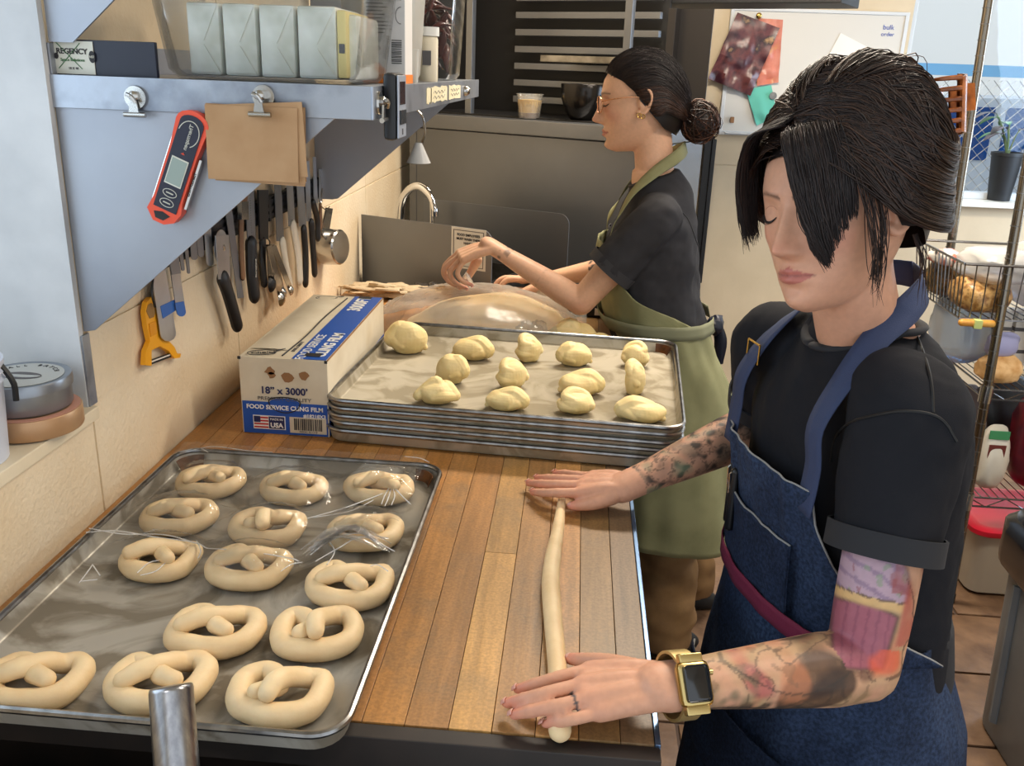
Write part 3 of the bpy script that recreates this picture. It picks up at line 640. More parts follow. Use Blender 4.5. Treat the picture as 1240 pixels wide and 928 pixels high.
dwhere = ['pointed lump by the far burnt corner nearest the film box', 'smooth lump second in the far row', 'folded curl in the middle of the far row', 'smooth egg shaped lump fourth in the far row', 'round lump in the far row next to the plain tray side', 'smooth lump second row, behind the wide folded one', 'open curl at the centre of the tray', 'long lump with a pinch, right behind the crumpled one', 'tall twisted lump touching the round one', 'wide folded lump near the tray front, closest to the film box', 'flat oval lump at the front middle', 'crumpled lump at the front rim', 'long smooth roll at the front corner']
for i, (px, py, pw, ph, st) in enumerate(DL):
    c = onz(px, py+ph*.28, TTZ); dist = (c-CAM).length; k = dist/FOC
    lump('dough_piece', (c.x, c.y, TTZ), pw*k*1.02, ph*k*1.02, [0.1, -.1, .6, .2, 0, -.3, .5, .12, 1.3, .2, 0, .1, -.15][i], 300+i, 'pale dough piece: '+dwhere[i], 'dough', 'dough_yellow', 'dough pieces on the stacked pans', style=st, depth=pw*k*.8)

# ================================================================== DOUGH ROPE under the hands
RP = [onz(x, y, TZ+.011) for x, y in ((680, 606), (676, 640), (670, 672), (667, 705), (669, 740), (672, 775), (675, 810), (677, 850), (678, 885))]
mb = MB().tube([(p.x, p.y, TZ+.011) for p in RP], [.0062, .0092, .0115, .0125, .0122, .0115, .0112, .0115, .0122], 16, samples=70, dome=True)
V = mb.arr(); V[:, 2] = np.maximum(V[:, 2], TZ+.0003)
o = link_mesh('dough_rope', V, mb.F, 'dough', None, (RP[4].x, RP[4].y, TZ), 180); props(o, 'long thin rope of dough being rolled on the bare worktable', 'dough')

# ================================================================== CLING FILM over the far pretzels
film('cling_film', .035, scale=34, rough=.07, haze=.03)
def film_z(x, y):
    z = FZ+.004
    for c in PCEN:
        d = math.hypot((x-c.x)/.062, (y-c.y)/.052); z = max(z, FZ+.004+.034*math.exp(-d**3*.7))
    for e, s in ((x+.665, 1), (-(x+.212), 1), (1.385-y, 1)):      # lifts to lie on the rim
        z = max(z, TZ+.030-.35*max(0, e)) if e < .1 else z
    return z
xs_ = np.linspace(-.655, -.232, 84); ys_ = np.linspace(0, 1, 84); G = np.zeros((84, 84, 3))
for i, v in enumerate(ys_):
    for j, x in enumerate(xs_):
        f = (x+.655)/.423
        ynear = 1.045+.02*math.sin(f*9)-.035*math.exp(-((f-.62)/.2)**2)+(.10 if f > .75 else 0)*(f-.75)/.25
        y = ynear+(1.395-ynear)*v
        z = film_z(x, y)
        G[i, j] = (x, y, z)
Z = G[:, :, 2].copy()
for _ in range(6):
    Zs = Z.copy(); Zs[1:-1, 1:-1] = (Z[:-2, 1:-1]+Z[2:, 1:-1]+Z[1:-1, :-2]+Z[1:-1, 2:])/4; Z = np.maximum(Zs, G[:, :, 2])
for i in range(84):
    for j in range(84):
        p = G[i, j]; v = ys_[i]
        edge = math.exp(-(v/.10)**2)
        Z[i, j] += .0035*max(0, 1-abs(nz((p[0], p[1], .3), 15, 5))*9)+.0028*max(0, 1-abs(nz((p[0]*1.4, p[1]*.6, .8), 24, 15))*9)+.0016*abs(nz((p[0]*1, p[1]*2.6, 0), 38, 3))+.004*abs(nz((p[0], p[1], 1), 60, 9))*edge+.004*edge*abs(nz((p[0]*.6, p[1]*2, 0), 90, 2))
G[:, :, 2] = Z+.0012
b = MB(); b.grid(G); fo = b.build('plastic_film', 'cling_film', None, (-.44, 1.2, TZ+.02), 180); props(fo, 'clear plastic film draped over the far pretzels of the front pan', 'film')
def crumple(name, c, r, seed, label, n=22, mat='cling_film', fold=.55):
    b = MB(); b.blob((0, 0, 0), r, n, None); V = b.arr()
    for k in range(len(V)):
        p = V[k]; q = (p[0]/r[0], p[1]/r[1], p[2]/r[2]); m = 1+fold*(abs(nz(q, 1.6, seed))*1.2-.45)+fold*.4*nz(q, 4.2, seed+5)
        V[k] = p*m
    V[:, 2] = np.maximum(V[:, 2]+r[2]*.85, .0005)
    o = link_mesh(name, V+np.array(c), b.F, mat, None, tuple(c), 25); return props(o, label, 'film')
c = onz(425, 655, FZ+.022); c.z = FZ+.03
b = MB()                                                       # the gathered ridge where the film's near edge is bunched up
for k in range(9):
    t0 = random.uniform(-1, 1); P = [onz(372+random.uniform(-8, 8), 668+random.uniform(-6, 6), FZ+.024), onz(395, 650+random.uniform(-8, 10), FZ+.034+random.uniform(0, .008)), onz(430, 645+random.uniform(-10, 8), FZ+.038), onz(466+random.uniform(-4, 8), 655+random.uniform(-8, 14), FZ+.026)]
    b.tube(P, [.001, .006, .005, .001], 5, samples=10, ry=[.0005, .0015, .0015, .0005])
b.build('gathered_edge', film('film_bunched', .14, scale=60, rough=.08, haze=.06), fo)

# sharp pulled folds in the film, white highlights put into their pale colour
m = bpy.data.materials.new('film_fold_glint'); m.use_nodes = True; nt_ = m.node_tree; nt_.nodes['Principled BSDF'].inputs['Base Color'].default_value = (.8, .8, .8, 1); nt_.nodes['Principled BSDF'].inputs['Roughness'].default_value = .12; nt_.nodes['Principled BSDF'].inputs['Alpha'].default_value = .55; nt_.nodes['Principled BSDF'].inputs['Specular IOR Level'].default_value = .9; MATS['film_fold_glint'] = m
def fold(pts, w_=.0012, z=.031):
    P = [onz(x, y, FZ+z) for x, y in pts]; k = len(P); b = MB(); b.tube([p[:] for p in P], [w_*(.35+.65*math.sin(math.pi*(i+.6)/(k+.2))) for i in range(k)], 5, samples=max(8, 5*k), ry=[.0007]*k); return b.build('film_fold_glint', 'film_fold_glint', fo)
for pts in ([(372, 628), (412, 617), (440, 607), (463, 598)], [(380, 627), (424, 619), (452, 606)], [(473, 588), (466, 600), (462, 611)], [(474, 588), (478, 600), (474, 612)], [(476, 588), (486, 600), (497, 611)], [(474, 590), (470, 604), (466, 613)], [(478, 592), (490, 604), (496, 609)],
            [(104, 645), (140, 643), (190, 651), (235, 657), (250, 664)], [(108, 640), (150, 647), (200, 648), (244, 660)], [(250, 664), (300, 668), (350, 676), (362, 680)], [(238, 655), (243, 667), (240, 676)], [(166, 694), (180, 682), (196, 678)], [(170, 697), (188, 692), (200, 682)], [(96, 706), (108, 690), (112, 684)], [(98, 704), (118, 702)], [(112, 684), (121, 697)],
            [(340, 692), (352, 684), (366, 681)], [(376, 672), (400, 655), (430, 646), (470, 652)], [(382, 680), (410, 664), (440, 650), (478, 668)], [(396, 652), (405, 668), (396, 684)], [(440, 690), (456, 684), (470, 692)], [(234, 545), (260, 541), (300, 546), (330, 548)], [(215, 548), (240, 543), (252, 548)], [(490, 553), (508, 555), (520, 560)]):
    fold(pts, .0011 if len(pts) < 4 else .0015, .026 if pts[0][1] > 560 else .024)
# ================================================================== CLING FILM BOX
M('card_cream', (224, 212, 188), .6, noise=(14, (212, 198, 172))); M('print_blue', (28, 82, 170), .5); M('print_white', (236, 234, 228), .5); M('card_brown', (150, 108, 70), .7); M('print_red', (190, 50, 50), .5); M('print_navy', (30, 36, 84), .5)
X0, X1, Y0, Y1, Z0, Z1 = -.600, -.435, 1.525, 2.01, TZ, 1.05
bx_ = thing('cling_film_box', 'cream and blue cardboard roll box standing on the worktable against the wall', 'box', ((X0+X1)/2, (Y0+Y1)/2, TZ))
MB().bx((X0, Y0, Z0), (X1, Y1, Z1), .0015).build('carton', 'card_cream', bx_)
def front(x, z, w=.0): return Vector((X0+(X1-X0)*x, Y0-.0006-w, Z0+(Z1-Z0)*z))
def top(x, y, w=.0): return Vector((X0+(X1-X0)*x, Y0+(Y1-Y0)*y, Z1+.0006+w))
def fquad(b, x0, x1, z0, z1, w=0, t=.0005): b.bx(front(x0, z0, w)+Vector((0, -t, 0)), front(x1, z1, w))
def tquad(b, x0, x1, y0, y1, w=0, t=.0005): b.bx(top(x0, y0, w), top(x1, y1, w)+Vector((0, 0, t)))
b = MB(); fquad(b, .015, .985, .01, .43); b.bx((X1, Y0+.002, Z0+.002), (X1+.0006, Y1-.002, Z0+.43*(Z1-Z0))); b.build('blue_band', 'print_blue', bx_)
b = MB(); tquad(b, .60, .985, .004, .996); b.build('blue_top_band', 'print_blue', bx_)
FX, FU = (1, 0, 0), (0, 0, 1)
text('lettering', "18\u201d x 3000\u2019", .019, 'print_navy', front(.5, .58, .0008), FX, FU, bx_, bold=.0004)
text('lettering', 'PREMIUM QUALITY', .0095, 'ink_grey', front(.5, .475, .0008), FX, FU, bx_, sx=1.25)
text('lettering', 'FOOD SERVICE CLING FILM', .0118, 'print_white', front(.5, .36, .0012), FX, FU, bx_, bold=.0003)
text('lettering', '#18218X3', .0098, 'print_white', front(.84, .27, .0012), FX, FU, bx_, bold=.0003)
b = MB(); fquad(b, .13, .50, .07, .25, .0008); b.build('flag_label', 'print_white', bx_)
b = MB(); fquad(b, .31, .49, .08, .24, .0012); b.build('flag_label_blue', 'print_navy', bx_)
b = MB()
for k in range(4): fquad(b, .14, .305, .085+k*.042, .105+k*.042, .0012)
b.build('flag_stripes', 'print_red', bx_)
b = MB(); fquad(b, .14, .215, .16, .24, .0016); b.build('flag_canton', 'print_navy', bx_)
text('lettering', 'MADE IN', .006, 'print_white', front(.40, .205, .002), FX, FU, bx_); text('lettering', 'USA', .013, 'print_white', front(.40, .125, .002), FX, FU, bx_, bold=.0004)
b = MB(); fquad(b, .55, .97, .04, .25, .0008); b.build('barcode_label', 'card_cream', bx_)
b = MB(); x = .60
while x < .92:
    wd = random.choice((.006, .01, .014)); fquad(b, x, x+wd, .08, .235, .0012); x += wd+random.choice((.006, .009))
b.build('barcode', 'ink_black', bx_)
text('lettering', '400041 821218', .0055, 'ink_grey', front(.76, .06, .0014), FX, FU, bx_)
for (xa, za, s) in ((.35, .84, 1.0), (.37, .78, .8), (.55, .76, 1.1), (.74, .80, .9)):     # torn patches
    b = MB(); pl_ = []
    for k in range(9):
        a = 2*math.pi*k/9; rr = .0105*s*random.uniform(.6, 1.2); pl_.append((rr*math.cos(a), rr*math.sin(a)*.9))
    b.prism(pl_, .0006, front(xa, za, 0), (1, 0, 0), (0, 0, 1)); b.build('torn_patch', 'card_brown', bx_)
b = MB(); P = [front(.5+.18*math.cos(a), .44+.14*math.sin(a)*(1 if a > math.pi else .45), .001) for a in np.linspace(0, 2*math.pi, 40)]
b.tube(P, .0011, 6); b.build('handle_cut', 'ink_black', bx_)
b = MB(); P = [(.17*math.cos(a)*(X1-X0), .13*math.sin(a)*(1 if a > math.pi else .45)*(Z1-Z0)) for a in np.linspace(0, 2*math.pi, 30)[:-1]]; b.prism(P, .0004, front(.5, .43, .0004), (1, 0, 0), (0, 0, 1)); b.build('handle_flap', 'print_blue', bx_)
b = MB(); b.tube([top(.47, .03, .0005), top(.5, .3, .0005), top(.485, .6, .0005), top(.52, .95, .0005)], .0016, 5, samples=24); b.build('flap_gap', 'ink_black', bx_)
b = MB(); G = np.array([[top(.04+.43*u, .10+.85*v, .0008+.006*math.sin(math.pi*u)*(1 if .12 < v < .9 else .3)) for u in np.linspace(0, 1, 8)] for v in np.linspace(0, 1, 16)]); b.sheet(G[::1, ::-1], .0006); b.build('top_flap', 'card_cream', bx_)
LU, LV = (0, 1, 0), (-1, 0, 0)
text('lettering', 'CLING FILM', .030, 'print_white', top(.875, .20, .001), LU, LV, bx_, bold=.0008); text('lettering', 'FOOD SERVICE', .024, 'print_white', top(.69, .16, .001), LU, LV, bx_); text('lettering', '3000FT', .040, 'print_white', top(.77, .85, .001), LU, LV, bx_, bold=.0010)
text('lettering', '18 IN x 3000 FT', .010, 'ink_grey', top(.54, .15, .001), LU, LV, bx_)
for (xx, yy) in ((.80, .055), (.76, .97)):
    b = MB(); tquad(b, xx-.09, xx+.09, yy-.02, yy+.02, .0012); b.build('black_tab', 'ink_black', bx_)
b = MB(); b.bx((X1-.001, Y0+.001, Z1-.0015), (X1+.0007, Y1-.001, Z1+.0012)); b.build('worn_edge', 'card_brown', bx_)
for cx in (.01, .985):
    b = MB(); b.box(front(cx, .985), (.005, .003, .005)); b.build('black_corner', 'ink_black', bx_)
def swirl(o_, u, v, s):       # the printed script mark: the word Choice inside a leaf-like loop with a tail
    o_, u, v = Vector(o_), Vector(u), Vector(v); w = u.cross(v)
    text('logo_lettering', 'Choice', s*.42, 'ink_black', o_+w*.0006, u, v, bx_, bold=.0003)
    P = [o_+w*.0006+u*(s*x)+v*(s*y) for x, y in ((.95, .42), (.6, .12), (.45, -.25), (0, -.38), (-.55, -.28), (-.72, .05), (-.45, .32), (.1, .34), (.5, .2), (.7, .3), (.98, .44))]
    MB().tube(P, .0008, 5, samples=40).build('logo_swirl', 'ink_black', bx_)
swirl(top(.24, .05, .001), (1, .35, 0), (-.35, 1, 0), .038); swirl(top(.26, .93, .001), (1, .2, 0), (-.2, 1, 0), .036)
text('logo_lettering', 'Choice', .022, 'print_white', Vector((X1+.0012, Y0+.06, Z0+.03)), (0, 1, 0), (0, 0, 1), bx_, bold=.0004)

# ================================================================== FAR END OF THE TABLE
def onT(px, py, z=TZ): return onz(px, py, z)
film('bag_plastic', .05, (252, 250, 244), scale=14, rough=.28, haze=.20)
lump('dough_slab', (-.245, 2.29, TZ), .44, .085, .05, 77, 'wide mound of dough covered by a plastic bag behind the stacked pans', 'dough', 'dough', depth=.34, style=1)
b = MB(); GX, GY = 60, 44; G = np.zeros((GY, GX, 3))
for i, v in enumerate(np.linspace(0, 1, GY)):
    for j, u in enumerate(np.linspace(0, 1, GX)):
        x, y = -.53+.575*u, 2.07+.47*v; r = math.hypot((x+.245)/.275, (y-2.29)/.21)
        z = .012+.108*max(0, 1-r**2)**.55 if r < 1 else .012
        t = math.hypot((x+.275)/.085, (y-2.285)/.085); z = max(z, .165*math.exp(-t*1.15))        # pulled up to the pinching fingers
        z += .010*abs(nz((x, y, 0), 16, 4))+.006*abs(nz((x, y, 2), 40, 1))
        G[i, j] = (x, y, TZ+z*(1 if .02 < v < .98 else .5))
b.grid(G); o = b.build('plastic_bag', 'bag_plastic', None, (-.18, 2.3, TZ+.01), 180); props(o, 'clear plastic bag pulled over the big dough mound by the baker', 'bag')
cp = onz(650, 385, TZ+.05); o = crumple('bag_end', (cp.x-.01, 2.16, TZ+.001), (.045, .06, .04), 11, 'bunched end of clear plastic at the edge of the dough mound', mat='film_bunched')
cp = onz(528, 352, TZ+.02); crumple('plastic_scrap', (cp.x, cp.y, TZ+.001), (.09, .05, .022), 17, 'shiny crumpled dark plastic lying in front of the splash guard', mat=M('dark_film', (58, 54, 52), .12, spec=.9), fold=.8)
cr = onz(468, 353, TZ+.02); o = crumple('cleaning_rag', (cr.x, cr.y, TZ+.001), (.14, .045, .024), 23, 'cream rag lying below the splash guard by the wall', mat=M('rag_cloth', (196, 176, 146), .9, bump=(240, .4)), fold=.8); o['category'] = 'rag'
lump('dough_ball', (onz(692, 400, TZ).x, 2.20, TZ), .14, .075, .1, 91, 'larger spare dough ball on the table beyond the stacked pans', 'dough', 'dough_yellow', style=2)
lump('dough_ball', (onz(728, 408, TZ).x, 2.16, TZ), .075, .05, .4, 95, 'small curled dough piece beside the larger spare ball', 'dough', 'dough_yellow', style=0)
a, c = onz(603, 352, TZ+.045), onz(700, 358, TZ+.045); b = MB(); b.tube([(a.x, a.y, TZ+.03), ((a.x+c.x)/2, (a.y+c.y)/2, TZ+.031), (c.x+.04, c.y, TZ+.03)], [.026, .03, .03], 18, samples=20, dome=True); single(b, 'dough_roll', M('pale_dough', (226, 216, 194), .55), 'white dough roll held flat under the far hand', 'dough')
s = onz(715, 372, TZ+.03); kt = thing('kitchen_scale', 'black kitchen scale with a white and red sticker at the table edge', 'scale', (.02+s.x*.5, 2.58, TZ)); sx_ = kt.location.x
b = MB(); b.bx((sx_-.10, 2.50, TZ), (sx_+.09, 2.67, TZ+.035), .008); b.build('base', 'black_plastic', kt)
MB().bx((sx_-.09, 2.515, TZ+.0352), (sx_+.08, 2.66, TZ+.044), .004).build('platform', 'black_plastic', kt)
MB().bx((sx_+.02, 2.4985, TZ+.008), (sx_+.07, 2.4999, TZ+.028)).build('sticker', 'print_white', kt); MB().bx((sx_+.045, 2.4975, TZ+.008), (sx_+.07, 2.4984, TZ+.016)).build('sticker_band', 'print_red', kt)

# ================================================================== ON THE WALL SHELF
film('clear_box', .02, (254, 255, 255), scale=3, rough=.08, haze=.025)
film('cloudy_box', .02, (252, 253, 255), scale=3, rough=.2, haze=.12)
M('butter_paper', (250, 250, 242), .55, noise=(20, (214, 214, 200)), sss=.1)
M('butter', (236, 214, 140), .5)
S_ = SZ
bl, br = ony(162, 90, 1.27), ony(480, 102, 1.27)
bxx0, bxx1 = -.585, -.258; BY0, BY1 = 1.235, 1.46; BH = .125
tub = thing('food_storage_box', 'large clear plastic food box of wrapped butter blocks on the wall shelf', 'box', ((bxx0+bxx1)/2-.01, (BY0+BY1)/2, S_))
def tapered(x0, x1, y0, y1, z0, z1, tp, t, mat, name, parent, n=6, r=.03):
    w0, d0, w1, d1 = x1-x0-2*tp, y1-y0-2*tp, x1-x0, y1-y0
    A = [rrect(w0-2*r*.4, d0-2*r*.4, r*.7, 0), rrect(w0, d0, r, .012), rrect(w1, d1, r, z1-z0), rrect(w1+.012, d1+.012, r, z1-z0), rrect(w1+.012, d1+.012, r, z1-z0-.006), rrect(w1-2*t, d1-2*t, r-.001, z1-z0-.006), rrect(w0-2*t, d0-2*t, r-.001, .013), rrect(w0-2*r*.4, d0-2*r*.4, r*.7, t)]
    k = len(A[0]); V = [p for l in A for p in l]; F = [list(range(k))[::-1]]
    for i in range(len(A)-1): F += [[i*k+j, i*k+(j+1) % k, (i+1)*k+(j+1) % k, (i+1)*k+j] for j in range(k)]
    F.append([(len(A)-1)*k+j for j in range(k)])
    V = np.array(V)+np.array([(x0+x1)/2, (y0+y1)/2, z0]); return MB().add(V, F).build(name, mat, parent)
bxx1 = -.285
tapered(bxx0, bxx1, BY0, BY1, S_+.0005, S_+BH, .014, .003, 'clear_box', 'container', tub)
b = MB(); V = np.array([p for l in (rrect(bxx1-bxx0+.016, BY1-BY0+.016, .03, 0), rrect(bxx1-bxx0+.016, BY1-BY0+.016, .03, .008), rrect(bxx1-bxx0-.02, BY1-BY0-.02, .03, .014)) for p in l]); k = len(V)//3
b.add(V+np.array([(bxx0+bxx1)/2, (BY0+BY1)/2, S_+BH+.001]), [list(range(k))[::-1]]+[[i*k+j, i*k+(j+1) % k, (i+1)*k+(j+1) % k, (i+1)*k+j] for i in range(2) for j in range(k)]+[[2*k+j for j in range(k)]])
b.build('lid', 'cloudy_box', tub)
bw = (.047, .048, .05, .055); x = ony(232, 80, 1.27).x
for i, wdt in enumerate(bw):
    o = thing('butter_block', 'pale wrapped butter block in the clear food box: '+('one next to the empty end', 'second from the empty end', 'third from the empty end', 'end one with a yellow bare side')[i], 'butter', (x+wdt/2, 1.32, S_+.006), 'butter blocks in the clear food box')
    b = MB(); b.bx((x+.001, 1.262, S_+.006), (x+wdt-.001, 1.40, S_+.098), .004); b.build('wrapped_block', 'butter_paper', o)
    b = MB()      # folded paper triangles on the end face
    for s in (0, 1):
        b.prism([(x+.003, S_+.010), (x+wdt-.003, S_+.010), (x+wdt/2, S_+.045)] if s == 0 else [(x+.003, S_+.094), (x+wdt/2, S_+.05), (x+wdt-.003, S_+.094)], .0012, (0, 1.2615, 0), (1, 0, 0), (0, 0, 1))
    b.build('paper_fold', 'butter_paper', o)
    if i == 3:
        MB().bx((x+wdt-.001, 1.263, S_+.008), (x+wdt+.012, 1.398, S_+.094), .003).build('bare_butter', 'butter', o)
        MB().bx((x+wdt+.002, 1.2605, S_+.04), (x+wdt+.010, 1.2625, S_+.052), .001).build('stamp', 'ink_grey', o)
    x += wdt+.002
b = MB(); b.bx((bxx1-.045, 1.28, S_+.006), (bxx1-.024, 1.42, S_+.09), .006); single(b, 'paper_liner', 'butter_paper', 'folded white paper standing at the end of the clear food box', 'paper')
# printed card box, tub, beaker and chile container, in a row along the front edge
def onS(px, X=SX1): return onx(px, 100, X).y
cy0 = 1.475
cb = thing('detergent_carton', 'tall white carton with fine print and an orange band on the shelf', 'carton', (SX1-.035, cy0+.03, S_))
ex0, ex1 = SX1-.075, SX1-.008
MB().bx((ex0, cy0, S_+.0005), (ex1, cy0+.062, S_+.19), .0015).build('carton', M('carton_white', (226, 224, 222), .5), cb)
b = MB(); b.bx((ex0-.0006, cy0-.0006, S_+.0005), (ex1+.0006, cy0+.0626, S_+.014)); b.build('orange_band', M('orange_print', (236, 130, 30), .5), cb)
b = MB(); b.bx((ex0-.0006, cy0-.0006, S_+.145), (ex1+.0006, cy0+.0626, S_+.158)); b.build('maroon_band', M('maroon_print', (96, 30, 52), .5), cb)
FXv, FZv = (1, 0, 0), (0, 0, 1)
def cp(u, z): return Vector((ex0+(ex1-ex0)*u, cy0-.0012, S_+z))
b = MB()
for k in range(13): 
    w_ = random.uniform(.5, .86); b.bx(cp(.10, .138-k*.0052), cp(.10+w_*.72, .1365-k*.0052)+Vector((0, -.0003, 0)))
b.build('fine_print', 'ink_grey', cb)
b = MB()
for s in ((0, .007), (.007, 0), (0, -.007), (-.007, 0)): pass
dm = cp(.3, .052); b.prism([(0, -.009), (.009, 0), (0, .009), (-.009, 0)], .0005, dm, FXv, FZv); b.build('hazard_diamond', 'ink_grey', cb); b = MB(); b.prism([(0, -.0068), (.0068, 0), (0, .0068), (-.0068, 0)], .0005, dm-Vector((0, .0006, 0)), FXv, FZv); b.build('hazard_diamond_inner', 'carton_white', cb)
MB().blob(dm-Vector((0, .0008, 0)), (.0025, .0008, .0025), 8).build('hazard_mark', 'ink_black', cb)
for kk in range(3):
    a0 = kk*2.094; MB().tube([cp(.3, .028)+Vector((.006*math.cos(a0+t), -.0002, .006*math.sin(a0+t))) for t in np.linspace(0, 1.5, 6)], .0009, 5).build('recycling_arrow', 'ink_grey', cb)
b = MB(); z = .030
while z < .066: b.bx(cp(.68, z), cp(.92, z+.0012)+Vector((0, -.0003, 0))); z += random.choice((.0022, .003))
b.build('barcode', 'ink_black', cb)
b = MB(); b.tube([cp(.9, .10)+Vector((.008*math.cos(t), -.0002, .012*math.sin(t))) for t in np.linspace(1.5, 4.8, 10)], .0005, 5); b.build('curved_mark', 'ink_grey', cb)
ty = 1.655
tb = thing('white_tub', 'tall translucent white tub part filled with pale yellow food', 'tub', (SX1-.085, ty, S_))
def sqtub(x0, x1, y0, y1, h, tp, mat, parent, name='tub'): return tapered(x0, x1, y0, y1, S_+.0005, S_+h, tp, .002, mat, name, parent, r=.022)
sqtub(SX1-.145, SX1-.012, ty-.07, ty+.065, .175, .010, film('milky_tub', .05, (240, 232, 214), scale=3, rough=.3, haze=.55), tb)
b = MB(); b.bx((SX1-.132, ty-.057, S_+.006), (SX1-.026, ty+.052, S_+.088), .012); b.build('food', M('pale_yellow_food', (238, 206, 140), .6), tb)
b = MB(); V = rrect(.15, .15, .025, 0)+rrect(.15, .15, .025, .012); k = len(V)//2; b.add(np.array(V)+np.array([SX1-.0785, ty-.0025, S_+.176]), [list(range(k))[::-1], list(range(k, 2*k))]+[[j, (j+1) % k, k+(j+1) % k, k+j] for j in range(k)]); b.build('lid', M('white_lid', (226, 226, 222), .4), tb)
sb = MB(); sc_ = Vector((SX1-.018, ty+.10, S_)); o = thing('small_bottle', 'small white plastic bottle with a cap beside the tall tub', 'bottle', sc_)
MB().lathe([(.0001, .001), (.017, .001), (.018, .006), (.018, .075), (.016, .08), (.0001, .08)], sc_, 20).build('bottle', M('ivory_plastic', (224, 214, 190), .4), o); MB().lathe([(.0001, .0805), (.02, .0805), (.02, .096), (.0001, .096)], sc_, 20).build('cap', 'white_lid', o)
MB().bx((sc_.x-.008, sc_.y-.0195, S_+.03), (sc_.x+.008, sc_.y-.0175, S_+.055)).build('label_print', 'ink_grey', o)
b = MB(); b.lathe([(.0001, .001), (.010, .001), (.0125, .052), (.0135, .052), (.0135, .054), (.0118, .054), (.0095, .003), (.0001, .003)], (SX1-.014, 1.565, S_), 18); single(b, 'measuring_beaker', 'milky_tub', 'tiny clear dosing cup in front of the tall white tub', 'cup')
ch = thing('chile_container', 'square clear container of dark dried chiles at the far end of the shelf', 'container', (SX1-.085, 2.10, S_))
sqtub(SX1-.15, SX1-.004, 2.02, 2.20, .185, .010, 'clear_box', ch, 'container')
b = MB(); V = rrect(.165, .20, .025, 0)+rrect(.165, .20, .025, .012); k = len(V)//2; b.add(np.array(V)+np.array([SX1-.077, 2.11, S_+.186]), [list(range(k))[::-1], list(range(k, 2*k))]+[[j, (j+1) % k, k+(j+1) % k, k+j] for j in range(k)]); b.build('lid', 'cloudy_box', ch)
M('chile', (58, 18, 20), .35, noise=(30, (96, 34, 26))); M('chile_stem', (150, 116, 70), .6)
rng = np.random.RandomState(5)
for k in range(34):
    c = np.array([SX1-.077+rng.uniform(-.042, .042), 2.11+rng.uniform(-.055, .055), S_+.02+.14*(k/34)]); d = rng.normal(0, 1, 3); d[2] *= .5; d /= np.linalg.norm(d); L_ = .032
    P = [c-d*L_, c+np.array([0, 0, .008]), c+d*L_]
    P = [np.clip(p, [SX1-.132, 2.042, S_+.012], [SX1-.022, 2.18, S_+.172]) for p in P]
    ot = thing('dried_chile', 'dark wrinkled dried chile inside the square clear container', 'chile', tuple(c), 'dried chiles in the container')
    MB().tube(P, [.003, .011, .005], 8, samples=12, ry=[.002, .006, .003], dome=True).build('pod', 'chile', ot)
    if k % 3 == 0: MB().tube([P[0], P[0]-(P[1]-P[0])*.25], [.002, .0012], 5).build('stem', 'chile_stem', ot)
# label card at the near end of the shelf, on a navy strip
nv = thing('labelled_strip', 'dark navy strip with a white maker card behind the shelf end', 'strip', (-.63, 1.21, S_))
MB().bx((WX+.002, 1.212, S_+.0005), (-.56, 1.22, S_+.045), .001).build('strip', 'navy', nv)
MB().bx((WX+.004, 1.2105, S_+.002), (-.643, 1.2115, S_+.043)).build('card', M('card_white', (214, 212, 198), .5), nv)
cc = Vector((-.6720, 1.2100, S_+.030))
text('lettering', 'REGENCY', .0095, 'ink_black', cc, FXv, FZv, nv, bold=.0002); text('lettering', 'Space Solutions', .0052, M('ink_green', (50, 110, 60), .6), cc+Vector((0, 0, -.0105)), FXv, FZv, nv); text('lettering', '18 X 48', .0042, 'ink_grey', cc+Vector((0, 0, -.021)), FXv, FZv, nv)
for s in (-1, 1): MB().tube([cc+Vector((-.02, -.0001, -.0055-s*.016)), cc+Vector((.012, -.0001, -.0055+s*.016))], .0005, 4).build('crossed_line', 'ink_green', nv)
for dx, nm in ((.027, 'ink_black'), (-.0215, 'ink_black')):
    b = MB(); q = cc+Vector((dx, -.0002, -.006)); b.prism([(.0042*math.cos(a)*(1 if dx > 0 else .7), .0075*math.sin(a)*(1 if dx > 0 else .5)) for a in np.linspace(0, 2*math.pi, 20)[:-1]], .0004, q, FXv, FZv); b.build('round_mark', nm, nv)
text('lettering', 'NSF', .0042, 'card_white', cc+Vector((.027, -.0009, -.006)), FXv, FZv, nv)

# ================================================================== MAGNETIC CLIPS, PAPERS, THERMOMETER, TIMER
def clip(p, n, label, u=None, off=0):      # p on the lip face, n outward
    n = Vector(n); u = Vector(u or (1, 0, 0)); z = Vector((0, 0, 1))
    t = thing('magnetic_clip', label, 'clip', p, 'magnetic clips on the shelf edge')
    R = Matrix((u, z, n)).transposed().to_4x4()
    p = Vector(p)
    MB().lathe([(.0001, 0), (.0145, 0), (.0152, .002), (.0145, .0045), (.0001, .005)], p, 28, R).build('disc', 'steel', t)
    p = p+n*off
    MB().lathe([(.0001, .005-off), (.006, .005-off), (.0065, .009), (.0035, .012), (.0001, .0125)], p+z*.002, 20, R).build('hub', 'steel', t)
    b = MB(); b.prism([(-.004, 0), (.004, 0), (.007, -.018), (-.007, -.018)], .0025, p+n*.007+z*-.002+u*-.001, u, z); b.tube([p+n*.013+z*.004-u*.007, p+n*.014+z*.001, p+n*.012-z*.006+u*.004], .0028, 8, samples=8); b.build('lever', 'steel', t)
    b = MB(); b.cyl(p+n*.0085-z*.0215-u*.0145, p+n*.0085-z*.0215+u*.0145, .0034, n=12); b.build('jaw', 'steel', t)
    return t
LY = SY0-.003
c1, c2 = ony(165, 118, LY), ony(320, 117, LY)
clip(c1, (0, -1, 0), 'round magnetic clip on the shelf end, holding nothing'); clip(c2, (0, -1, 0), 'round magnetic clip gripping brown paper squares', None, .012)
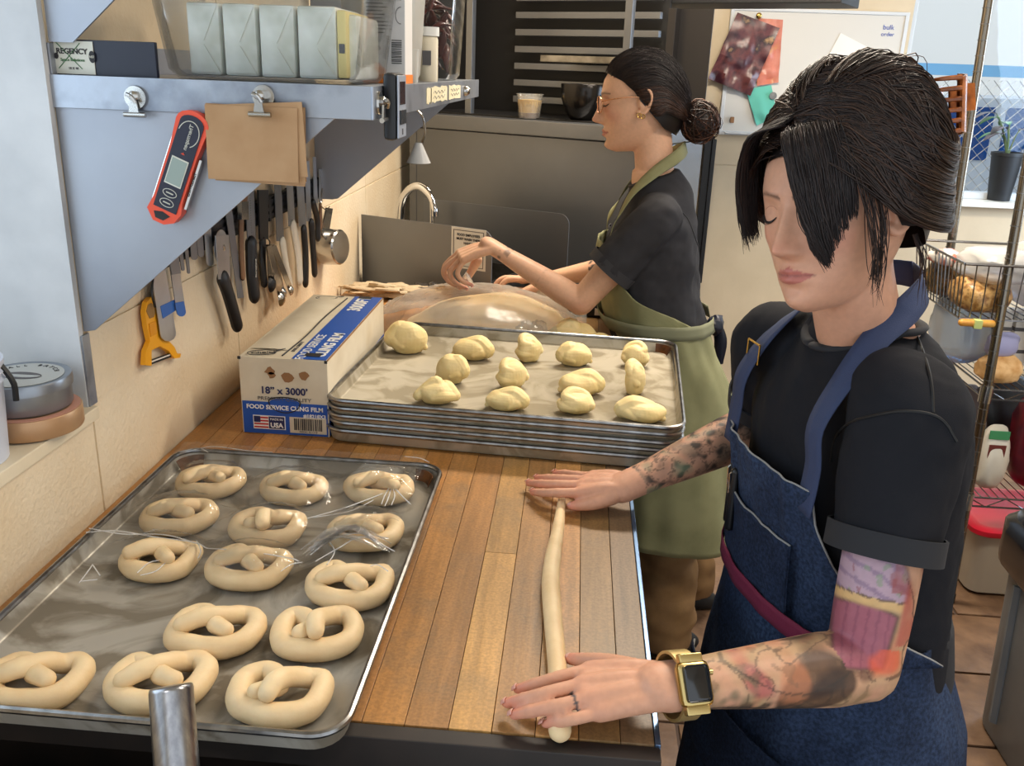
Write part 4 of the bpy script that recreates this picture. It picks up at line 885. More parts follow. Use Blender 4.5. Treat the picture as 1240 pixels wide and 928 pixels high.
q = onx(454, 122, SX1+.003); clip(Vector((SX1+.003, 1.222, 1.513)), (1, 0, 0), 'bright magnetic clip around the shelf corner beside the timer', (0, 1, 0))
M('kraft', (184, 146, 106), .8, noise=(16, (170, 130, 90)))
tlp, brp = ony(252, 126, LY), ony(372, 212, LY)
for k in range(6):
    rng = np.random.RandomState(k); b = MB(); y = LY-.0045-k*.0016; n = 8; G = np.zeros((n, n, 3)); ang_ = rng.uniform(-.09, .07); ox, oz = rng.uniform(-.004, .009), rng.uniform(-.004, .004)
    if k == 5: ang_, ox, oz = .0, -.003, 0
    for i, v in enumerate(np.linspace(0, 1, n)):
        for j, u in enumerate(np.linspace(0, 1, n)):
            x = (u-.5)*.122; z = -(v)*.094; G[i, j] = ((tlp.x+brp.x)/2+ox+x*math.cos(ang_)-z*math.sin(ang_), y-.004*math.sin(v*2.2)*(v)+.003*math.sin(u*6+k)*(v*.7)*.3-.004*(v)*abs(u-.3), tlp.z+oz+x*math.sin(ang_)+z*math.cos(ang_))
    b.sheet(G, .0004); o = single(b, 'kraft_paper', 'kraft', ('innermost brown paper square under the clip, mostly covered', 'second brown paper square, counted from the shelf, showing a sliver of edge', 'third brown paper square, counted from the shelf, showing a sliver of edge', 'fourth brown paper square, counted from the shelf, showing a sliver of edge', 'fifth brown paper square, just behind the front one', 'outermost brown paper square hanging under the clip, fully visible')[k], 'paper', 'brown paper squares under the clip')
# red digital thermometer stuck on the near bracket
M('orange_red', (232, 82, 52), .4); M('lcd', (150, 164, 156), .25); M('thermo_face', (26, 28, 48), .35)
ty_ = SY0-.001; a, c = ony(238, 152, ty_), ony(204, 258, ty_); ax = (c-a).normalized(); sx = Vector((0, -1, 0)).cross(ax); sx = -sx if sx.x > 0 else sx; ro = -sx
tm = thing('thermometer', 'red folding digital thermometer stuck to the near shelf bracket', 'thermometer', ((a+c)/2)[:])
Lh = (c-a).length
def tp(u, v, d=0): return a+ax*(Lh*u)+ro*(.0225*v)+Vector((0, -d, 0))
def tpoly(pts, t, d, mat, name, bev=0):
    b = MB(); b.prism([(Lh*u, .0225*v) for u, v in pts], t, a+Vector((0, -d, 0)) , ax, ro); return b.build(name, mat, tm)
sgnw = ax.cross(ro).y       # thickness direction of prism
def tplate(pts, d0, d1, mat, name):
    t = d1-d0; d = d0 if sgnw < 0 else d1
    return tpoly(pts, t, d, mat, name)
arc = [(-.02-.10*math.cos(t)*1.0, -.92*math.sin(t)) for t in np.linspace(-math.pi/2, math.pi/2, 10)]
body = [(-.02-.13*math.cos(t), 1.0*math.sin(t)) for t in np.linspace(-math.pi/2, math.pi/2, 10)]+[(.28, .86), (.8, .86), (.92, 1.0), (1.04, .75), (1.1, .2), (1.1, -.5), (1.0, -1.05), (.82, -.86), (.28, -.86)]
tplate(body, .0, .016, 'orange_red', 'case')
face = [(-.02-.085*math.cos(t), .72*math.sin(t)) for t in np.linspace(-math.pi/2, math.pi/2, 10)]+[(.94, .72), (.94, -.72)]
tplate(face, .016, .0172, 'thermo_face', 'face')
tplate([(.36, .52), (.66, .52), (.66, -.52), (.36, -.52)], .0172, .0180, 'card_white', 'screen_bezel'); tplate([(.375, .46), (.645, .46), (.645, -.46), (.375, -.46)], .018, .0184, 'lcd', 'screen')
for u in (.75, .86): 
    MB().tube([tp(u+.042*math.cos(t), .42*math.sin(t), .0175) for t in np.linspace(0, 6.28, 24)], .0005, 5).build('button_ring', 'card_white', tm)
    MB().tube([tp(u, v, .0176) for v in (-.22, .22)], .0009, 4).build('button_mark', 'card_white', tm)
MB().tube([tp(.09+.17*math.cos(t)*.8, .62*math.sin(t), .0175) for t in np.linspace(.5, 4.6, 20)], .0006, 5).build('logo_ring', 'card_white', tm)
text('lettering', 'Thermapen', .0075, 'card_white', tp(.12, .05, .0178), ax, -ro, tm); text('lettering', '4', .007, 'orange_red', tp(.30, .05, .0178), ax, -ro, tm)
tplate([(.99, .42), (1.06, .1), (1.06, -.4), (1.0, -.6), (.97, -.1)], .016, .0166, 'black_plastic', 'lanyard_hole')
MB().tube([tp(.15, -.98, .008), tp(.93, -1.0, .008)], .0016, 8).build('probe', 'steel', tm); b = MB(); b.tube([tp(.3, .95, .007), tp(.86, .98, .007)], .004, 8); b.build('side_plate', 'steel', tm)
text('lettering', 'ThermoWorks', .0055, 'ink_black', tp(.58, .98, .0115), ax, -ro, tm)
# black and silver timer at the shelf corner
tq = ony(471, 128, 1.262); tmx = SX1+.012
ti = thing('kitchen_timer', 'black and silver magnetic timer on the shelf front near the corner', 'timer', (tmx, 1.28, 1.46))
MB().bx((SX1+.0035, 1.25, 1.463), (SX1+.022, 1.312, 1.551), .006).build('case', 'black_plastic', ti)
MB().bx((SX1+.0221, 1.254, 1.466), (SX1+.0245, 1.309, 1.548), .0012).build('front_plate', M('silver_plastic', (170, 178, 192), .35, .3), ti)
MB().bx((SX1+.0246, 1.263, 1.510), (SX1+.0252, 1.300, 1.540)).build('screen', M('dark_screen', (40, 30, 40), .2), ti)
for k in range(3): MB().bx((SX1+.0246, 1.262+k*.0145, 1.484), (SX1+.0268, 1.272+k*.0145, 1.503), .001).build('button', 'black_plastic', ti)
MB().bx((SX1+.0246, 1.278, 1.470), (SX1+.0253, 1.284, 1.478)).build('printed_mark', 'ink_grey', ti)
# tape labels, cup magnets and scoop along the front lip
M('masking_tape', (224, 216, 186), .7, noise=(50, (212, 200, 164)))
for k, (p0, p1, lb) in enumerate(((516, 522, 'torn narrow masking tape tab on the shelf lip'), (521, 541, 'long masking tape label with pen writing on the shelf lip'), (543, 557, 'short torn masking tape label near the far shelf corner'))):
    y0, y1 = onx(p0, 118, SX1+.003).y, onx(p1, 118, SX1+.003).y; t = thing('tape_label', lb, 'label', (SX1+.0035, (y0+y1)/2, 1.50), 'tape labels')
    b = MB(); n = 9; top_ = [(y0+(y1-y0)*i/n, 1.526+random.uniform(-.002, .002)) for i in range(n+1)]; bot = [(y1-(y1-y0)*i/n, 1.500+random.uniform(-.002, .002)) for i in range(n+1)]
    b.prism(top_+bot, .0006, (SX1+.0034, 0, 0), (0, 1, 0), (0, 0, 1)); b.build('tape', 'masking_tape', t)
    if k:
        for r_ in range(2): MB().tube([(SX1+.0043, y0+(y1-y0)*u, 1.517-r_*.009+.0025*math.sin(u*31+k)) for u in np.linspace(.15, .85, 22)], .0005, 4).build('pen_writing', 'ink_grey', t)
b = MB(); y = onx(562, 115, SX1+.003).y; b.lathe([(.0001, 0), (.011, 0), (.011, .006), (.006, .012), (.0001, .012)], (SX1+.0035, y, 1.512), 18, Matrix.Rotation(math.pi/2, 4, 'Y')); single(b, 'round_magnet', 'steel', 'small round silver magnet at the far corner of the shelf lip', 'magnet')
hk = onx(503, 142, SX1-.004); hs = thing('measuring_scoop', 'white scoop hanging from a hook under the shelf front', 'scoop', (SX1-.005, hk.y, 1.42))
yy = hk.y; MB().tube([(SX1-.004, yy, 1.495), (SX1+.008, yy+.004, 1.48), (SX1+.010, yy+.010, 1.455), (SX1+.004, yy+.012, 1.435)], .0045, 8, samples=16, ry=.0018).build('handle', 'steel', hs)
MB().lathe([(.004, .0), (.019, -.032), (.0205, -.032), (.0055, .001)], (SX1+.0, yy+.008, 1.438), 24).build('cone', M('grey_plastic', (186, 186, 184), .4), hs)

# ================================================================== KNIFE RACK AND TOOLS ON THE WALL
TX = WX+.016
def onW(px, py, d=.016): return onx(px, py, WX+d)
A_, B_ = onW(225, 298), onW(402, 216)
rack = thing('magnetic_rack', 'black ribbed magnetic knife rack across the tiled wall', 'rack', (WX, 2.0, 1.245))
z0 = 1.222; ys0, ys1 = 1.40, 2.575
MB().bx((WX+.001, ys0, z0), (WX+.013, ys1, z0+.05), .002).build('backing', 'black_plastic', rack)
for k in range(3): MB().bx((WX+.013, ys0, z0+.006+k*.015), (WX+.0152, ys1, z0+.014+k*.015), .0008).build('magnet_strip', M('rack_strip', (40, 42, 50), .4, .5) if k == 0 else 'rack_strip', rack)
for yy in (1.98, 2.14): MB().bx((WX+.0005, yy, z0-.002), (WX+.0158, yy+.012, z0+.052), .001).build('end_cap', 'black_plastic', rack)
M('blade', (206, 208, 212), .32, .85, noise=(8, (180, 182, 186))); M('blade_dark', (140, 142, 148), .4, .8); M('white_handle', (228, 222, 208), .45); M('black_handle', (18, 18, 22), .45); M('wood_handle', (140, 100, 66), .55, noise=(40, (110, 76, 48)), stretch=(1, 1, .2)); M('yellow_plastic', (240, 166, 24), .4); M('label_blue', (34, 98, 180), .4)
def flat(pts_px, d, t, mat, name, parent):      # a flat shape held against the wall, outlined on the wall plane
    pl = [onW(px, py, d) for px, py in pts_px]; b = MB()
    b.prism([(p.y, p.z) for p in pl], t, (WX+d, 0, 0), (0, 1, 0), (0, 0, 1)); return b.build(name, mat, parent)
def taper(c0, c1, w0, w1, round_=True):   # outline of a bar from pixel c0 to c1 with half widths w0, w1 (px)
    dx, dy = c1[0]-c0[0], c1[1]-c0[1]; L_ = math.hypot(dx, dy); nx, ny = -dy/L_, dx/L_
    P = [(c0[0]+nx*w0, c0[1]+ny*w0), (c1[0]+nx*w1, c1[1]+ny*w1)]
    if round_: P += [(c1[0]+nx*w1*math.cos(a)+dx/L_*w1*math.sin(a), c1[1]+ny*w1*math.cos(a)+dy/L_*w1*math.sin(a)) for a in np.linspace(.4, math.pi-.4, 5)]
    P += [(c1[0]-nx*w1, c1[1]-ny*w1), (c0[0]-nx*w0, c0[1]-ny*w0)]
    return P
def tool(name, label, cat, c, group=None): p = onW(*c); return thing(name, label, cat, (TX, p.y, p.z), group)
def handle(pts_px, r_px, d, mat, parent, name='handle', ry=None):
    P = [onW(x, y, d) for x, y in pts_px]; k = [(p-CAM).length/FOC for p in P]
    MB().tube([p[:] for p in P], [1.2*r*s for r, s in zip(r_px, k)], 12, samples=24, ry=[.007 if ry is None else ry]*len(P), up=(1, 0, 0), dome=True).build(name, mat, parent)
SPG = 'spatulas and small blades on the magnetic rack'
o = tool('wide_spatula', 'wide steel spatula with a blue label band behind the yellow peeler', 'spatula', (202, 340), SPG); flat(taper((186, 296), (203, 404), 8.5, 9.5), .017, .0012, 'blade', 'blade', o); flat([(194, 371), (211, 363), (213, 376), (197, 386)], .0184, .0004, 'label_blue', 'label_band', o)
o = tool('narrow_spatula', 'steel spatula with a round blue tip right of the wide one', 'spatula', (212, 330), SPG); flat(taper((203, 275), (219, 378), 5.5, 5.5), .020, .0012, 'blade', 'blade', o); flat(taper((217, 366), (219.5, 378), 5.5, 5.5), .0214, .0004, 'label_blue', 'label_band', o)
o = tool('tapered_scraper', 'grey flat scraper blade above the blue tipped spatula', 'scraper', (215, 300), SPG); flat(taper((205, 280), (213, 332), 6.5, 5.5, False), .0225, .001, 'blade_dark', 'blade', o)
for (a0, a1, wA, wB, lb) in (((216, 285), (221, 326), 2.4, 2, 'thin dark blade hanging lowest by the bracket edge'), ((222, 272), (228, 330), 2.4, 1.6, 'thin dark blade with a long narrow point'), ((231, 262), (235, 311), 4, 4, 'short grey round ended blade'), ((238, 255), (243, 308), 4, 3.6, 'short brownish grey round ended blade'), ((247, 235), (254, 318), 4.5, 4.2, 'long pale palette blade left of the pizza cutter')):
    o = tool('palette_knife', lb, 'blade', ((a0[0]+a1[0])/2, (a0[1]+a1[1])/2), SPG); flat(taper(a0, a1, wA, wB), .0165, .0012, 'blade_dark' if wA < 4.4 else 'blade', 'blade', o); flat(taper(a0, (a0[0]+(a1[0]-a0[0])*.25, a0[1]+(a1[1]-a0[1])*.25), wA+.6, wA+.4, False), .0178, .002, 'blade_dark', 'tang', o)
pe = tool('yellow_peeler', 'yellow plastic vegetable peeler hanging against the wall', 'peeler', (190, 400))
out = [(172, 366), (177, 360), (185, 359), (191, 365), (195, 380), (196, 396), (193, 408), (199, 413), (206, 420), (210, 430), (214, 428), (213, 433), (206, 434), (199, 425), (188, 419), (178, 424), (178, 443), (170, 442), (171, 425), (176, 413), (172, 395), (170, 378)]
flat(out, .006, .008, 'yellow_plastic', 'body', pe)
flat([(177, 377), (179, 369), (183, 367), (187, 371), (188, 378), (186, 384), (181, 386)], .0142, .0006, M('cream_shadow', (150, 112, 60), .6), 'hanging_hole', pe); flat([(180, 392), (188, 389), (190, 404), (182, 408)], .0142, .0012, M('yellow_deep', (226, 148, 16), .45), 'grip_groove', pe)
flat([(178, 437), (207, 427), (209, 431), (179, 442)], .007, .004, 'black_handle', 'blade_frame', pe); flat([(180, 438.5), (206, 429), (207, 430), (181, 440)], .0112, .0006, 'white_handle', 'blade_slot', pe)
MB().tube([onW(188, 372, .02), onW(184, 355, .02), onW(186, 330, .018)], .002, 6, samples=8).build('hook', 'black_plastic', pe)
pc = tool('pizza_cutter', 'pizza wheel cutter with a clear guard and black curved handle', 'cutter', (272, 320))
c = onW(268, 300, .024); MB().lathe([(.0001, -.001), (.034, -.0006), (.034, .0006), (.0001, .001)], c, 36, Matrix.Rotation(math.pi/2, 4, 'Y')).build('wheel', 'blade', pc); MB().lathe([(.0001, 0), (.006, 0), (.006, .005), (.0001, .006)], c+Vector((.001, 0, 0)), 16, Matrix.Rotation(math.pi/2, 4, 'Y')).build('axle', 'steel', pc)
flat(taper((268, 285), (271, 338), 8, 7, False), .027, .002, 'blade', 'guard', pc); handle([(270, 338), (275, 352), (281, 372), (287, 394)], [9, 7.5, 7.5, 7], .026, 'black_handle', pc, ry=.011)
o = tool('steel_ruler', 'long narrow steel strip between pizza cutter and brush', 'ruler', (282, 290)); flat(taper((272, 226), (291, 361), 4.2, 3.4, False), .0185, .0015, 'blade_dark', 'strip', o)
br_ = tool('pastry_brush', 'wooden handled pastry brush beside the grater', 'brush', (293, 290)); flat(taper((291, 222), (291.5, 244), 5.5, 4, False), .020, .007, 'wood_handle', 'bristle_block', br_); flat(taper((291.5, 244), (292, 266), 4.2, 4.2, False), .0195, .009, 'steel', 'ferrule', br_); handle([(292, 268), (292, 300), (294, 335)], [4, 3.6, 4], .023, 'wood_handle', br_, ry=.005)
mg = tool('rasp_grater', 'black handled rasp grater with a toothed steel strip', 'grater', (302, 300)); flat(taper((300, 200), (304, 296), 5, 5, False), .022, .002, 'blade_dark', 'rasp', mg)
b = MB()
for k in range(30):
    q = onW(301.5+k*.12, 204+k*3, .0245); b.box(q, (.0012, .0022, .0014))
b.build('teeth', 'steel', mg); handle([(304, 296), (305, 330), (308, 358)], [8.5, 9, 8], .026, 'black_handle', mg, ry=.011)
text('lettering', 'Microplane', .0085, 'white_handle', onW(310, 325, .0385), Vector((0, .1, 1)), Vector((0, -1, .1)), mg)
o = tool('black_opener', 'short black handled tool half hidden behind the rasp grater', 'tool', (318, 310)); flat(taper((317, 230), (318, 290), 6, 5, False), .018, .004, 'black_handle', 'shaft', o); handle([(318, 292), (318, 320), (320, 344)], [5, 5, 4], .019, 'black_handle', o)
ms = tool('measuring_spoons', 'ring of steel measuring spoons hanging from the rack', 'spoons', (332, 320))
for k, (sx0, sy0, sx1, sy1, R) in enumerate(((325, 296, 328, 344, 10), (329, 296, 342, 356, 8), (331, 298, 352, 352, 6), (326, 298, 340, 362, 9))):
    flat(taper((sx0, sy0), (sx1, sy1), 3, 3), .026+k*.004, .0012, 'steel', 'spoon_handle', ms); q = onW(sx1, sy1, .030+k*.004); r = R*(q-CAM).length/FOC
    MB().lathe([(.0001, .55*r), (.5*r, .48*r), (.85*r, .25*r), (r, 0), (.93*r, 0), (.8*r, .2*r), (.0001, .45*r)], q, 22, Matrix.Rotation(math.pi/2, 4, 'Y')).build('spoon_bowl', 'steel' if k else 'black_handle', ms)
MB().tube([onW(322+8*math.cos(t)*.6, 294+5*math.sin(t), .03) for t in np.linspace(0, 6.28, 16)], .0012, 6).build('ring', 'black_handle', ms)
KG = 'knives on the magnetic rack'
def knife(lb, blade0, blade1, w0, w1, hpts, hr, hm, d=.018, bm='blade'):
    o = tool('kitchen_knife', lb, 'knife', hpts[0], KG); flat(taper(blade0, blade1, w0*.74, w1*.78, False), d, .0018, bm, 'blade', o); handle(hpts, hr, d+.004, hm, o); return o
knife('white handled knife with a plain dark broad blade', (334, 190), (339, 292), 5, 5.5, [(342, 294), (346, 320), (351, 344)], [6, 5, 4.5], 'white_handle', .0175, 'blade_dark')
knife('white handled knife nearer the far bracket, with a serrated blade', (349, 200), (353, 274), 4.5, 5, [(355, 274), (361, 310), (363, 338)], [6.5, 7, 6.5], 'white_handle', .021, 'blade')
knife('black handled knife with a wide pale blade', (361, 195), (366, 274), 5.5, 5.5, [(368, 278), (370, 310), (370, 342)], [5, 5, 5.5], 'black_handle', .018)
knife('black handled knife with two rivets and a narrow blade', (371, 195), (374, 268), 3.5, 3.5, [(377, 270), (379, 300), (381, 330)], [4.6, 4.6, 5.2], 'black_handle', .020)
knife('shortest black handled knife next to the measuring cup', (380, 190), (382, 246), 2.2, 3, [(379, 246), (384, 265), (385, 288)], [4, 4, 4], 'black_handle', .018)
o = tool('small_wood_knife', 'small brown handled knife tip behind the short black knife', 'knife', (389, 270), KG); flat(taper((388, 205), (388, 245), 2, 2, False), .0165, .0012, 'blade', 'blade', o); handle([(388, 248), (388, 280)], [2.6, 2.6], .017, 'wood_handle', o, ry=.004)
mc = tool('measuring_cup', 'steel measuring cup hanging by its handle beside the far bracket', 'cup', (404, 298)); q = onW(403, 299, .04); q0 = onW(390, 296, .02)
kk = (q-CAM).length/FOC; axd = Vector((.9, -.25, .05)).normalized(); Rm = axd.to_track_quat('Z', 'Y').to_matrix().to_4x4(); r = 20.5*kk
MB().lathe([(r, -.024), (r*1.04, -.024), (r*1.0, .022), (r*.92, .026), (.0001, .027)], q, 32, Rm).build('cup', 'steel', mc); MB().lathe([(r*.97, -.023), (r*.92, .018), (.0001, .02)], q, 28, Rm).build('cup_inside', 'steel_worn', mc)
flat(taper((398, 252), (392, 286), 4, 4.5, False), .020, .003, 'steel', 'handle', mc); MB().tube([onW(390, 228, .018), onW(389, 248, .022), onW(395, 254, .024), onW(399, 250, .022)], .0016, 6, samples=12).build('hook', 'steel', mc)

# ================================================================== ON THE LEFT SILL
q = ony(36, 488, 1.105)
cpt = thing('copper_tape_roll', 'copper coloured tape roll lying flat on the window sill', 'tape roll', (q.x, q.y, 1.07))
MB().lathe([(.042, .002), (.0645, .002), (.0655, .004), (.0655, .028), (.0645, .030), (.042, .030), (.042, .002)], (q.x, q.y, 1.0705), 40).build('roll', M('copper', (204, 168, 130), .38, .5, noise=(9, (186, 146, 108))), cpt)
MB().lathe([(.052, .0302), (.063, .0302), (.063, .0308), (.052, .0308)], (q.x, q.y, 1.0705), 40).build('rim_label', M('pink_tape', (206, 150, 128), .5), cpt)
tn = thing('lidded_tin', 'round silver tin with a printed lid standing on the copper tape roll', 'tin', (q.x-.006, q.y+.004, 1.1015))
tcx = Vector((q.x-.006, q.y+.004, 1.1018))
MB().lathe([(.0001, 0), (.056, 0), (.058, .003), (.058, .036), (.0001, .036)], tcx, 44).build('tin_body', M('tin_metal', (150, 156, 164), .34, .8), tn)
MB().lathe([(.059, .029), (.061, .029), (.061, .040), (.0598, .043), (.0565, .0435), (.0545, .0425), (.0001, .0425)], tcx, 44).build('lid', 'tin_metal', tn)
lz = tcx+Vector((0, 0, .0427)); MB().lathe([(.0001, .0004), (.051, .0004), (.051, 0)], lz, 40).build('lid_print', M('tin_print', (182, 184, 180), .4), tn)
b = MB(); b.prism([(.022*math.cos(t)*1.25, .014*math.sin(t)) for t in np.linspace(0, 6.28, 24)[:-1]], .0004, lz+Vector((0, -.004, .0006)), (1, 0, 0), (0, 1, 0)); b.build('lid_picture', 'ink_grey', tn)
b = MB(); b.prism([(.020*math.cos(t)*1.2, .010*math.sin(t)) for t in np.linspace(3.14, 6.28, 14)], .0004, lz+Vector((.002, -.002, .001)), (1, 0, 0), (0, 1, 0)); b.build('lid_picture_light', 'tin_print', tn)
for k, (ang_, s) in enumerate([(a, c_) for a, c_ in zip(np.linspace(math.pi*.95, math.pi*.05, 13), 'SMALL BATCH  ')]):
    if s != ' ': pp_ = lz+Vector((.041*math.cos(ang_), .041*math.sin(ang_), .0006)); text('lettering', s, .0095, 'ink_black', pp_, (math.sin(ang_), -math.cos(ang_), 0), (math.cos(ang_), math.sin(ang_), 0), tn)
wt = thing('white_bucket', 'white ribbed plastic bucket at the picture edge on the sill', 'bucket', (-.86, .915, 1.07))
pr_ = [(.0001, .002), (.06, .002)]; 
cq = ony(-62, 500, .985); cq.z = 1.0705
b = MB(); b.lathe([(.0001, 0), (.058, 0), (.064, .10), (.067, .104), (.064, .108), (.067, .114), (.064, .118), (.068, .124), (.068, .13), (.063, .13), (.056, .004), (.0001, .004)], cq, 36); b.build('bucket', M('white_plastic', (206, 212, 226), .45), wt)
MB().tube([cq+Vector((.05, .03, .13)), cq+Vector((.069, .03, .10)), cq+Vector((.071, .028, .075))], .004, 6, samples=8).build('dark_strap', 'black_plastic', wt)

# ================================================================== WHITEBOARD WALL
def onb(px, py, d=0): return ony(px, py, YB-d)
wbd = thing('whiteboard', 'white dry erase board with a pale metal frame on the rear wall', 'whiteboard', (1.0, YB, 1.58))
X0, X1, Z0, Z1 = .628, 1.372, 1.328, 1.845
MB().bx((X0, YB-.012, Z0), (X1, YB-.001, Z1), .002).build('board', M('board_white', (206, 203, 196), .35), wbd)
b = MB()
for s in ((X0-.008, X1+.008, Z0-.012, Z0+.006), (X0-.008, X1+.008, Z1-.006, Z1+.008)): MB().bx((s[0], YB-.018, s[2]), (s[1], YB-.001, s[3]), .002).build('frame_rail', 'window_frame', wbd)
for x in (X0, X1): MB().bx((x-.008, YB-.017, Z0), (x+.008, YB-.001, Z1), .002).build('frame_stile', 'window_frame', wbd)
MB().bx((X0+.02, YB-.05, Z0-.006), (X1-.1, YB-.018, Z0+.0), .002).build('pen_ledge', 'window_frame', wbd)
M('marker_blue', (60, 90, 170), .5)
text('lettering', 'bulk', .028, 'marker_blue', Vector((1.30, YB-.0132, 1.79)), FXv, FZv, wbd); text('lettering', 'order', .024, 'marker_blue', Vector((1.30, YB-.0132, 1.762)), FXv, FZv, wbd)
def paper(name, pts, d, mat, label, cat='paper', crump=.006, n=14, seed=1, cols=None):
    a, b_, c, e = [onb(x, y, d) for x, y in pts]; G = np.zeros((n, n, 3))
    for i, v in enumerate(np.linspace(0, 1, n)):
        for j, u in enumerate(np.linspace(0, 1, n)):
            p = (a*(1-u)+b_*u)*(1-v)+(e*(1-u)+c*u)*v; p = Vector(p); p.y -= crump*(1+2*nz((p.x, 0, p.z), 22, seed))*(.3+v) ; G[i, j] = p
    b2 = MB(); b2.sheet(G, .0006)
    o = single(b2, name, mat, label, cat); return o
# a crumpled dark printed food bag, a second pinkish one behind it
def bagmat(name, cs, scale):
    m = M(name, cs[0], .3); nt = m.node_tree; N = nt.nodes; L = nt.links
    tc = N.new('ShaderNodeTexCoord'); n = N.new('ShaderNodeTexVoronoi'); n.inputs['Scale'].default_value = scale; n2 = N.new('ShaderNodeTexNoise'); n2.inputs['Scale'].default_value = scale*.8; n2.inputs['Detail'].default_value = 5
    L.new(tc.outputs['Object'], n2.inputs[0]); r = N.new('ShaderNodeValToRGB'); e = r.color_ramp.elements
    e[0].position = .3; e[0].color = (*lin(cs[0]), 1); e[1].position = .72; e[1].color = (*lin(cs[-1]), 1)
    for k, c in enumerate(cs[1:-1]): x = e.new(.3+.42*(k+1)/(len(cs)-1)); x.color = (*lin(c), 1)
    L.new(n2.outputs['Fac'], r.inputs[0]); L.new(r.outputs[0], N['Principled BSDF'].inputs['Base Color'])
bagmat('print_dark_bag', [(40, 20, 28), (66, 34, 44), (104, 60, 60), (50, 34, 40), (190, 150, 100)], 14)
bagmat('print_pink_bag', [(196, 150, 80), (190, 110, 90), (206, 130, 110), (170, 84, 80)], 12)
paper('printed_bag', [(918, 22), (948, 24), (942, 100), (916, 104)], .016, 'print_pink_bag', 'ochre and pink printed bag hung half behind the dark one on the whiteboard', 'bag', .010, seed=4)
paper('printed_bag', [(893, 15), (944, 34), (908, 116), (857, 95)], .030, 'print_dark_bag', 'crumpled dark printed food bag clipped to the whiteboard corner', 'bag', .014, seed=8)
q = onb(919, 19, .034); b = MB(); b.blob(q, (.013, .008, .013), 10); single(b, 'brass_magnet', 'brass', 'small brass magnet holding the dark printed bag', 'magnet')
paper('turquoise_note', [(903, 108), (934, 103), (941, 142), (916, 152)], .022, M('turquoise', (96, 186, 168), .7), 'turquoise paper note under a grey magnet on the whiteboard', 'note', .004, seed=2)
q = onb(936, 116, .026); b = MB(); b.lathe([(.0001, 0), (.016, 0), (.016, .006), (.0001, .007)], q, 18, Matrix.Rotation(math.pi/2, 4, 'X')); single(b, 'grey_magnet', 'steel_worn', 'round grey magnet on the turquoise note', 'magnet')
paper('white_sheet', [(1018, 40), (1060, 62), (1040, 110), (990, 92)], .014, M('sheet_white', (230, 226, 218), .6), 'tilted white paper sheet on the whiteboard, partly behind the person in front', 'paper', .002)
b = MB(); q = onb(887, 146, .016); b.bx((q.x-.012, YB-.026, q.z-.010), (q.x+.006, YB-.0185, q.z+.016), .002); single(b, 'small_photo', 'card_brown', 'tiny brown photo stuck at the lower whiteboard corner', 'photo')
# black upright channel on the wall, behind the second baker
t_, u_ = onb(861, 165, .05), onb(841, 342, .05); b = MB(); xx = (t_.x+u_.x)/2
b.bx((xx-.022, YB-.05, u_.z), (xx+.022, YB-.002, t_.z), .003); b.bx((xx+.010, YB-.062, u_.z), (xx+.030, YB-.045, t_.z-.012), .003); single(b, 'black_channel', 'black_plastic', 'tall black plastic channel fixed upright to the rear wall', 'channel')
# ------------------------------------------------------------------ plants on the rear sill
M('pot_black', (24, 26, 30), .5); M('soil', (52, 38, 28), .9); M('leaf_green', (70, 130, 56), .4, noise=(20, (50, 104, 44))); M('leaf_dark', (66, 70, 76), .35, noise=(20, (96, 70, 76))); M('stem_green', (90, 110, 70), .5)
def leaf(base, d, L_, w, parent, mat, droop=.3):
    d = Vector(d).normalized(); s = d.cross(Vector((0, 0, 1))).normalized(); n = 9; G = []
    for i in range(n):
        t = i/(n-1); p = base+d*(L_*t)+Vector((0, 0, -droop*L_*t*t)); ww = w*math.sin(math.pi*min(1, t*.96+.03))**.8*.5
        G.append([p-s*ww+Vector((0, 0, .18*ww)), p, p+s*ww+Vector((0, 0, .18*ww))])
    b = MB(); b.sheet(np.array(G), .0008); b.build('leaf', mat, parent, smooth=180)
def plant(px0, py0, label, sc=1.0, mat='leaf_dark', seed=3, n=7, Y=YB-.0):
    c = ony(px0, py0, YB+.05); c.z = 1.0705; t = thing('potted_plant', label, 'plant', c)
    rr = .066*sc
    MB().lathe([(.0001, .001), (rr*.72, .001), (rr, .20*sc), (rr*1.06, .20*sc), (rr*1.06, .215*sc), (rr*.93, .215*sc), (rr*.9, .19*sc), (.0001, .19*sc)], c, 28).build('pot', 'pot_black', t); MB().lathe([(rr*.9, .191*sc), (.0001, .196*sc)], c, 20).build('soil', 'soil', t)
    rng = np.random.RandomState(seed)
    for k in range(n):
        a = rng.uniform(0, 6.28); h = rng.uniform(.10, .2)*sc; o_ = c+Vector((0, 0, .19*sc)); tip = o_+Vector((math.cos(a)*h*.45, math.sin(a)*h*.25, h))
        MB().tube([o_[:], ((o_+tip)/2+Vector((0, 0, .02)))[:], tip[:]], [.004*sc, .003*sc, .0025*sc], 6, samples=8).build('stem', 'stem_green', t)
        leaf(tip, (math.cos(a), math.sin(a)*.4, .25), rng.uniform(.08, .12)*sc, .055*sc, t, mat if k % 3 else 'leaf_green', .6)
plant(1208, 245, 'dark leaved houseplant in a black pot on the rear window sill', 1.0, 'leaf_dark', 3)
plant(1262, 247, 'small green plant at the picture edge of the rear window sill', .7, 'leaf_green', 6, 9)
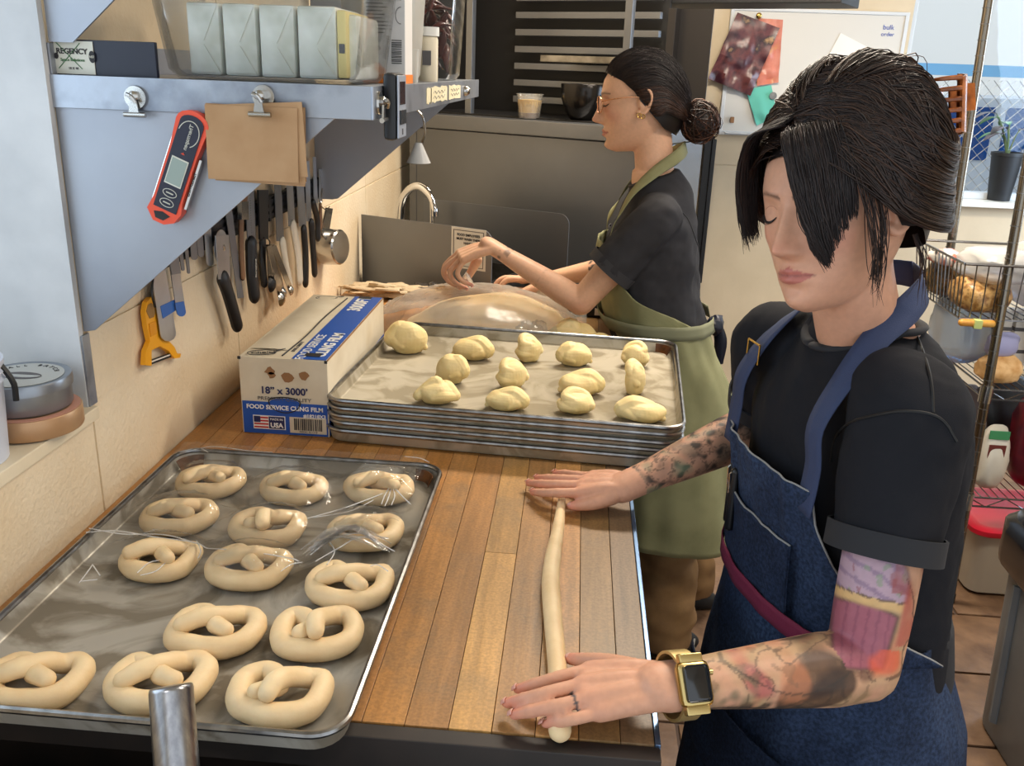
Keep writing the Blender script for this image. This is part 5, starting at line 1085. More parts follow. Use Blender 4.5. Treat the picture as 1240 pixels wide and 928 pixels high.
# ------------------------------------------------------------------ wire shelving unit
M('wire', (150, 150, 152), .25, 1.0); M('post_metal', (138, 130, 118), .25, 1.0)
RX0, RX1, RY0, RY1 = 1.262, 1.95, 2.60, 3.02
wr = thing('wire_rack', 'chrome wire shelving rack with ringed posts by the rear window', 'shelving', (1.5, 2.8, 0)); lean = -.062
for (x, y) in ((RX0, RY0), (RX0, RY1), (RX1, RY0), (RX1, RY1)):
    p = MB().tube([(x, y, .03), (x+lean*1.2, y, 1.95)], .0135, 14).build('post', 'post_metal', wr)
    b = MB()
    for k in range(40): z = .12+k*.045; b.tube([(x+lean*z/1.6, y, z-.0012), (x+lean*z/1.6, y, z+.0012)], .0143, 12)
    b.build('post_rings', 'steel_worn', p, kind='stuff'); MB().cyl((x, y, 0), (x, y, .03), .016, n=14).build('foot', 'black_rubber', p)
def wshelf(z, y0=RY0, parent=wr):
    x0, x1 = RX0+lean*z/1.6, RX1+lean*z/1.6; b = MB()
    for dz in (0, -.03):
        b.tube([(x0, y0, z+dz), (x1, y0, z+dz)], .0035, 6); b.tube([(x0, RY1, z+dz), (x1, RY1, z+dz)], .0035, 6); b.tube([(x0, y0, z+dz), (x0, RY1, z+dz)], .0035, 6); b.tube([(x1, y0, z+dz), (x1, RY1, z+dz)], .0035, 6)
    s = b.build('shelf_frame', 'wire', wr)
    b = MB()
    for k in range(26): x = x0+(x1-x0)*(k+.5)/26; b.tube([(x, y0, z+.003), (x, RY1, z+.003)], .0018, 5, False)
    b.build('shelf_wires', 'wire', s)
    b = MB(); n = 12; b.tube([(x0+(x1-x0)*k/n, y0, z-(.03 if k % 2 else 0)) for k in range(n+1)], .0022, 5); b.build('truss_wire', 'wire', s)
    for xx in (x0, x1): MB().tube([(xx, y0, z-.04), (xx, y0, z+.012)], .018, 14).build('collar', 'steel', s)
for z in (.37, .72, 1.9): wshelf(z)
bk = thing('wire_basket', 'chrome wire basket of food bags hung on the rack under the window', 'basket', (1.4, 2.78, .93))
BX0, BX1, BYa, BYb, BZ0, BZ1 = 1.095, 1.62, 2.585, 2.975, .93, 1.09
b = MB(); rimp = [(BX0, BYa, BZ1), (BX1, BYa, BZ1), (BX1, BYb, BZ1), (BX0, BYb, BZ1), (BX0, BYa, BZ1)]
for i in range(4): b.tube(rimp[i:i+2], .0042, 8)
b.build('top_rim', 'wire', bk)
ins = .02
b = MB(); lo = [(BX0+ins, BYa+ins, BZ0), (BX1-ins, BYa+ins, BZ0), (BX1-ins, BYb-ins, BZ0), (BX0+ins, BYb-ins, BZ0), (BX0+ins, BYa+ins, BZ0)]
for i in range(4): b.tube(lo[i:i+2], .003, 6)
b.build('bottom_rim', 'wire', bk)
def wires(n, f, name='upright_wire'):
    for k in range(n): MB().tube(f(k/(n-1)), .0021, 5, False).build(name, 'wire', bk)
wires(17, lambda t: [(BX0+(BX1-BX0)*t, BYa, BZ1), (BX0+ins+(BX1-BX0-2*ins)*t, BYa+ins, BZ0), (BX0+ins+(BX1-BX0-2*ins)*t, BYb-ins, BZ0)])
wires(15, lambda t: [(BX0, BYa+(BYb-BYa)*t, BZ1), (BX0+ins, BYa+ins+(BYb-BYa-2*ins)*t, BZ0)])
def pouch(name, c, s, rz, label, cat, mat, seed=1, pinch=True, group=None, fold=.28):
    """a filled soft bag, pinched along its top"""
    b = MB(); b.blob((0, 0, 0), (1, 1, 1), 16); V = b.arr()
    for k in range(len(V)):
        x, y, z = V[k]; e = lambda q, p: math.copysign(abs(q)**p, q)
        x, y, z = e(x, .6), e(y, .7), e(z, .65)
        if pinch: y *= 1-.75*max(0, z)**1.5
        m = 1+fold*nz((x, y, z), 2.1, seed)*.5+fold*.3*nz((x, y, z), 5, seed+3); V[k] = (x*m*s[0]/2, y*m*s[1]/2, (z+1)*s[2]/2)
    V[:, 2] = np.maximum(V[:, 2], .0005)
    ca, sa = math.cos(rz), math.sin(rz); V = np.c_[V[:, 0]*ca-V[:, 1]*sa, V[:, 0]*sa+V[:, 1]*ca, V[:, 2]]+np.array(c)
    return props(link_mesh(name, V, b.F, mat, None, tuple(c), 60), label, cat, group)
film('food_bag', .06, (240, 226, 210), scale=20, rough=.15, haze=.35); film('foggy_bag', .08, (226, 226, 236), scale=16, rough=.2, haze=.5)
bagmat('granola', [(90, 60, 30), (160, 116, 66), (206, 166, 106), (120, 84, 46)], 60)
M('orange_food', (206, 140, 50), .45, noise=(30, (226, 176, 90)))
bz = BZ0+.004
pouch('granola_bag', (1.20, 2.70, bz), (.15, .17, .11), .1, 'plastic bag of brown granola in the near end of the wire basket', 'bag', 'granola', 3)
pouch('cloudy_bag', (1.24, 2.71, bz+.085), (.20, .2, .10), .4, 'cloudy plastic bag bulging above the basket rim', 'bag', 'foggy_bag', 5, False)
pouch('cloudy_bag', (1.42, 2.76, bz), (.2, .24, .21), .4, 'tall foggy bag farther along the wire basket', 'bag', 'foggy_bag', 6, False)
pouch('dark_seed_bag', (1.17, 2.88, bz), (.10, .13, .13), .2, 'bag of dark seeds in the rear corner of the basket', 'bag', bagmat('seeds', [(40, 34, 26), (90, 74, 50), (150, 110, 60), (60, 50, 36)], 70) or 'seeds', 8)
pouch('red_label_bag', (1.13, 2.81, bz+.11), (.06, .12, .05), .5, 'small bag with a red label at the basket rim', 'bag', bagmat('redlabel', [(230, 226, 220), (226, 220, 214), (214, 80, 50), (230, 226, 220)], 26) or 'redlabel', 9)
b = MB(); b.tube([(1.125, 2.60, BZ0-.012), (1.21, 2.602, BZ0-.012)], .011, 12, dome=True); o = thing('orange_roll', 'orange packet with a green tag under the basket front edge', 'packet', (1.168, 2.6, BZ0-.025)); b.build('packet', 'orange_food', o); MB().bx((1.155, 2.585, BZ0-.026), (1.178, 2.612, BZ0+.0), .003).build('tag', M('lime_tag', (196, 210, 130), .5), o)
# second shelf (0.72)
s2 = .727
film('blue_bag', .08, (150, 196, 236), scale=12, rough=.18, haze=.5)
pouch('blue_plastic_bag', (1.235, 2.86, s2), (.12, .2, .25), .3, 'light blue plastic bag on the middle wire shelf', 'bag', 'blue_bag', 12)
pouch('cookie_bag', (1.285, 2.665, s2), (.12, .10, .085), .2, 'clear bag of golden cookies at the front of the middle shelf', 'bag', M('cookie_gold', (206, 152, 88), .5, noise=(34, (236, 196, 140))), 13)
pouch('zip_bag_top', (1.28, 2.665, s2+.078), (.10, .045, .075), .25, 'lavender zip top of the clear cookie bag, folded over', 'bag', M('zip_lavender', (166, 170, 214), .35), 14)
def leafbag(name): bagmat(name, [(222, 208, 176), (220, 206, 174), (216, 200, 170), (60, 110, 60), (50, 96, 54)], 20)
leafbag('leaf_print')
pouch('leaf_printed_sack', (1.50, 2.74, s2), (.22, .14, .36), .15, 'tall cream sack printed with green leaves on the middle wire shelf', 'sack', 'leaf_print', 15, True, fold=.12)
for k, (x, lb) in enumerate(((1.325, 'white tall paper packet with grey bands by the lavender bag'), (1.385, 'white tall paper packet with grey bands next to the leaf sack'))):
    o = thing('paper_packet', lb, 'packet', (x, 2.80, s2), 'white paper packets'); MB().bx((x-.026, 2.77, s2), (x+.026, 2.84, s2+.19), .006).build('packet', 'sheet_white', o)
    for z in (.06, .13): MB().bx((x-.0265, 2.7695, s2+z), (x+.0265, 2.8405, s2+z+.012), .001).build('band', 'ink_grey', o)
# third shelf (0.37)
s3 = .377
pouch('white_green_bag', (1.325, 2.67, s3), (.085, .09, .21), .1, 'white food bag with a green top and brown picture on the low shelf', 'bag', M('bag_white_green', (224, 222, 212), .45, noise=(9, (214, 206, 190))), 21)
MB_ = MB(); MB_.bx((1.295, 2.632, s3+.11), (1.345, 2.636, s3+.155), .001)
single(MB_, 'picture_label', M('choc_print', (112, 50, 44), .5), 'brown picture label on the white and green food bag', 'label'); b = MB(); b.bx((1.29, 2.636, s3+.172), (1.35, 2.64, s3+.2), .001); single(b, 'green_label', M('green_print', (70, 150, 100), .5), 'green label strip on the top of the white food bag', 'label')
bagmat('maroon_bag', [(60, 12, 30), (96, 18, 40), (150, 36, 44), (196, 84, 40)], 7)
pouch('maroon_sack', (1.49, 2.70, s3), (.20, .17, .33), -.1, 'dark maroon printed food sack on the low wire shelf', 'sack', 'maroon_bag', 22, True, fold=.15)
pouch('dark_sack', (1.44, 2.90, s3), (.2, .14, .3), .2, 'plain black sack behind the maroon one on the low shelf', 'sack', 'black_plastic', 25)
pouch('dark_bag', (1.325, 2.9, s3), (.09, .2, .26), .1, 'dark brown sack in the rear corner of the low shelf', 'bag', M('dark_brown_bag', (74, 56, 48), .5), 23)
# box with red lid below
tbx = thing('flour_bin', 'translucent grey storage bin with a bright red lid under the rack', 'bin', (1.50, 2.78, 0))
V0 = MB(); S0_ = S_; S_ = 0
tapered(1.325, 1.66, 2.635, 2.93, .0005, .225, .012, .003, M('bin_grey', (176, 168, 154), .4), 'bin', tbx, r=.04)
S_ = S0_
b = MB(); kk = 0; V = rrect(.375, .335, .05, 0)+rrect(.385, .345, .05, .006)+rrect(.385, .345, .05, .02)+rrect(.33, .29, .04, .026)+rrect(.30, .26, .035, .02); k = len(V)//5
b.add(np.array(V)+np.array([1.4925, 2.7825, .226]), [list(range(k))[::-1], list(range(4*k, 5*k))]+[[i*k+j, i*k+(j+1) % k, (i+1)*k+(j+1) % k, (i+1)*k+j] for i in range(4) for j in range(k)]); b.build('lid', M('lid_red', (206, 24, 52), .35), tbx)
MB().bx((1.55, 2.6365, .14), (1.61, 2.6385, .165)).build('tape_tag', 'masking_tape', tbx)
# trash can with liner
tc_ = Vector((1.375, 1.80, 0)); tr = thing('trash_can', 'tapered grey trash can with a black liner at the picture corner', 'trash can', tc_)
def sq(w_, z, r): return [(x, y, zz) for x, y, zz in rrect(w_, w_, r, z)]
A = [sq(.50, .0, .06), sq(.51, .01, .07), sq(.55, .50, .08), sq(.57, .505, .085), sq(.575, .54, .085), sq(.55, .545, .08), sq(.535, .50, .075), sq(.48, .02, .06)]; k = len(A[0]); V = np.array([p for l in A for p in l])+np.array(tc_)
MB().add(V, [list(range(k))[::-1]]+[[i*k+j, i*k+(j+1) % k, (i+1)*k+(j+1) % k, (i+1)*k+j] for i in range(len(A)-1) for j in range(k)]+[[(len(A)-1)*k+j for j in range(k)]]).build('bin_body', M('trash_grey', (126, 134, 140), .45, noise=(6, (114, 122, 128))), tr)
for s in (-.14, .14): MB().tube([tc_+Vector((-.262, s, .06)), tc_+Vector((-.276, s*1.1, .44))], .006, 6, ry=[.012]*2).build('rib', 'trash_grey', tr)
MB().bx((tc_.x-.288, tc_.y-.06, .38), (tc_.x-.264, tc_.y+.06, .42), .006).build('grip', M('trash_dark', (80, 86, 92), .5), tr)
b = MB(); G = []
for i, (wd, z) in enumerate(((.596, .45), (.598, .49), (.600, .54), (.590, .575), (.56, .59), (.52, .56), (.49, .46), (.43, .3))):
    L_ = rrect(wd, wd, .085, z); G.append([(x+.010*nz((x, y, z), 14, i), y+.010*nz((x, y, z), 14, i+7), zz+.018*nz((x, y, 0), 11, i)*(1 if i else 1.6)) for x, y, zz in L_])
b.grid(np.array(G)+np.array(tc_), True); b.build('liner', M('liner_black', (16, 17, 20), .22, spec=.8), tr)

# ================================================================== PEOPLE: shared anatomy
HZ = np.array([-.118, -.113, -.104, -.092, -.078, -.062, -.045, -.020, .005, .030, .055, .080, .098, .110, .117])
HW = np.array([.006, .022, .034, .044, .0525, .060, .066, .0715, .0745, .0755, .073, .064, .049, .031, .008])
HF = np.array([.055, .072, .080, .083, .084, .0845, .0855, .0875, .0890, .0900, .084, .068, .048, .022, -.010])
HB = np.array([-.005, -.018, -.028, -.040, -.055, -.068, -.080, -.094, -.102, -.104, -.100, -.088, -.070, -.048, -.022])
def g2(x, z, cx, cz, sx, sz): return np.exp(-((x-cx)/sx)**2-((z-cz)/sz)**2)
def face_disp(x, z):
    t = np.clip((.014-z)/.050, 0, 1)
    nose = (.003+.0285*t**1.25)*np.exp(-(x/(.0062+.0042*t))**2)*(1/(1+np.exp(-(z+.047)/.0022)))*(1/(1+np.exp((z-.016)/.004)))
    d = nose+.0095*(g2(x, z, .0135, -.0405, .0062, .0062)+g2(x, z, -.0135, -.0405, .0062, .0062))
    ax = np.abs(x)
    d = d+.0045*g2(ax, z, .026, .024, .016, .008)-.0100*g2(ax, z, .029, .003, .014, .0115)+.0080*g2(ax, z, .0315, -.001, .0115, .0085)
    d = d+.005*g2(ax, z, .043, -.024, .018, .016)
    d = d+.0075*g2(x, z, 0, -.0635, .0185, .0042)+.0085*g2(x, z, 0, -.0745, .0165, .0052)-.004*g2(x, z, 0, -.0688, .022, .0016)-.0045*g2(x, z, 0, -.0865, .016, .006)+.0055*g2(x, z, 0, -.102, .016, .010)
    d = d-.0025*g2(ax, z, .028, -.069, .005, .006)-.0012*g2(x, z, 0, -.055, .0035, .006)
    return d
def face_y(x, z):
    w, f = np.interp(z, HZ, HW), np.interp(z, HZ, HF); q = np.clip(1-np.abs(x/w)**2.3, 0, 1)
    return -.012+(f+.012)*q**(1/2.1)+face_disp(x, z)
def head_mesh(mb, X, n=120, m=130):
    """X maps head coordinates (x to her left, y forward, z up from eye level) to the world"""
    z = np.interp(np.linspace(0, 1, m), np.linspace(0, 1, len(HZ)), HZ)
    from_z = np.linspace(HZ[0], HZ[-1], m); z = .5*z+.5*from_z
    k = np.ones(7)/7
    sm = lambda a: np.convolve(np.pad(np.interp(z, HZ, a), 3, 'edge'), k, 'valid')
    W, Fy, By = sm(HW), sm(HF), sm(HB); ph = np.arange(n)*2*math.pi/n
    c, s = np.cos(ph), np.sin(ph); sg = lambda v, p: np.sign(v)*np.abs(v)**p
    x = W[:, None]*sg(s, 2/2.3)[None]; y = np.where(c[None] >= 0, -.012+(Fy[:, None]+.012)*sg(c, 2/2.1)[None], -.012-(By[:, None]+.012)*sg(c, 1.0)[None])
    zz = np.repeat(z[:, None], n, 1)
    y = y+np.where(c[None] > 0, face_disp(x, zz)*np.clip(c[None]*3, 0, 1), 0)
    G = np.stack([x, y, zz], 2); V = X(G.reshape(-1, 3)); F = []
    for i in range(m-1):
        for j in range(n): F.append([i*n+j, i*n+(j+1) % n, (i+1)*n+(j+1) % n, (i+1)*n+j])
    F.append(list(range(n))[::-1]); F.append([(m-1)*n+j for j in range(n)])
    mb.add(V, F)
def ear(mb, X, s):
    P = [(s*.0735, .004, -.024), (s*.078, -.004, -.030), (s*.083, -.018, -.018), (s*.088, -.027, .004), (s*.088, -.024, .022), (s*.083, -.012, .029), (s*.077, -.001, .022), (s*.075, .003, .010)]
    mb.tube(X(np.array(P)), [.005, .0062, .005, .0042, .0042, .0042, .004, .0035], 8, samples=30, dome=True)
    mb.blob(X(np.array([(s*.0775, -.010, .0)]))[0], (.006, .015, .024), 10, XR[0])
    mb.blob(X(np.array([(s*.0765, .001, -.004)]))[0], (.005, .004, .006), 8, XR[0])
XR = [None]
def head_frame(pos, yaw, pitch, roll):
    f = np.array([math.cos(yaw)*math.cos(pitch), math.sin(yaw)*math.cos(pitch), -math.sin(pitch)]); l0 = np.array([-math.sin(yaw), math.cos(yaw), 0])
    u0 = np.cross(f, l0); u0 = -u0 if u0[2] < 0 else u0
    l = l0*math.cos(roll)+u0*math.sin(roll); u = u0*math.cos(roll)-l0*math.sin(roll); R = np.stack([l, f, u], 1); pos = np.array(pos)
    return (lambda P: np.asarray(P) @ R.T+pos), (lambda P: (np.asarray(P)-pos) @ R), R
def seg_dist(V, a, b):
    a, b = np.array(a), np.array(b); d = b-a; t = np.clip(((V-a) @ d)/(d @ d), 0, 1); return np.linalg.norm(V-(a+t[:, None]*d), axis=1), t
def hand(mb, W, mcp, fingers, thumb, r=.0082, palm_r=.0125, up=(0, 0, 1)):
    """palm bones from the wrist to each knuckle, four unequal bent fingers, and a thumb off the side of the palm"""
    W = np.array(W); M_ = [np.array(p) for p in mcp]; c = sum(M_)/4
    for k, p in enumerate(M_):
        o = W+(p-c)*.55; mb.tube([o, (o+p)/2+np.array(up)*.003, p], [palm_r*1.12, palm_r*1.1, palm_r*.92], 12, samples=8, dome=True)
    for k in range(3): mb.tube([W+(M_[k]-c)*.3+(M_[k+1]-c)*.3, (M_[k]+M_[k+1])/2], [palm_r*1.1, palm_r*.85], 10, dome=True)
    sc = (1, 1.03, .98, .86)
    for k, f in enumerate(fingers):
        P = [M_[k]]+[np.array(p) for p in f]; rr = np.array([1.1, 1.0, .92, .76])[:len(P)]*r*sc[k]
        mb.tube(P, rr, 12, samples=22, dome=True)
        for q, s in ((1, 1.0), (2, .95)): mb.blob(P[q], (r*sc[k]*s*1.06,)*3, 8)
    T = [np.array(p) for p in thumb]; mb.tube(T, np.array([1.7, 1.35, 1.12, .88])[:len(T)]*r*1.06, 12, samples=20, dome=True)
def nails(name, parent, fingers, thumb, mat, up, r=.0082):
    for f in [(f[-2], f[-1]) for f in fingers]+[(thumb[-2], thumb[-1])]:
        a, b = np.array(f[0]), np.array(f[1]); d = (b-a)/np.linalg.norm(b-a); u = np.array(up, float); u = u-d*(u @ d); u /= np.linalg.norm(u); s = np.cross(d, u); G = []
        for i in np.linspace(-.3, 1, 6):
            wv = r*.62*(1-.25*max(0, i-.5)); G.append([b+d*(r*.62*i+.0005)+s*(wv*t)+u*(r*.80*(1-.35*t*t)-.0009*max(0, i)*2) for t in np.linspace(-1, 1, 7)])
        m = MB(); m.sheet(np.array(G), .0008); m.build(name, mat, parent, smooth=180)
def strands(name, paths, rad, cols, mat, parent, sides=3):
    """hair locks: paths is a list of (k,3) arrays"""
    Vs, Fs, Cs = [], [], []; off = 0
    for P, r, c in zip(paths, rad, cols):
        P = np.asarray(P); k = len(P); T = np.gradient(P, axis=0); T /= np.linalg.norm(T, axis=1, keepdims=True)+1e-9
        h = np.array([.31, .42, .85]); U = np.cross(T, h); U /= np.linalg.norm(U, axis=1, keepdims=True)+1e-9; S = np.cross(T, U)
        pr = r*np.interp(np.linspace(0, 1, k), [0, .12, .75, 1], [.7, 1, .9, .25])[:, None]
        for a in np.arange(sides)*2*math.pi/sides: Vs.append(P+U*pr*math.cos(a)+S*pr*math.sin(a))
        base = off
        for i in range(k-1):
            for j in range(sides):
                j2 = (j+1) % sides; Fs.append([base+j*k+i, base+j2*k+i, base+j2*k+i+1, base+j*k+i+1])
        off += k*sides; Cs.append(np.tile(c, (k*sides, 1)))
    return link_mesh(name, np.vstack(Vs), Fs, mat, parent, None, 180, np.vstack(Cs))
def bez(P, n): return catmull(np.array(P), n)
SKULL = np.array([.079, .107, .121]); SKC = np.array([0, -.010, -.002])
def on_skull(d, off):
    d = np.asarray(d, float); d = d/np.linalg.norm(d, axis=-1, keepdims=True); rr = 1/np.sqrt(((d/SKULL)**2).sum(-1, keepdims=True)); off = np.asarray(off, float)
    return SKC+d*(rr+(off[..., None] if off.ndim else off))
    d = np.asarray(d, float); d = d/np.linalg.norm(d, axis=-1, keepdims=True); rr = 1/np.sqrt(((d/SKULL)**2).sum(-1, keepdims=True)); return SKC+d*(rr+np.asarray(off).reshape(-1, 1) if np.ndim(off) else d*0+rr+off)
def ribbon(name, pts, nrm, wid, mat, parent, t=.0016, samples=40):
    P = catmull(np.array(pts, float), samples); Nn = catmull(np.array(nrm, float), samples); T = np.gradient(P, axis=0); T /= np.linalg.norm(T, axis=1, keepdims=True)+1e-9
    S = np.cross(T, Nn); S /= np.linalg.norm(S, axis=1, keepdims=True)+1e-9; w = np.interp(np.linspace(0, 1, samples), np.linspace(0, 1, len(np.atleast_1d(wid))), np.atleast_1d(wid))[:, None] if np.ndim(wid) else wid
    G = np.stack([P-S*w/2, P-S*w/6, P+S*w/6, P+S*w/2], 1); m = MB(); m.sheet(G, t); return m.build(name, mat, parent, smooth=180)
def ringbody(tab, place, n=48, e=2.3):
    """closed loft of rounded sections; rows (height, half width, half depth, forward shift)"""
    tab = np.array(tab, float); a = np.arange(n)*2*math.pi/n; sg = lambda v: np.sign(v)*np.abs(v)**(2/e); V = []
    for c, w_, d_, b0 in tab: V += [(w_*sg(np.sin(t)), b0+d_*sg(np.cos(t)), c) for t in a]
    V = place(np.array(V)); m = len(tab); F = []
    for i in range(m-1):
        for j in range(n): F.append([i*n+j, i*n+(j+1) % n, (i+1)*n+(j+1) % n, (i+1)*n+j])
    F.append(list(range(n))[::-1]); F.append([(m-1)*n+j for j in range(n)]); return V, F
def interp_tab(tab, k):
    tab = np.array(sorted(tab), float); c = np.linspace(tab[0, 0], tab[-1, 0], k); return np.stack([c]+[np.interp(c, tab[:, 0], tab[:, i]) for i in (1, 2, 3)], 1)
def wrap(tab, place, rows, off, n=44, t=.003, e=2.3, fold=(.0, 8), seed=0, flat=0.0):
    """cloth that follows the body sections; rows: (height, from angle, to angle, extra offset); angle 0 is straight ahead, positive to her left"""
    tab = np.array(sorted(tab), float); sg = lambda v: math.copysign(abs(v)**(2/e), v); G = []
    for (c, a0, a1, ex) in rows:
        w_, d_, b0 = [np.interp(c, tab[:, 0], tab[:, i]) for i in (1, 2, 3)]; row = []
        for th in np.linspace(math.radians(a0), math.radians(a1), n):
            o_ = off+ex+fold[0]*nz((math.sin(th)*.3, math.cos(th)*.3, c*.35), fold[1], seed)
            row.append(((w_+o_)*sg(math.sin(th)), b0+(d_+o_)*sg(math.cos(th)), c))
        G.append(row)
    G = np.array(G); S = G.shape; return place(G.reshape(-1, 3)).reshape(S)
def rows_fill(rows, k):
    r = np.array(sorted(rows), float); c = np.linspace(r[0, 0], r[-1, 0], k); return [(cc,)+tuple(np.interp(cc, r[:, 0], r[:, i]) for i in (1, 2, 3)) for cc in c]
vcol('skin', .48, sss=.12, spec=.35, noise_mix=(120, .05)); vcol('hair', .46, spec=.35)
M('nail_pink', (214, 160, 146), .3); M('lash_dark', (28, 20, 18), .6); M('iris', (60, 40, 28), .2)
def cloth_noise(V, N_, amp, f, seed): return V+N_*(np.array([nz(p, f, seed)+.5*nz(p, f*2.3, seed+4) for p in V])*amp)[:, None]
def stretch_noise(V, N_, amp, f, ax, k, seed):      # folds that run along the direction ax
    ax = np.array(ax)/np.linalg.norm(ax); Q = V-np.outer(V @ ax, ax)*(1-k); return V+N_*(np.array([nz(p, f, seed) for p in Q])*amp)[:, None]
def face_cols(L, Cc, lips=(176, 98, 92), brow=(64, 46, 40), cheek=(206, 130, 108), brow_sides=(1, -1)):
    """face colours: lips, cheeks, brows, and the shade painted between the lips"""
    x, y, z = L[:, 0], L[:, 1], L[:, 2]; fr = (y > .045)
    def mix(w_, rgb):
        w_ = (w_*fr)[:, None]; Cc[:] = Cc*(1-w_)+np.array(lin(rgb))*w_
    mix(.4*g2(np.abs(x), z, .042, -.030, .020, .018), cheek); mix(.35*g2(x, z, 0, -.036, .012, .010), cheek)
    ul = (np.abs(x) < .0245) & (z > -.0695) & (z < -.0600-.0042*(np.abs(x)/.0245)**1.4*2.0+.0008*np.cos(x*520)); ll = (np.abs(x) < .023) & (z <= -.0695) & (z > -.0800+.0085*(np.abs(x)/.023)**2)
    mix((ul*.85+ll*.8), lips); mix(.55*np.exp(-((z+.0693)/.0012)**2)*(np.abs(x) < .026), (104, 52, 48))  # lip colour, then a dark line painting the shade where the lips meet
    for s in brow_sides:
        xs = x*s; t = np.clip((xs-.010)/.038, 0, 1); zc = .0195+.0075*np.sin(t*2.2)-.004*t; mix(.8*np.exp(-((z-zc)/(.0030-.0014*t))**2)*(xs > .009)*(xs < .049), brow)
    return Cc

# ================================================================== BAKER AT THE FRONT (rolling the rope)
O1 = np.array([.415, 1.175, 0.]); LF1 = np.array([.259, -.966, 0]); FW1 = np.array([-.966, -.259, 0])
def P1(V): V = np.asarray(V, float).reshape(-1, 3); return O1+V[:, :1]*LF1+V[:, 1:2]*FW1+V[:, 2:3]*np.array([0, 0, 1.])
def p1(a, b, c): return P1([(a, b, c)])[0]
b1 = thing('person', 'person in black tee and denim apron with a gold watch, rolling dough on the table', 'person', (O1[0], O1[1], 0))
X1_, I1_, R1_ = head_frame((.306, 1.105, 1.420), math.radians(220), math.radians(3), math.radians(8.5))
SL, EL, WL_ = Vector((.404, 1.022, 1.195)), ony(1044, 806, .925), onz(812, 831, .945)
SR, ER, WR = Vector((.302, 1.318, 1.185)), ony(922, 515, 1.42), onz(760, 588, .943)
T1 = [(.70, .185, .130, -.015), (.80, .180, .126, -.01), (.88, .165, .112, .0), (.95, .152, .102, .008), (1.03, .145, .092, .020), (1.10, .150, .096, .026), (1.17, .138, .086, .028), (1.205, .112, .070, .028), (1.24, .082, .060, .026), (1.262, .068, .058, .026), (1.275, .05, .045, .028)]
mb = MB(); mb.add(*ringbody(T1, P1))
hb = X1_(np.array([(0, -.028, -.085), (0, -.024, -.055), (0, -.012, -.02)])); nb = p1(0, .018, 1.215)
mb.tube([nb, (nb*.55+hb[0]*.45)+FW1*.004, hb[0], hb[1], hb[2]], [.062, .053, .050, .050, .045], 24, samples=14)
head_mesh(mb, X1_); XR[0] = Matrix(R1_.tolist())
for s in (1, -1): ear(mb, X1_, s)
def lerp(a, b, t): return [a[i]*(1-t)+b[i]*t for i in range(3)]
def arm(mb, S, E, W, r):
    S, E, W = Vector(S), Vector(E), Vector(W)
    mb.tube([S[:], lerp(S, E, .35), lerp(S, E, .75), E[:]], [r[0], r[0]*.98, r[1], r[1]*.94], 22, samples=18, dome=True)
    mb.tube([E[:], lerp(E, W, .22), lerp(E, W, .55), lerp(E, W, .85), lerp(E, W, 1.04)], [r[1]*.94, r[1]*1.0, r[1]*.84, r[2]*1.02, r[2]], 22, samples=22, dome=True, ry=[r[1]*.9, r[1]*.92, r[1]*.74, r[2]*.8, r[2]*.76])
arm(mb, SL, EL, WL_, (.047, .045, .031)); arm(mb, SR, ER, WR, (.048, .043, .029))
def hz_(pts): return [onz(x, y, z)[:] for x, y, z in pts]
mcpL = hz_([(714, 812, .937), (704, 830, .939), (709, 848, .937), (726, 863, .932)])
finL = [hz_([(676, 821, .935), (648, 829, .926), (627, 835, .915)]), hz_([(662, 840, .936), (634, 847, .926), (614, 852, .915)]), hz_([(670, 856, .934), (643, 862, .925), (622, 866, .915)]), hz_([(697, 871, .930), (678, 875, .923), (660, 877, .914)])]
thL = hz_([(768, 812, .938), (735, 803, .930), (708, 800, .922), (690, 798, .915)])
hand(mb, WL_[:], mcpL, finL, thL, .0076, .0118)
mcpR = hz_([(704, 597, .934), (705, 588, .937), (710, 582, .937), (718, 577, .934)])
finR = [hz_([(676, 597, .932), (658, 597, .924), (645, 596, .914)]), hz_([(675, 587, .933), (655, 586, .924), (640, 585, .914)]), hz_([(682, 580, .932), (664, 579, .924), (650, 579, .914)]), hz_([(698, 575, .930), (684, 573, .923), (672, 573, .914)])]
thR = hz_([(742, 601, .934), (722, 609, .926), (704, 612, .919), (692, 613, .914)])
hand(mb, WR[:], mcpR, finR, thR, .0078, .0118)
# legs below the apron
for s in (-1, 1): mb.tube([p1(s*.09, -.01, .78), p1(s*.095, .0, .45), p1(s*.10, -.005, .08)], [.095, .06, .04], 16, samples=14, dome=True)
V, F, N_ = fuse(mb, .0026, 3, .5)
Cc = np.tile(np.array(lin((208, 156, 128))), (len(V), 1))
L_ = I1_(V); face_cols(L_, Cc, brow=(58, 42, 38))
hd = np.linalg.norm(V-np.array(WL_), axis=1); 
def pinken(Cc, pts, r, w_, rgb):
    for p in pts:
        d = np.linalg.norm(V-np.array(p), axis=1); k = (np.exp(-(d/r)**2)*w_)[:, None]; Cc[:] = Cc*(1-k)+np.array(lin(rgb))*k
pinken(Cc, [f[-1] for f in finL+finR]+[thL[-1], thR[-1]], .016, .55, (222, 132, 112)); pinken(Cc, mcpL+mcpR, .012, .25, (214, 140, 118))
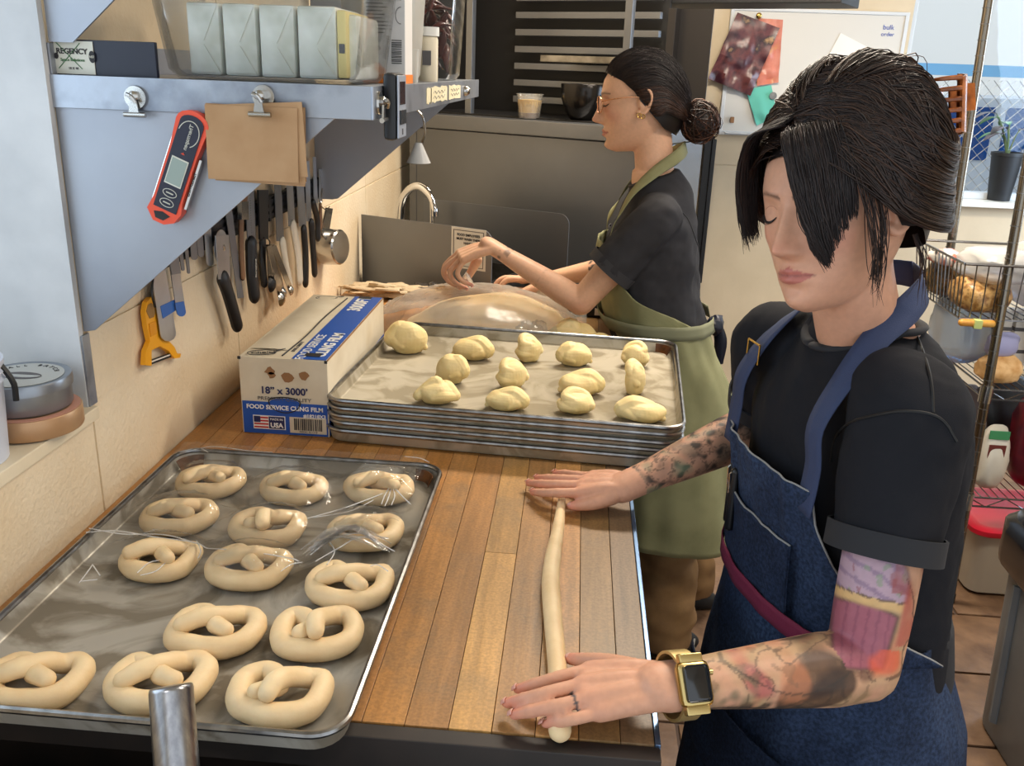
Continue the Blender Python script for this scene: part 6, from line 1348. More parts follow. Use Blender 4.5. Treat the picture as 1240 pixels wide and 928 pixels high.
# tattoos, laid out in the coordinates of each arm
def tat(mask, rgb, w_=1.0): k = (np.clip(mask, 0, 1)*w_)[:, None]; Cc[:] = Cc*(1-k)+np.array(lin(rgb))*k
def soft(d, e=.0022): return np.clip(.5-d/(2*e), 0, 1)
dU, tU = seg_dist(V, SL, EL); dF, tF = seg_dist(V, EL, WL_)
axu = np.array((SL-EL).normalized()); outw = np.array([-.25, -.97, 0.0]); outw /= np.linalg.norm(outw); sdu = np.cross(outw, axu); sdu /= np.linalg.norm(sdu); sdu = sdu if sdu[0] > 0 else -sdu
onU = (dU < .075) & (tU > .0) & (V[:, 2] > EL.z-.03); onF = (dF < .07) & (tF > .0) & (dF < dU+.012)
hs = (V-np.array(EL)) @ axu+.022; ss = (V-np.array(EL)) @ sdu; facing = (N_ @ outw > -.25)
u = onU & facing & (hs > .02)
base = np.array([nz(p, 30, 1) for p in V]); fine = np.array([nz(p, 75, 7) for p in V])
arm_any = ((onU & (hs > -.03)) | (onF & (tF < .93)))
tat(arm_any*np.clip(.55+base*.9, 0, .8), (172, 150, 112)); tat(arm_any*np.clip(base*1.6-.35, 0, .75), (206, 112, 86))
hc, sc_ = .062, -.012
cup_w = .030+.10*(hs-.032)*.14
cup = np.maximum(np.abs(ss-sc_)-(.030+.10*(hs-hc)), np.maximum(hs-.100+.02*((ss-sc_)/.03)**2*.3, .036-hs-.004*np.sqrt(np.clip(1-((ss-sc_)/.03)**2, 0, 1))))
tat(u*soft(cup-.0035), (64, 44, 50), .85); tat(u*soft(cup), (158, 92, 106)); tat(u*soft(cup)*(np.sin((ss-sc_)*560) > .75), (132, 74, 92), .6)
band = np.maximum(np.abs(ss-sc_)-.040, np.abs(hs-.107)-.0075); tat(u*soft(band), (214, 176, 120), .9)
fr = np.sqrt(((ss-sc_)/.040)**2+((hs-.118)/.052)**2)-1; top_ = u*(hs > .111)*soft(fr*.04); tat(u*(hs > .109)*soft(fr*.04-.003), (70, 54, 66), .8); tat(top_, (180, 152, 166)); tat(top_*(np.sin(hs*330+(ss-sc_)*120+fine*1.2) > .55), (136, 112, 138), .7); tat(top_*(fine > .42), (150, 96, 104), .7); tat(top_*(fine < -.45), (132, 150, 120), .6)
tat(u*soft(-(ss-.026))*(hs > .06)*np.clip(.6+base*2, 0, 1), (176, 84, 76), .75); tat(u*soft(-(ss-.022))*(hs > .02)*(np.abs(base) < .06), (70, 50, 44), .7); tat(u*(hs < .055)*(ss > -.01)*np.clip(base*3, 0, 1), (222, 96, 66), .7)
tat(u*(hs > .12)*(ss > .01)*np.clip(.5+base, 0, 1), (150, 70, 66), .7)
axf = np.array((WL_-EL).normalized()); fs = (V-np.array(EL)) @ axf; upf = np.array([0, 0, 1.])-axf*axf[2]; upf /= np.linalg.norm(upf); fu = (V-np.array(EL)) @ upf; fF = onF & (N_ @ outw > -.4) & (tF < .95) & (hd > .025) & ~(u & (cup < .003))
def ell(cx, cy, rx, ry, rot=0): c_, s_ = math.cos(rot), math.sin(rot); x, y = fs-cx, fu-cy; return (np.sqrt(((x*c_+y*s_)/rx)**2+((y*c_-x*s_)/ry)**2)-1)*min(rx, ry)
tat(fF*soft(ell(.100, .004, .048, .030, -.28)-.002, .002), (74, 54, 44), .9); tat(fF*soft(ell(.100, .004, .045, .027, -.28), .002)*np.clip(.5+fine*1.6, 0, 1), (112, 86, 66), .7); tat(fF*soft(ell(.130, .008, .020, .026, .2), .003), (196, 128, 92), .6); tat(fF*soft(ell(.085, .012, .03, .012, -.4), .004), (52, 42, 40), .7)
tat(fF*soft(ell(.175, .014, .020, .012, .5), .003), (178, 96, 92), .85); tat(fF*soft(ell(.175, .014, .020, .012, .5), .003)*(fine > .1), (120, 66, 70), .5)
tat(fF*soft(ell(.160, -.020, .065, .014, .06), .003)*np.clip(.75+fine*1.5, 0, 1), (56, 52, 46), .9); tat(fF*soft(ell(.205, .006, .030, .016, -.3), .003)*np.clip(.5+fine*2, 0, 1), (112, 104, 80), .8); tat(fF*(fine > .30)*(fs > .03), (120, 92, 72), .45); tat(fF*(np.abs(base) < .035)*(fs > .02), (66, 54, 48), .55); tat(fF*soft(ell(.215, -.010, .03, .018, .2), .004)*np.clip(.5+base*2, 0, 1), (84, 76, 64), .8)
tat(fF*soft(ell(.04, -.02, .03, .02), .005)*np.clip(.4+fine, 0, 1), (146, 120, 88), .7); tat(fF*soft(ell(.035, .02, .012, .009), .003), (96, 62, 56), .7); tat(fF*(np.abs(fu+.022+.010*np.sin(fs*22)) < .0013)*(fs > .02), (46, 40, 40), .8); tat(fF*(np.abs(fu-.016-.014*np.sin(fs*30+1)) < .0012)*(fs > .06), (60, 52, 46), .6)
dR, tR = seg_dist(V, ER, WR); dRu, tRu = seg_dist(V, SR, ER); oR = ((dR < .07) & (tR < .93)) | (dRu < .06); oR = oR & (V[:, 1] > 1.2)
tat(oR*np.clip(.35+base*1.3, 0, .85), (98, 88, 78)); tat(oR*np.clip(fine*2.6-.25, 0, .9), (44, 42, 42)); tat(oR*np.clip(-base*2-.4, 0, .7), (120, 140, 112)); tat(oR*(np.abs(fine) < .05), (52, 48, 46), .6); tat(((dR < .05) & (tR > .55) & (tR < .93))*np.clip(.1+base*2, 0, .7), (176, 142, 118))
# ring tattoo on the ring finger
a_, b_ = np.array(mcpL[2]), np.array(finL[2][0]); d_, t_ = seg_dist(V, a_, b_); tat((d_ < .0125)*(np.abs(t_-.35) < .05), (58, 66, 72), .9)
body1 = link_mesh('body', V, F, 'skin', b1, None, 180, Cc)
nails('fingernail', b1, finL, thL, 'nail_pink', (0, 0, 1), .0076); nails('fingernail', b1, finR, thR, 'nail_pink', (0, 0, 1), .0078)
# lowered lids: lashes along the lid line, for both eyes
for s in (-1, 1):
    P = [(s*x, float(face_y(np.array(x), np.array(z)))+.0012, z) for x, z in ((.0175, -.0030), (.022, -.0062), (.0275, -.0086), (.033, -.0090), (.0385, -.0074), (.0435, -.0040), (.047, -.0015))]
    m = MB(); m.tube(X1_(np.array(P)), [.0006, .0011, .0014, .0015, .0014, .0011, .0006], 6, samples=24)
    for t in np.linspace(.15, 1, 12):
        i = t*(len(P)-1); k = min(int(i), len(P)-2); p = np.array(P[k])*(1-(i-k))+np.array(P[k+1])*(i-k); m.tube(X1_(np.array([p, p+np.array([s*.0015*t, .0042, -.0030])])), [.0005, .0002], 4)
    m.build('eyelashes', 'lash_dark', b1)
    P = [(s*x, float(face_y(np.array(x), np.array(z)))+.0004, z) for x, z in ((.018, .0055), (.024, .0085), (.031, .0092), (.038, .0078), (.044, .0045))]; MB().tube(X1_(np.array(P)), [.0002, .0004, .0005, .0004, .0002], 5, samples=16).build('lid_crease_shade', M('crease_shade', (176, 122, 100), .6) if s < 0 else 'crease_shade', b1)  # thin darker line that paints the shade of the eyelid fold
# ------------------------------------------------------------------ hair
rng = np.random.RandomState(11)
def hcol(base=(34, 26, 25), tip=(70, 48, 36)): t = rng.uniform(0, 1)**2.2; return np.array(lin(base))*(1-t)+np.array(lin(tip))*t
def crown(D): D = np.asarray(D, float); D = D/np.linalg.norm(D, axis=-1, keepdims=True); return .036*np.clip((D[..., 2]-.15)/.7, 0, 1)*np.clip((.62-D[..., 1])/.7, 0, 1)
n1, n2 = 40, 64; G = []
for i in range(n1):
    row = []
    for j in range(n2):
        ph = 2*math.pi*j/n2; c = math.cos(ph); zl = np.interp(c, [-1, -.6, -.1, .35, .75, 1], [-.062, -.055, -.012, .035, .066, .074])
        th0 = math.acos(np.clip(zl/.125, -1, 1)); th = .02+(th0-.02)*i/(n1-1); d = np.array([math.sin(th)*math.sin(ph), math.sin(th)*math.cos(ph), math.cos(th)])
        off = (.012+.020*max(0, -c*.8+.35)*math.sin(th)+.014*max(0, math.cos(th)))*min(1, (n1-1-i)/4+.25); row.append(on_skull(d, off*0+.003+.016*max(0, -c*.8+.2)*math.sin(th)+float(crown(d))*.9))
    G.append(row)
m = MB(); G = np.array(G); m.grid(X1_(G.reshape(-1, 3)).reshape(G.shape), True); k0 = len(m.arr()); 
hv = np.tile(np.array(lin((26, 20, 19))), (k0, 1)); hair1 = link_mesh('hair', m.arr(), m.F, 'hair', b1, None, 180, hv)
paths, rad, cols = [], [], []
def back_strand(side, t):
    """from the parting (t=0 front .. 1 crown) out over the side of the head and back to the twist"""
    y0 = .082-.115*t+rng.normal(0, .004); d0 = np.array([side*abs(rng.normal(.004, .004))-.006, y0, np.sqrt(max(.02, 1-(y0/.107)**2))*.121])
    low = rng.uniform(0, 1); dm = np.array([side*1.0, np.interp(low, [0, 1], [.06, .45])-.25*t, np.interp(low, [0, 1], [.75, -.02])]); dm2 = np.array([side*.85, -.75+.2*low, np.interp(low, [0, 1], [.55, -.32])]); de = np.array([side*(.10+.12*low), -1.0, np.interp(low, [0, 1], [.72, -.10])+rng.normal(0, .06)])
    D = np.array([d0/np.array([.079, .107, .121]), dm, dm2, de]); D /= np.linalg.norm(D, axis=1, keepdims=True); Q = catmull(D, 16)
    o0 = np.interp(np.linspace(0, 1, 16), [0, .12, .45, .8, 1], [.010, .018, .023+.006*rng.rand(), .030+.008*rng.rand(), .030])
    return on_skull(Q, o0+crown(Q)+rng.normal(0, .0015))
for k in range(3400):
    side = 1 if k % 3 else -1; paths.append(back_strand(side, rng.uniform(0, 1)**.8)); rad.append(rng.uniform(.0006, .0012)); cols.append(hcol())
for k in range(1500):      # from the crown seam straight back and down into the twist
    side = 1 if k % 5 < 3 else -1; t = rng.uniform(0, 1); y0 = .070-.12*t; x0 = abs(rng.normal(0, .012)); d0 = np.array([side*x0/.079, y0/.107, 1.0]); w_ = rng.uniform(.1, .95)
    D = np.array([d0, [side*w_*.75, y0/.107*.4-.15, .85-.25*w_], [side*w_*.85, -.62, .62-.35*w_], [side*.18*rng.rand(), -1, .50-.35*w_+rng.normal(0, .06)]]); D /= np.linalg.norm(D, axis=1, keepdims=True)
    Q = catmull(D, 16); paths.append(on_skull(Q, np.interp(np.linspace(0, 1, 16), [0, .1, .5, 1], [.004, .012, .020+.008*rng.rand(), .032])+crown(Q)+rng.normal(0, .0015))); rad.append(rng.uniform(.0006, .0012)); cols.append(hcol())
for k in range(1300):      # strands off the temple hairline straight back, round above the ear
    side = 1 if k % 3 else -1; zz = rng.uniform(-.25, .75); d0 = np.array([side*np.interp(zz, [-.3, .8], [1.0, .5]), np.interp(zz, [-.3, .3, .8], [.0, .42, .78]), zz]); dm = np.array([side*.95, -.25, zz*.75-.02]); de = np.array([side*.12, -1, zz*.55+.12+rng.normal(0, .05)])
    D = np.array([d0, dm, np.array([side*.6, -.8, zz*.6+.02]), de]); D /= np.linalg.norm(D, axis=1, keepdims=True); Q = catmull(D, 14); paths.append(on_skull(Q, np.interp(np.linspace(0, 1, 14), [0, .15, .5, 1], [.004, .013, .022+.007*rng.rand(), .034])+crown(Q))); rad.append(rng.uniform(.0006, .0012)); cols.append(hcol())
for k in range(1500):      # the long fringe that sweeps down across the near eye
    q = rng.uniform(0, 1)**2.1; e = min(1, rng.uniform(.78, 1.15) if k % 6 else rng.uniform(.5, 1))*(1-.30*q); j = lambda s=.0016: rng.normal(0, s)
    P = [(-.004+abs(j()), .083-.085*q+j(.004), .088+.026*q+j(.003)), (.014+.030*q+j(), .108-.056*q+j(), .084+.016*q+j()), (.028+.036*q+j(), .114-.052*q+j(), .040+.022*q+j()), (.038+.036*q+j(), .111-.044*q+j(), .000+.012*q+j(.002)), (.048+.026*q+j(.002), .104-.036*q+j(.002), -.032+.006*q+j(.003)), (.059+.012*q+j(.002), .093-.022*q+j(.003), -.058-.004*q+j(.004))]
    B = bez(P, 20); paths.append(B[:max(9, int(20*e))]); rad.append(rng.uniform(.0006, .0011)); cols.append(hcol((28, 22, 23), (50, 36, 32)))
for k in range(44):        # separate wisps between fringe and ear
    q = rng.uniform(0, 1); j = lambda s=.003: rng.normal(0, s); P = [(.052+.018*q, .062-.02*q, .085), (.074+.008*q+j(), .066-.03*q+j(), .035), (.082+.004*q+j(), .055-.025*q+j(), -.02), (.082+j(), .050-.02*q+j(), -.060+j(.008)), (.076+j(), .046-.02*q+j(), -.085+j(.012))]
    paths.append(bez(P, 16)); rad.append(.0006); cols.append(hcol())
for k in range(560):       # the other side of the fringe, hanging past the far temple
    q = rng.uniform(0, 1); e = rng.uniform(.72, 1); j = lambda s=.0016: rng.normal(0, s)
    P = [(-.008-abs(j()), .086-.05*q+j(.003), .098+.02*q), (-.040-.012*q+j(), .100-.035*q+j(), .088+.006*q), (-.070-.008*q+j(), .088-.040*q+j(), .046), (-.079-.006*q+j(), .076-.035*q+j(), -.004+j(.003)), (-.074-.006*q+j(.002), .074-.035*q+j(.003), -.048+.012*q+j(.006))]
    paths.append(bez(P, 18)[:int(18*e)]); rad.append(rng.uniform(.0006, .0011)); cols.append(hcol((28, 22, 23), (50, 36, 32)))
for k in range(520):       # gathered twist with turned-up ends at the back
    z0 = rng.uniform(-.045, .085); j = lambda s=.003: rng.normal(0, s); s_ = rng.choice((-1, 1))
    P = [(s_*.042+j(), -.134+j(), z0), (s_*.024+j(), -.158+j(.004), z0+.020), (j(.006), -.164+j(.004), z0+.042), (-s_*.012+j(.006), -.150+j(.005), z0+.060+j(.006)), (j(.012), -.126+j(.008), z0+.072+j(.008))]
    paths.append(bez(P, 12)); rad.append(rng.uniform(.0006, .0012)); cols.append(hcol((34, 25, 23), (84, 56, 40)))
for k in range(160):       # soft crest over the crown
    j = lambda s=.005: rng.normal(0, s); x0 = rng.uniform(-.05, .05); P = [(x0, -.01+j(), .148), (x0*1.1+j(), -.060+j(), .160+j(.003)), (x0*.9+j(), -.104+j(), .150+j(.004)), (x0*.6+j(.010), -.134+j(.008), .128+j(.010))]
    paths.append(bez(P, 10)); rad.append(rng.uniform(.0005, .0010)); cols.append(hcol((36, 27, 25), (110, 70, 48)))
for k in range(14):
    j = lambda s=.004: rng.normal(0, s); P = [(.060, -.070+j(), -.04), (.064+j(), -.078+j(), -.075), (.062+j(.006), -.082+j(.008), -.115+j(.01))]
    paths.append(bez(P, 10)); rad.append(.0005); cols.append(hcol())
strands('hair_locks', [X1_(p) for p in paths], rad, cols, 'hair', hair1)
# tortoiseshell claw clip
M('tortoise', (196, 112, 52), .2, noise=(40, (92, 40, 20)), trans=.25)
dlt = I1_(np.array([ony(1139, 124, 1.19)[:]]))[0]-np.array([0, -.165, .085])
Xc = lambda P: X1_(np.asarray(P)+dlt)
for s in (-1, 1):
    Gs = []
    for i, t in enumerate(np.linspace(-1, 1, 9)):
        row = []
        for v in np.linspace(0, 1, 8):
            ang = .35+1.25*v; row.append((s*(.010+.036*math.sin(ang)), -.128-.040*math.cos(ang)-.004*v, .080+t*.036*(1-.15*v)))
        Gs.append(row)
    m = MB(); m.sheet(Xc(np.array(Gs).reshape(-1, 3)).reshape(9, 8, 3), .0028)
    for t in np.linspace(-1, 1, 6): m.tube(Xc(np.array([(s*.046, -.128, .080+t*.030), (s*.036, -.108, .080+t*.030), (s*.020, -.102, .080+t*.030)])), [.003, .0025, .0012], 6, samples=8)
    m.build('hair_claw', 'tortoise', b1)
    m = MB(); m.sheet(Xc(np.array([[(s*.012, -.166, .075), (s*.010, -.168, .100)], [(s*.018, -.190, .072), (s*.016, -.192, .105)], [(s*.022, -.206, .072), (s*.020, -.206, .104)]]).reshape(-1, 3)).reshape(3, 2, 3), .003); m.build('claw_grip', 'tortoise', b1)
# ------------------------------------------------------------------ black tee
vcol('tee_black', .85, bump=(700, .12), spec=.15)
S1 = [(.80, .190, .122, .0), (.88, .184, .118, .005), (.96, .178, .115, .012), (1.04, .178, .115, .020), (1.11, .178, .113, .025), (1.155, .172, .106, .026), (1.195, .152, .095, .024), (1.228, .124, .084, .022), (1.252, .094, .070, .024), (1.268, .074, .060, .027)]
mb = MB(); mb.add(*ringbody(S1, P1))
def sleeve(mb, S, E, l, r0, r1, back=.0):
    S, E = Vector(S), Vector(E); c = S+(E-S)*l; inn = Vector(p1(0, .016, 1.205)); mb.tube([(inn*.42+S*.58)[:], S[:], lerp(S, E, l*.5), c[:]], [.064, r0, (r0+r1)/2, r1], 26, samples=20)
    return c
cL = sleeve(mb, SL, EL+Vector((-.002, .0, 0)), .53, .068, .062); cR = sleeve(mb, SR, ER, .66, .058, .056)
V, F, N_ = fuse(mb, .0055, 5, .5)
nk = p1(0, .05, 1.235); V = stretch_noise(V, N_, .0085, 10, (0.2, .2, 1), .35, 2); V = stretch_noise(V, N_, .0040, 26, (.6, .3, .7), .3, 5); V = cloth_noise(V, N_, .0016, 30, 6)
Cc = np.tile(np.array(lin((30, 31, 36))), (len(V), 1)); tee = link_mesh('tee_shirt', V, F, 'tee_black', b1, None, 180, Cc)
def ring_on(name, c, ax, r, ry, h, mat, parent, th=.003, uref=(0, 0, 1)):
    ax = Vector(ax).normalized(); s = ax.cross(Vector(uref)).normalized(); t = s.cross(ax); G = []
    for k in np.linspace(0, 1, 4): G.append([Vector(c)+ax*(h*k)+s*(r*math.cos(a))+t*(ry*math.sin(a)) for a in np.linspace(0, 2*math.pi, 40)])
    m = MB(); m.sheet(np.array([[p[:] for p in row] for row in G]), th); return m.build(name, mat, parent, smooth=60)
M('tee_hem', (34, 35, 40), .85)
for c, S, E, r in ((cL, SL, EL, .0672), (cR, SR, ER, .0575)):
    d = (Vector(E)-Vector(S)).normalized(); ring_on('sleeve_cuff', Vector(c)-d*.022, d, r, r, .030, 'tee_hem', tee)
# ribbed neckband
Pn = [p1(.074*math.sin(a), .028+.058*math.cos(a)+.016*max(0, math.cos(a)), 1.268-.032*max(0, math.cos(a))+.004*math.sin(a)**2) for a in np.linspace(0, 2*math.pi, 37)]
MB().tube(Pn, .0085, 10, ry=[.005]*37).build('neckband', 'tee_hem', tee, smooth=180)
Vp = (SL+Vector(p1(0, .01, 1.22)))*.5
from mathutils.bvhtree import BVHTree
bvh = BVHTree.FromPolygons([v.co.copy() for v in tee.data.vertices], [list(p.vertices) for p in tee.data.polygons]); tw = Vector(tee.location)+Vector(b1.location)
def on_tee(pts):
    out = []
    for x, y in pts:
        h = bvh.ray_cast(CAM-tw, cam_dir(x-620, y-464, FOC).normalized())
        if h[0] is not None: out.append((h[0]+tw+h[1]*.0006)[:])
    return out
for pts in ([(1006, 560), (1012, 530), (1030, 512), (1060, 503), (1092, 498), (1125, 501), (1144, 512), (1158, 535)], [(1102, 388), (1112, 412), (1122, 440), (1128, 468), (1130, 500)], [(925, 420), (912, 440), (903, 462), (899, 480)]):
    P = on_tee(pts)
    if len(P) > 2: MB().tube(P, .0017, 5, samples=30).build('sleeve_seam', 'black_rubber', tee)
# ------------------------------------------------------------------ denim apron
def denim(name, c0, c1):
    m = M(name, c0, .85, noise=(7, c1), bump=(600, .35), spec=.2); nt = m.node_tree; bs = nt.nodes['Principled BSDF']; src = bs.inputs['Base Color'].links[0].from_socket
    tc = nt.nodes.new('ShaderNodeTexCoord'); n = nt.nodes.new('ShaderNodeTexNoise'); n.inputs['Scale'].default_value = 210; n.inputs['Detail'].default_value = 3; nt.links.new(tc.outputs['Object'], n.inputs[0])
    mr = nt.nodes.new('ShaderNodeMapRange'); mr.inputs[1].default_value = .35; mr.inputs[2].default_value = .68; mr.inputs[3].default_value = .65; mr.inputs[4].default_value = 1.5; nt.links.new(n.outputs['Fac'], mr.inputs[0])
    mx = nt.nodes.new('ShaderNodeMix'); mx.data_type = 'RGBA'; mx.blend_type = 'MULTIPLY'; mx.inputs[0].default_value = 1; nt.links.new(src, mx.inputs[6]); nt.links.new(mr.outputs[0], mx.inputs[7]); nt.links.new(mx.outputs[2], bs.inputs['Base Color']); return m
denim('denim', (29, 40, 62), (46, 60, 86)); denim('denim_dark', (24, 33, 52), (36, 48, 72)); M('stitch', (142, 142, 142), .8); M('strap_blue', (48, 60, 92), .85, bump=(600, .2)); M('maroon_tie', (112, 26, 58), .8, bump=(500, .2))
A1 = [(.30, .215, .160, -.005), (.60, .210, .150, -.005), (.72, .202, .140, .0), (.80, .195, .130, .002), (.88, .188, .124, .006), (.96, .182, .121, .013), (1.04, .182, .121, .021), (1.12, .183, .119, .026), (1.16, .182, .112, .027)]
ap = MB(); bib = wrap(A1, P1, rows_fill([(.872, -100, 100, .003), (.90, -84, 84, .002), (.94, -62, 62, .003), (.99, -45, 45, .006), (1.04, -36, 36, .010), (1.085, -33, 33, .016)], 26), .006, 60, fold=(.006, 26), seed=3); ap.sheet(bib, .003); apb = ap.build('apron_bib', 'denim', b1, smooth=180)
sk1 = MB(); skirt = wrap(A1, P1, rows_fill([(.34, -150, 168, .022), (.60, -150, 168, .014), (.78, -150, 168, .006), (.885, -148, 166, .001)], 40), .008, 80, fold=(.009, 16), seed=8); th8 = np.abs(np.linspace(-150, 168, 80)); kk8 = (np.clip((th8-75)/50, 0, 1)[None, :]*np.clip((skirt[:, :, 2]-.72)/.13, 0, 1)*.17)[:, :, None]; axs = np.array(p1(0, .006, 0))[None, None, :]+skirt*np.array([0, 0, 1.]); skirt = skirt*(1-kk8)+axs*kk8; sk1.sheet(skirt, .003); sk1.build('apron_skirt', 'denim', b1, smooth=180)
def edge_tube(name, P, r, mat, parent): return MB().tube(np.asarray(P), r, 6).build(name, mat, parent, smooth=180)
edge_tube('hem_edge', bib[-1], .0016, 'stitch', apb); edge_tube('hem_edge', bib[:, 0], .0018, 'denim_dark', apb); edge_tube('hem_edge', bib[:, -1], .0018, 'stitch', apb)
edge_tube('top_seam', bib[-3]+FW1*.0012, .0009, 'stitch', apb)
def patch(a0, a1, c0, c1, off, n=18):      # a pocket that lies on the bib or skirt
    return wrap(A1, P1, [(c, a0, a1, off) for c in np.linspace(c0, c1, n)], .006, n, fold=(.004, 30), seed=5)
pk = patch(-34, 24, .895, .995, .013); m = MB(); m.sheet(pk, .003); pko = m.build('bib_pocket', 'denim_dark', b1, smooth=180)
for P in (pk[0], pk[:, 0], pk[:, -1]): edge_tube('pocket_stitching', P, .0010, 'denim', pko)
edge_tube('pocket_edge', pk[-1], .0018, 'stitch', pko); edge_tube('pocket_edge', pk[-4]+FW1*.001, .0008, 'denim', pko)
pk2 = patch(-30, 62, .58, .70, .030, 24); m = MB(); m.sheet(pk2, .003); pko2 = m.build('skirt_pocket', 'denim_dark', b1, smooth=180)
edge_tube('pocket_edge', [p+np.array([0, 0, -.018*math.sin(math.pi*i/23)]) for i, p in enumerate(pk2[-1])], .0018, 'stitch', pko2)
for P in (pk2[:, 0], pk2[:, -1]): edge_tube('pocket_stitching', P, .0009, 'denim', pko2)
# pens in the bib pocket
for th_, mat, nm, r in ((-25, 'black_plastic', 'pen', .0048), (-18, 'black_plastic', 'marker', .007)):
    q = wrap(A1, P1, [(1.012, th_, th_+1, .012)], .006, 2)[0, 0]; po = MB().tube([q+np.array([0, 0, -.075]), q+np.array([0, 0, .012])], r, 12, dome=True).build(nm, mat, b1)
    MB().tube([q+FW1*r+np.array([0, 0, -.02]), q+FW1*(r+.0015)+np.array([0, 0, .010]), q+np.array([0, 0, .016])], .0018, 6).build('pen_clip', 'steel', po)
# neck straps and waist tie
e1, e0 = bib[-1][-3], bib[-1][2]; up_ = np.array([0, 0, 1.])
ribbon('neck_strap', [e1+np.array([0, 0, -.03]), e1+np.array([0, 0, .03])+FW1*-.004, p1(.104, .143, 1.165), p1(.098, .112, 1.222), p1(.083, .066, 1.272), p1(.068, .022, 1.302), p1(.040, -.014, 1.322), p1(0, -.024, 1.328)], [FW1, FW1, FW1+up_*.25, FW1+up_*.8+LF1*.2, FW1*.5+up_+LF1*.6, LF1+up_*.5, -FW1*.6+LF1*.6+up_*.3, -FW1+up_*.3], .036, 'strap_blue', b1)
ribbon('neck_strap', [e0+np.array([0, 0, -.03]), e0+np.array([0, 0, .03])+FW1*-.004, p1(-.104, .143, 1.165), p1(-.098, .112, 1.222), p1(-.083, .066, 1.272), p1(-.068, .022, 1.302), p1(-.040, -.014, 1.322), p1(0, -.024, 1.328)], [FW1, FW1, FW1+up_*.25, FW1+up_*.8-LF1*.2, FW1*.5+up_-LF1*.6, -LF1+up_*.5, -FW1*.6-LF1*.6+up_*.3, -FW1+up_*.3], .036, 'strap_blue', b1)
bq = p1(-.102, .133, 1.196); m = MB()
for s in (-1, 1): m.tube([bq+LF1*(.018*s)-up_*.014, bq+LF1*(.018*s)+up_*.014], .0016, 6); m.tube([bq-LF1*.018+up_*(.014*s), bq+LF1*.018+up_*(.014*s)], .0016, 6)
m.build('strap_buckle', 'brass', b1)
hs_ = np.linspace(.868, .896, 4); t_a = wrap(A1, P1, [(c, -180, 78, .017) for c in hs_], .006, 90, fold=(.003, 20)); t_b = wrap(A1, P1, [(c, -180, 78, -.006) for c in hs_], .006, 90); th9 = np.linspace(-180, 78, 90); wk = (np.clip((165+th9)/50, 0, 1)*np.clip((78-th9)/16, 0, 1))[None, :, None]; tie = t_a*wk+t_b*(1-wk); m = MB(); m.sheet(tie, .0018); m.build('waist_tie', 'maroon_tie', b1, smooth=180)
kq = wrap(A1, P1, [(.884, -84, -83, .018)], .006, 2)[0, 0]; fd = FW1*.55-LF1*.85; fd /= np.linalg.norm(fd)
for k, (dx, L2) in enumerate(((.0, .30), (.018, .22))):
    ribbon('tie_tail', [kq, kq+fd*.012-up_*.05, kq+fd*(.020+dx)-up_*(L2*.5), kq+fd*(.034+dx*1.6)-up_*L2], [FW1-LF1*.4]*4, .034, 'maroon_tie', b1)
m = MB(); m.tube([kq, kq+fd*.022+up_*.035, kq+fd*.030+up_*.005, kq+fd*.012-up_*.035, kq], .0022, 6, samples=26, ry=[.016]*5, up=FW1); m.build('tie_loop', 'maroon_tie', b1, smooth=180)
kb = np.array([.512, 1.14, .905]); m = MB(); m.blob(kb, (.026, .03, .024), 10, amp=.3, seed=2); m.blob(kb-up_*.04, (.022, .03, .026), 10, amp=.3, seed=4); m.build('back_bow', 'black_rubber', b1)
# trousers and shoes (mostly below the picture)
mb = MB(); mb.add(*ringbody([(.62, .18, .14, -.02), (.80, .178, .13, -.015), (.88, .168, .12, -.01)], P1))
for s in (-1, 1): mb.tube([p1(s*.092, -.012, .72), p1(s*.098, -.004, .42), p1(s*.102, -.008, .07)], [.105, .085, .075], 20, samples=16)
V, F, N_ = fuse(mb, .012, 3); link_mesh('trousers', stretch_noise(V, N_, .006, 8, (0, 0, 1), .4, 3), F, M('black_trouser', (30, 31, 36), .85), b1, None, 180)
for s in (-1, 1):
    m = MB(); q = p1(s*.102, .03, .0); m.blob(q+np.array([0, 0, .04]), (.125, .05, .05), 12, Matrix.Rotation(math.atan2(FW1[1], FW1[0]), 4, 'Z')); Vv = m.arr(); Vv[:, 2] = np.maximum(Vv[:, 2], .004); link_mesh('shoe', Vv, m.F, 'black_rubber', b1, None, 180)
# ------------------------------------------------------------------ watch on the near wrist
wax = np.array((EL-WL_).normalized()); wc = np.array(WL_)+wax*.010; nrm = np.array([-.10, -.80, .60]); nrm -= wax*(nrm @ wax); nrm /= np.linalg.norm(nrm); wsd = np.cross(nrm, wax)
M('gold_case', (200, 176, 118), .25, .9); M('gold_band', (186, 164, 110), .4, .7); M('watch_glass', (14, 16, 22), .08, spec=.8)
G = []
for k in np.linspace(-.5, .5, 5): G.append([wc+wax*(.024*k)+nrm*(.0275*math.cos(a))+wsd*(.0335*math.sin(a)) for a in np.linspace(0, 2*math.pi, 44)])
m = MB(); m.sheet(np.array(G)[::-1], .0032); wb_ = m.build('watch_band', 'gold_band', b1, smooth=60)
Rw = Matrix((wax, wsd, nrm)).transposed()
wq = wc+nrm*.0305; wcs = MB().box(wq, (.040, .046, .011), Rw, .0075).build('watch_case', 'gold_case', b1); MB().box(wq+nrm*.0052, (.0300, .0375, .0022), Rw, .004).build('watch_screen', 'watch_glass', wcs)
MB().cyl(wq+wax*.0195+wsd*.010, wq+wax*.0235+wsd*.010, .0035, n=12).build('watch_crown', 'gold_case', wcs)
for s in (-1, 1): MB().box(wq+wsd*(s*.026)-nrm*.002, (.029, .010, .008), Rw, .002).build('watch_lug', 'gold_case', wcs)

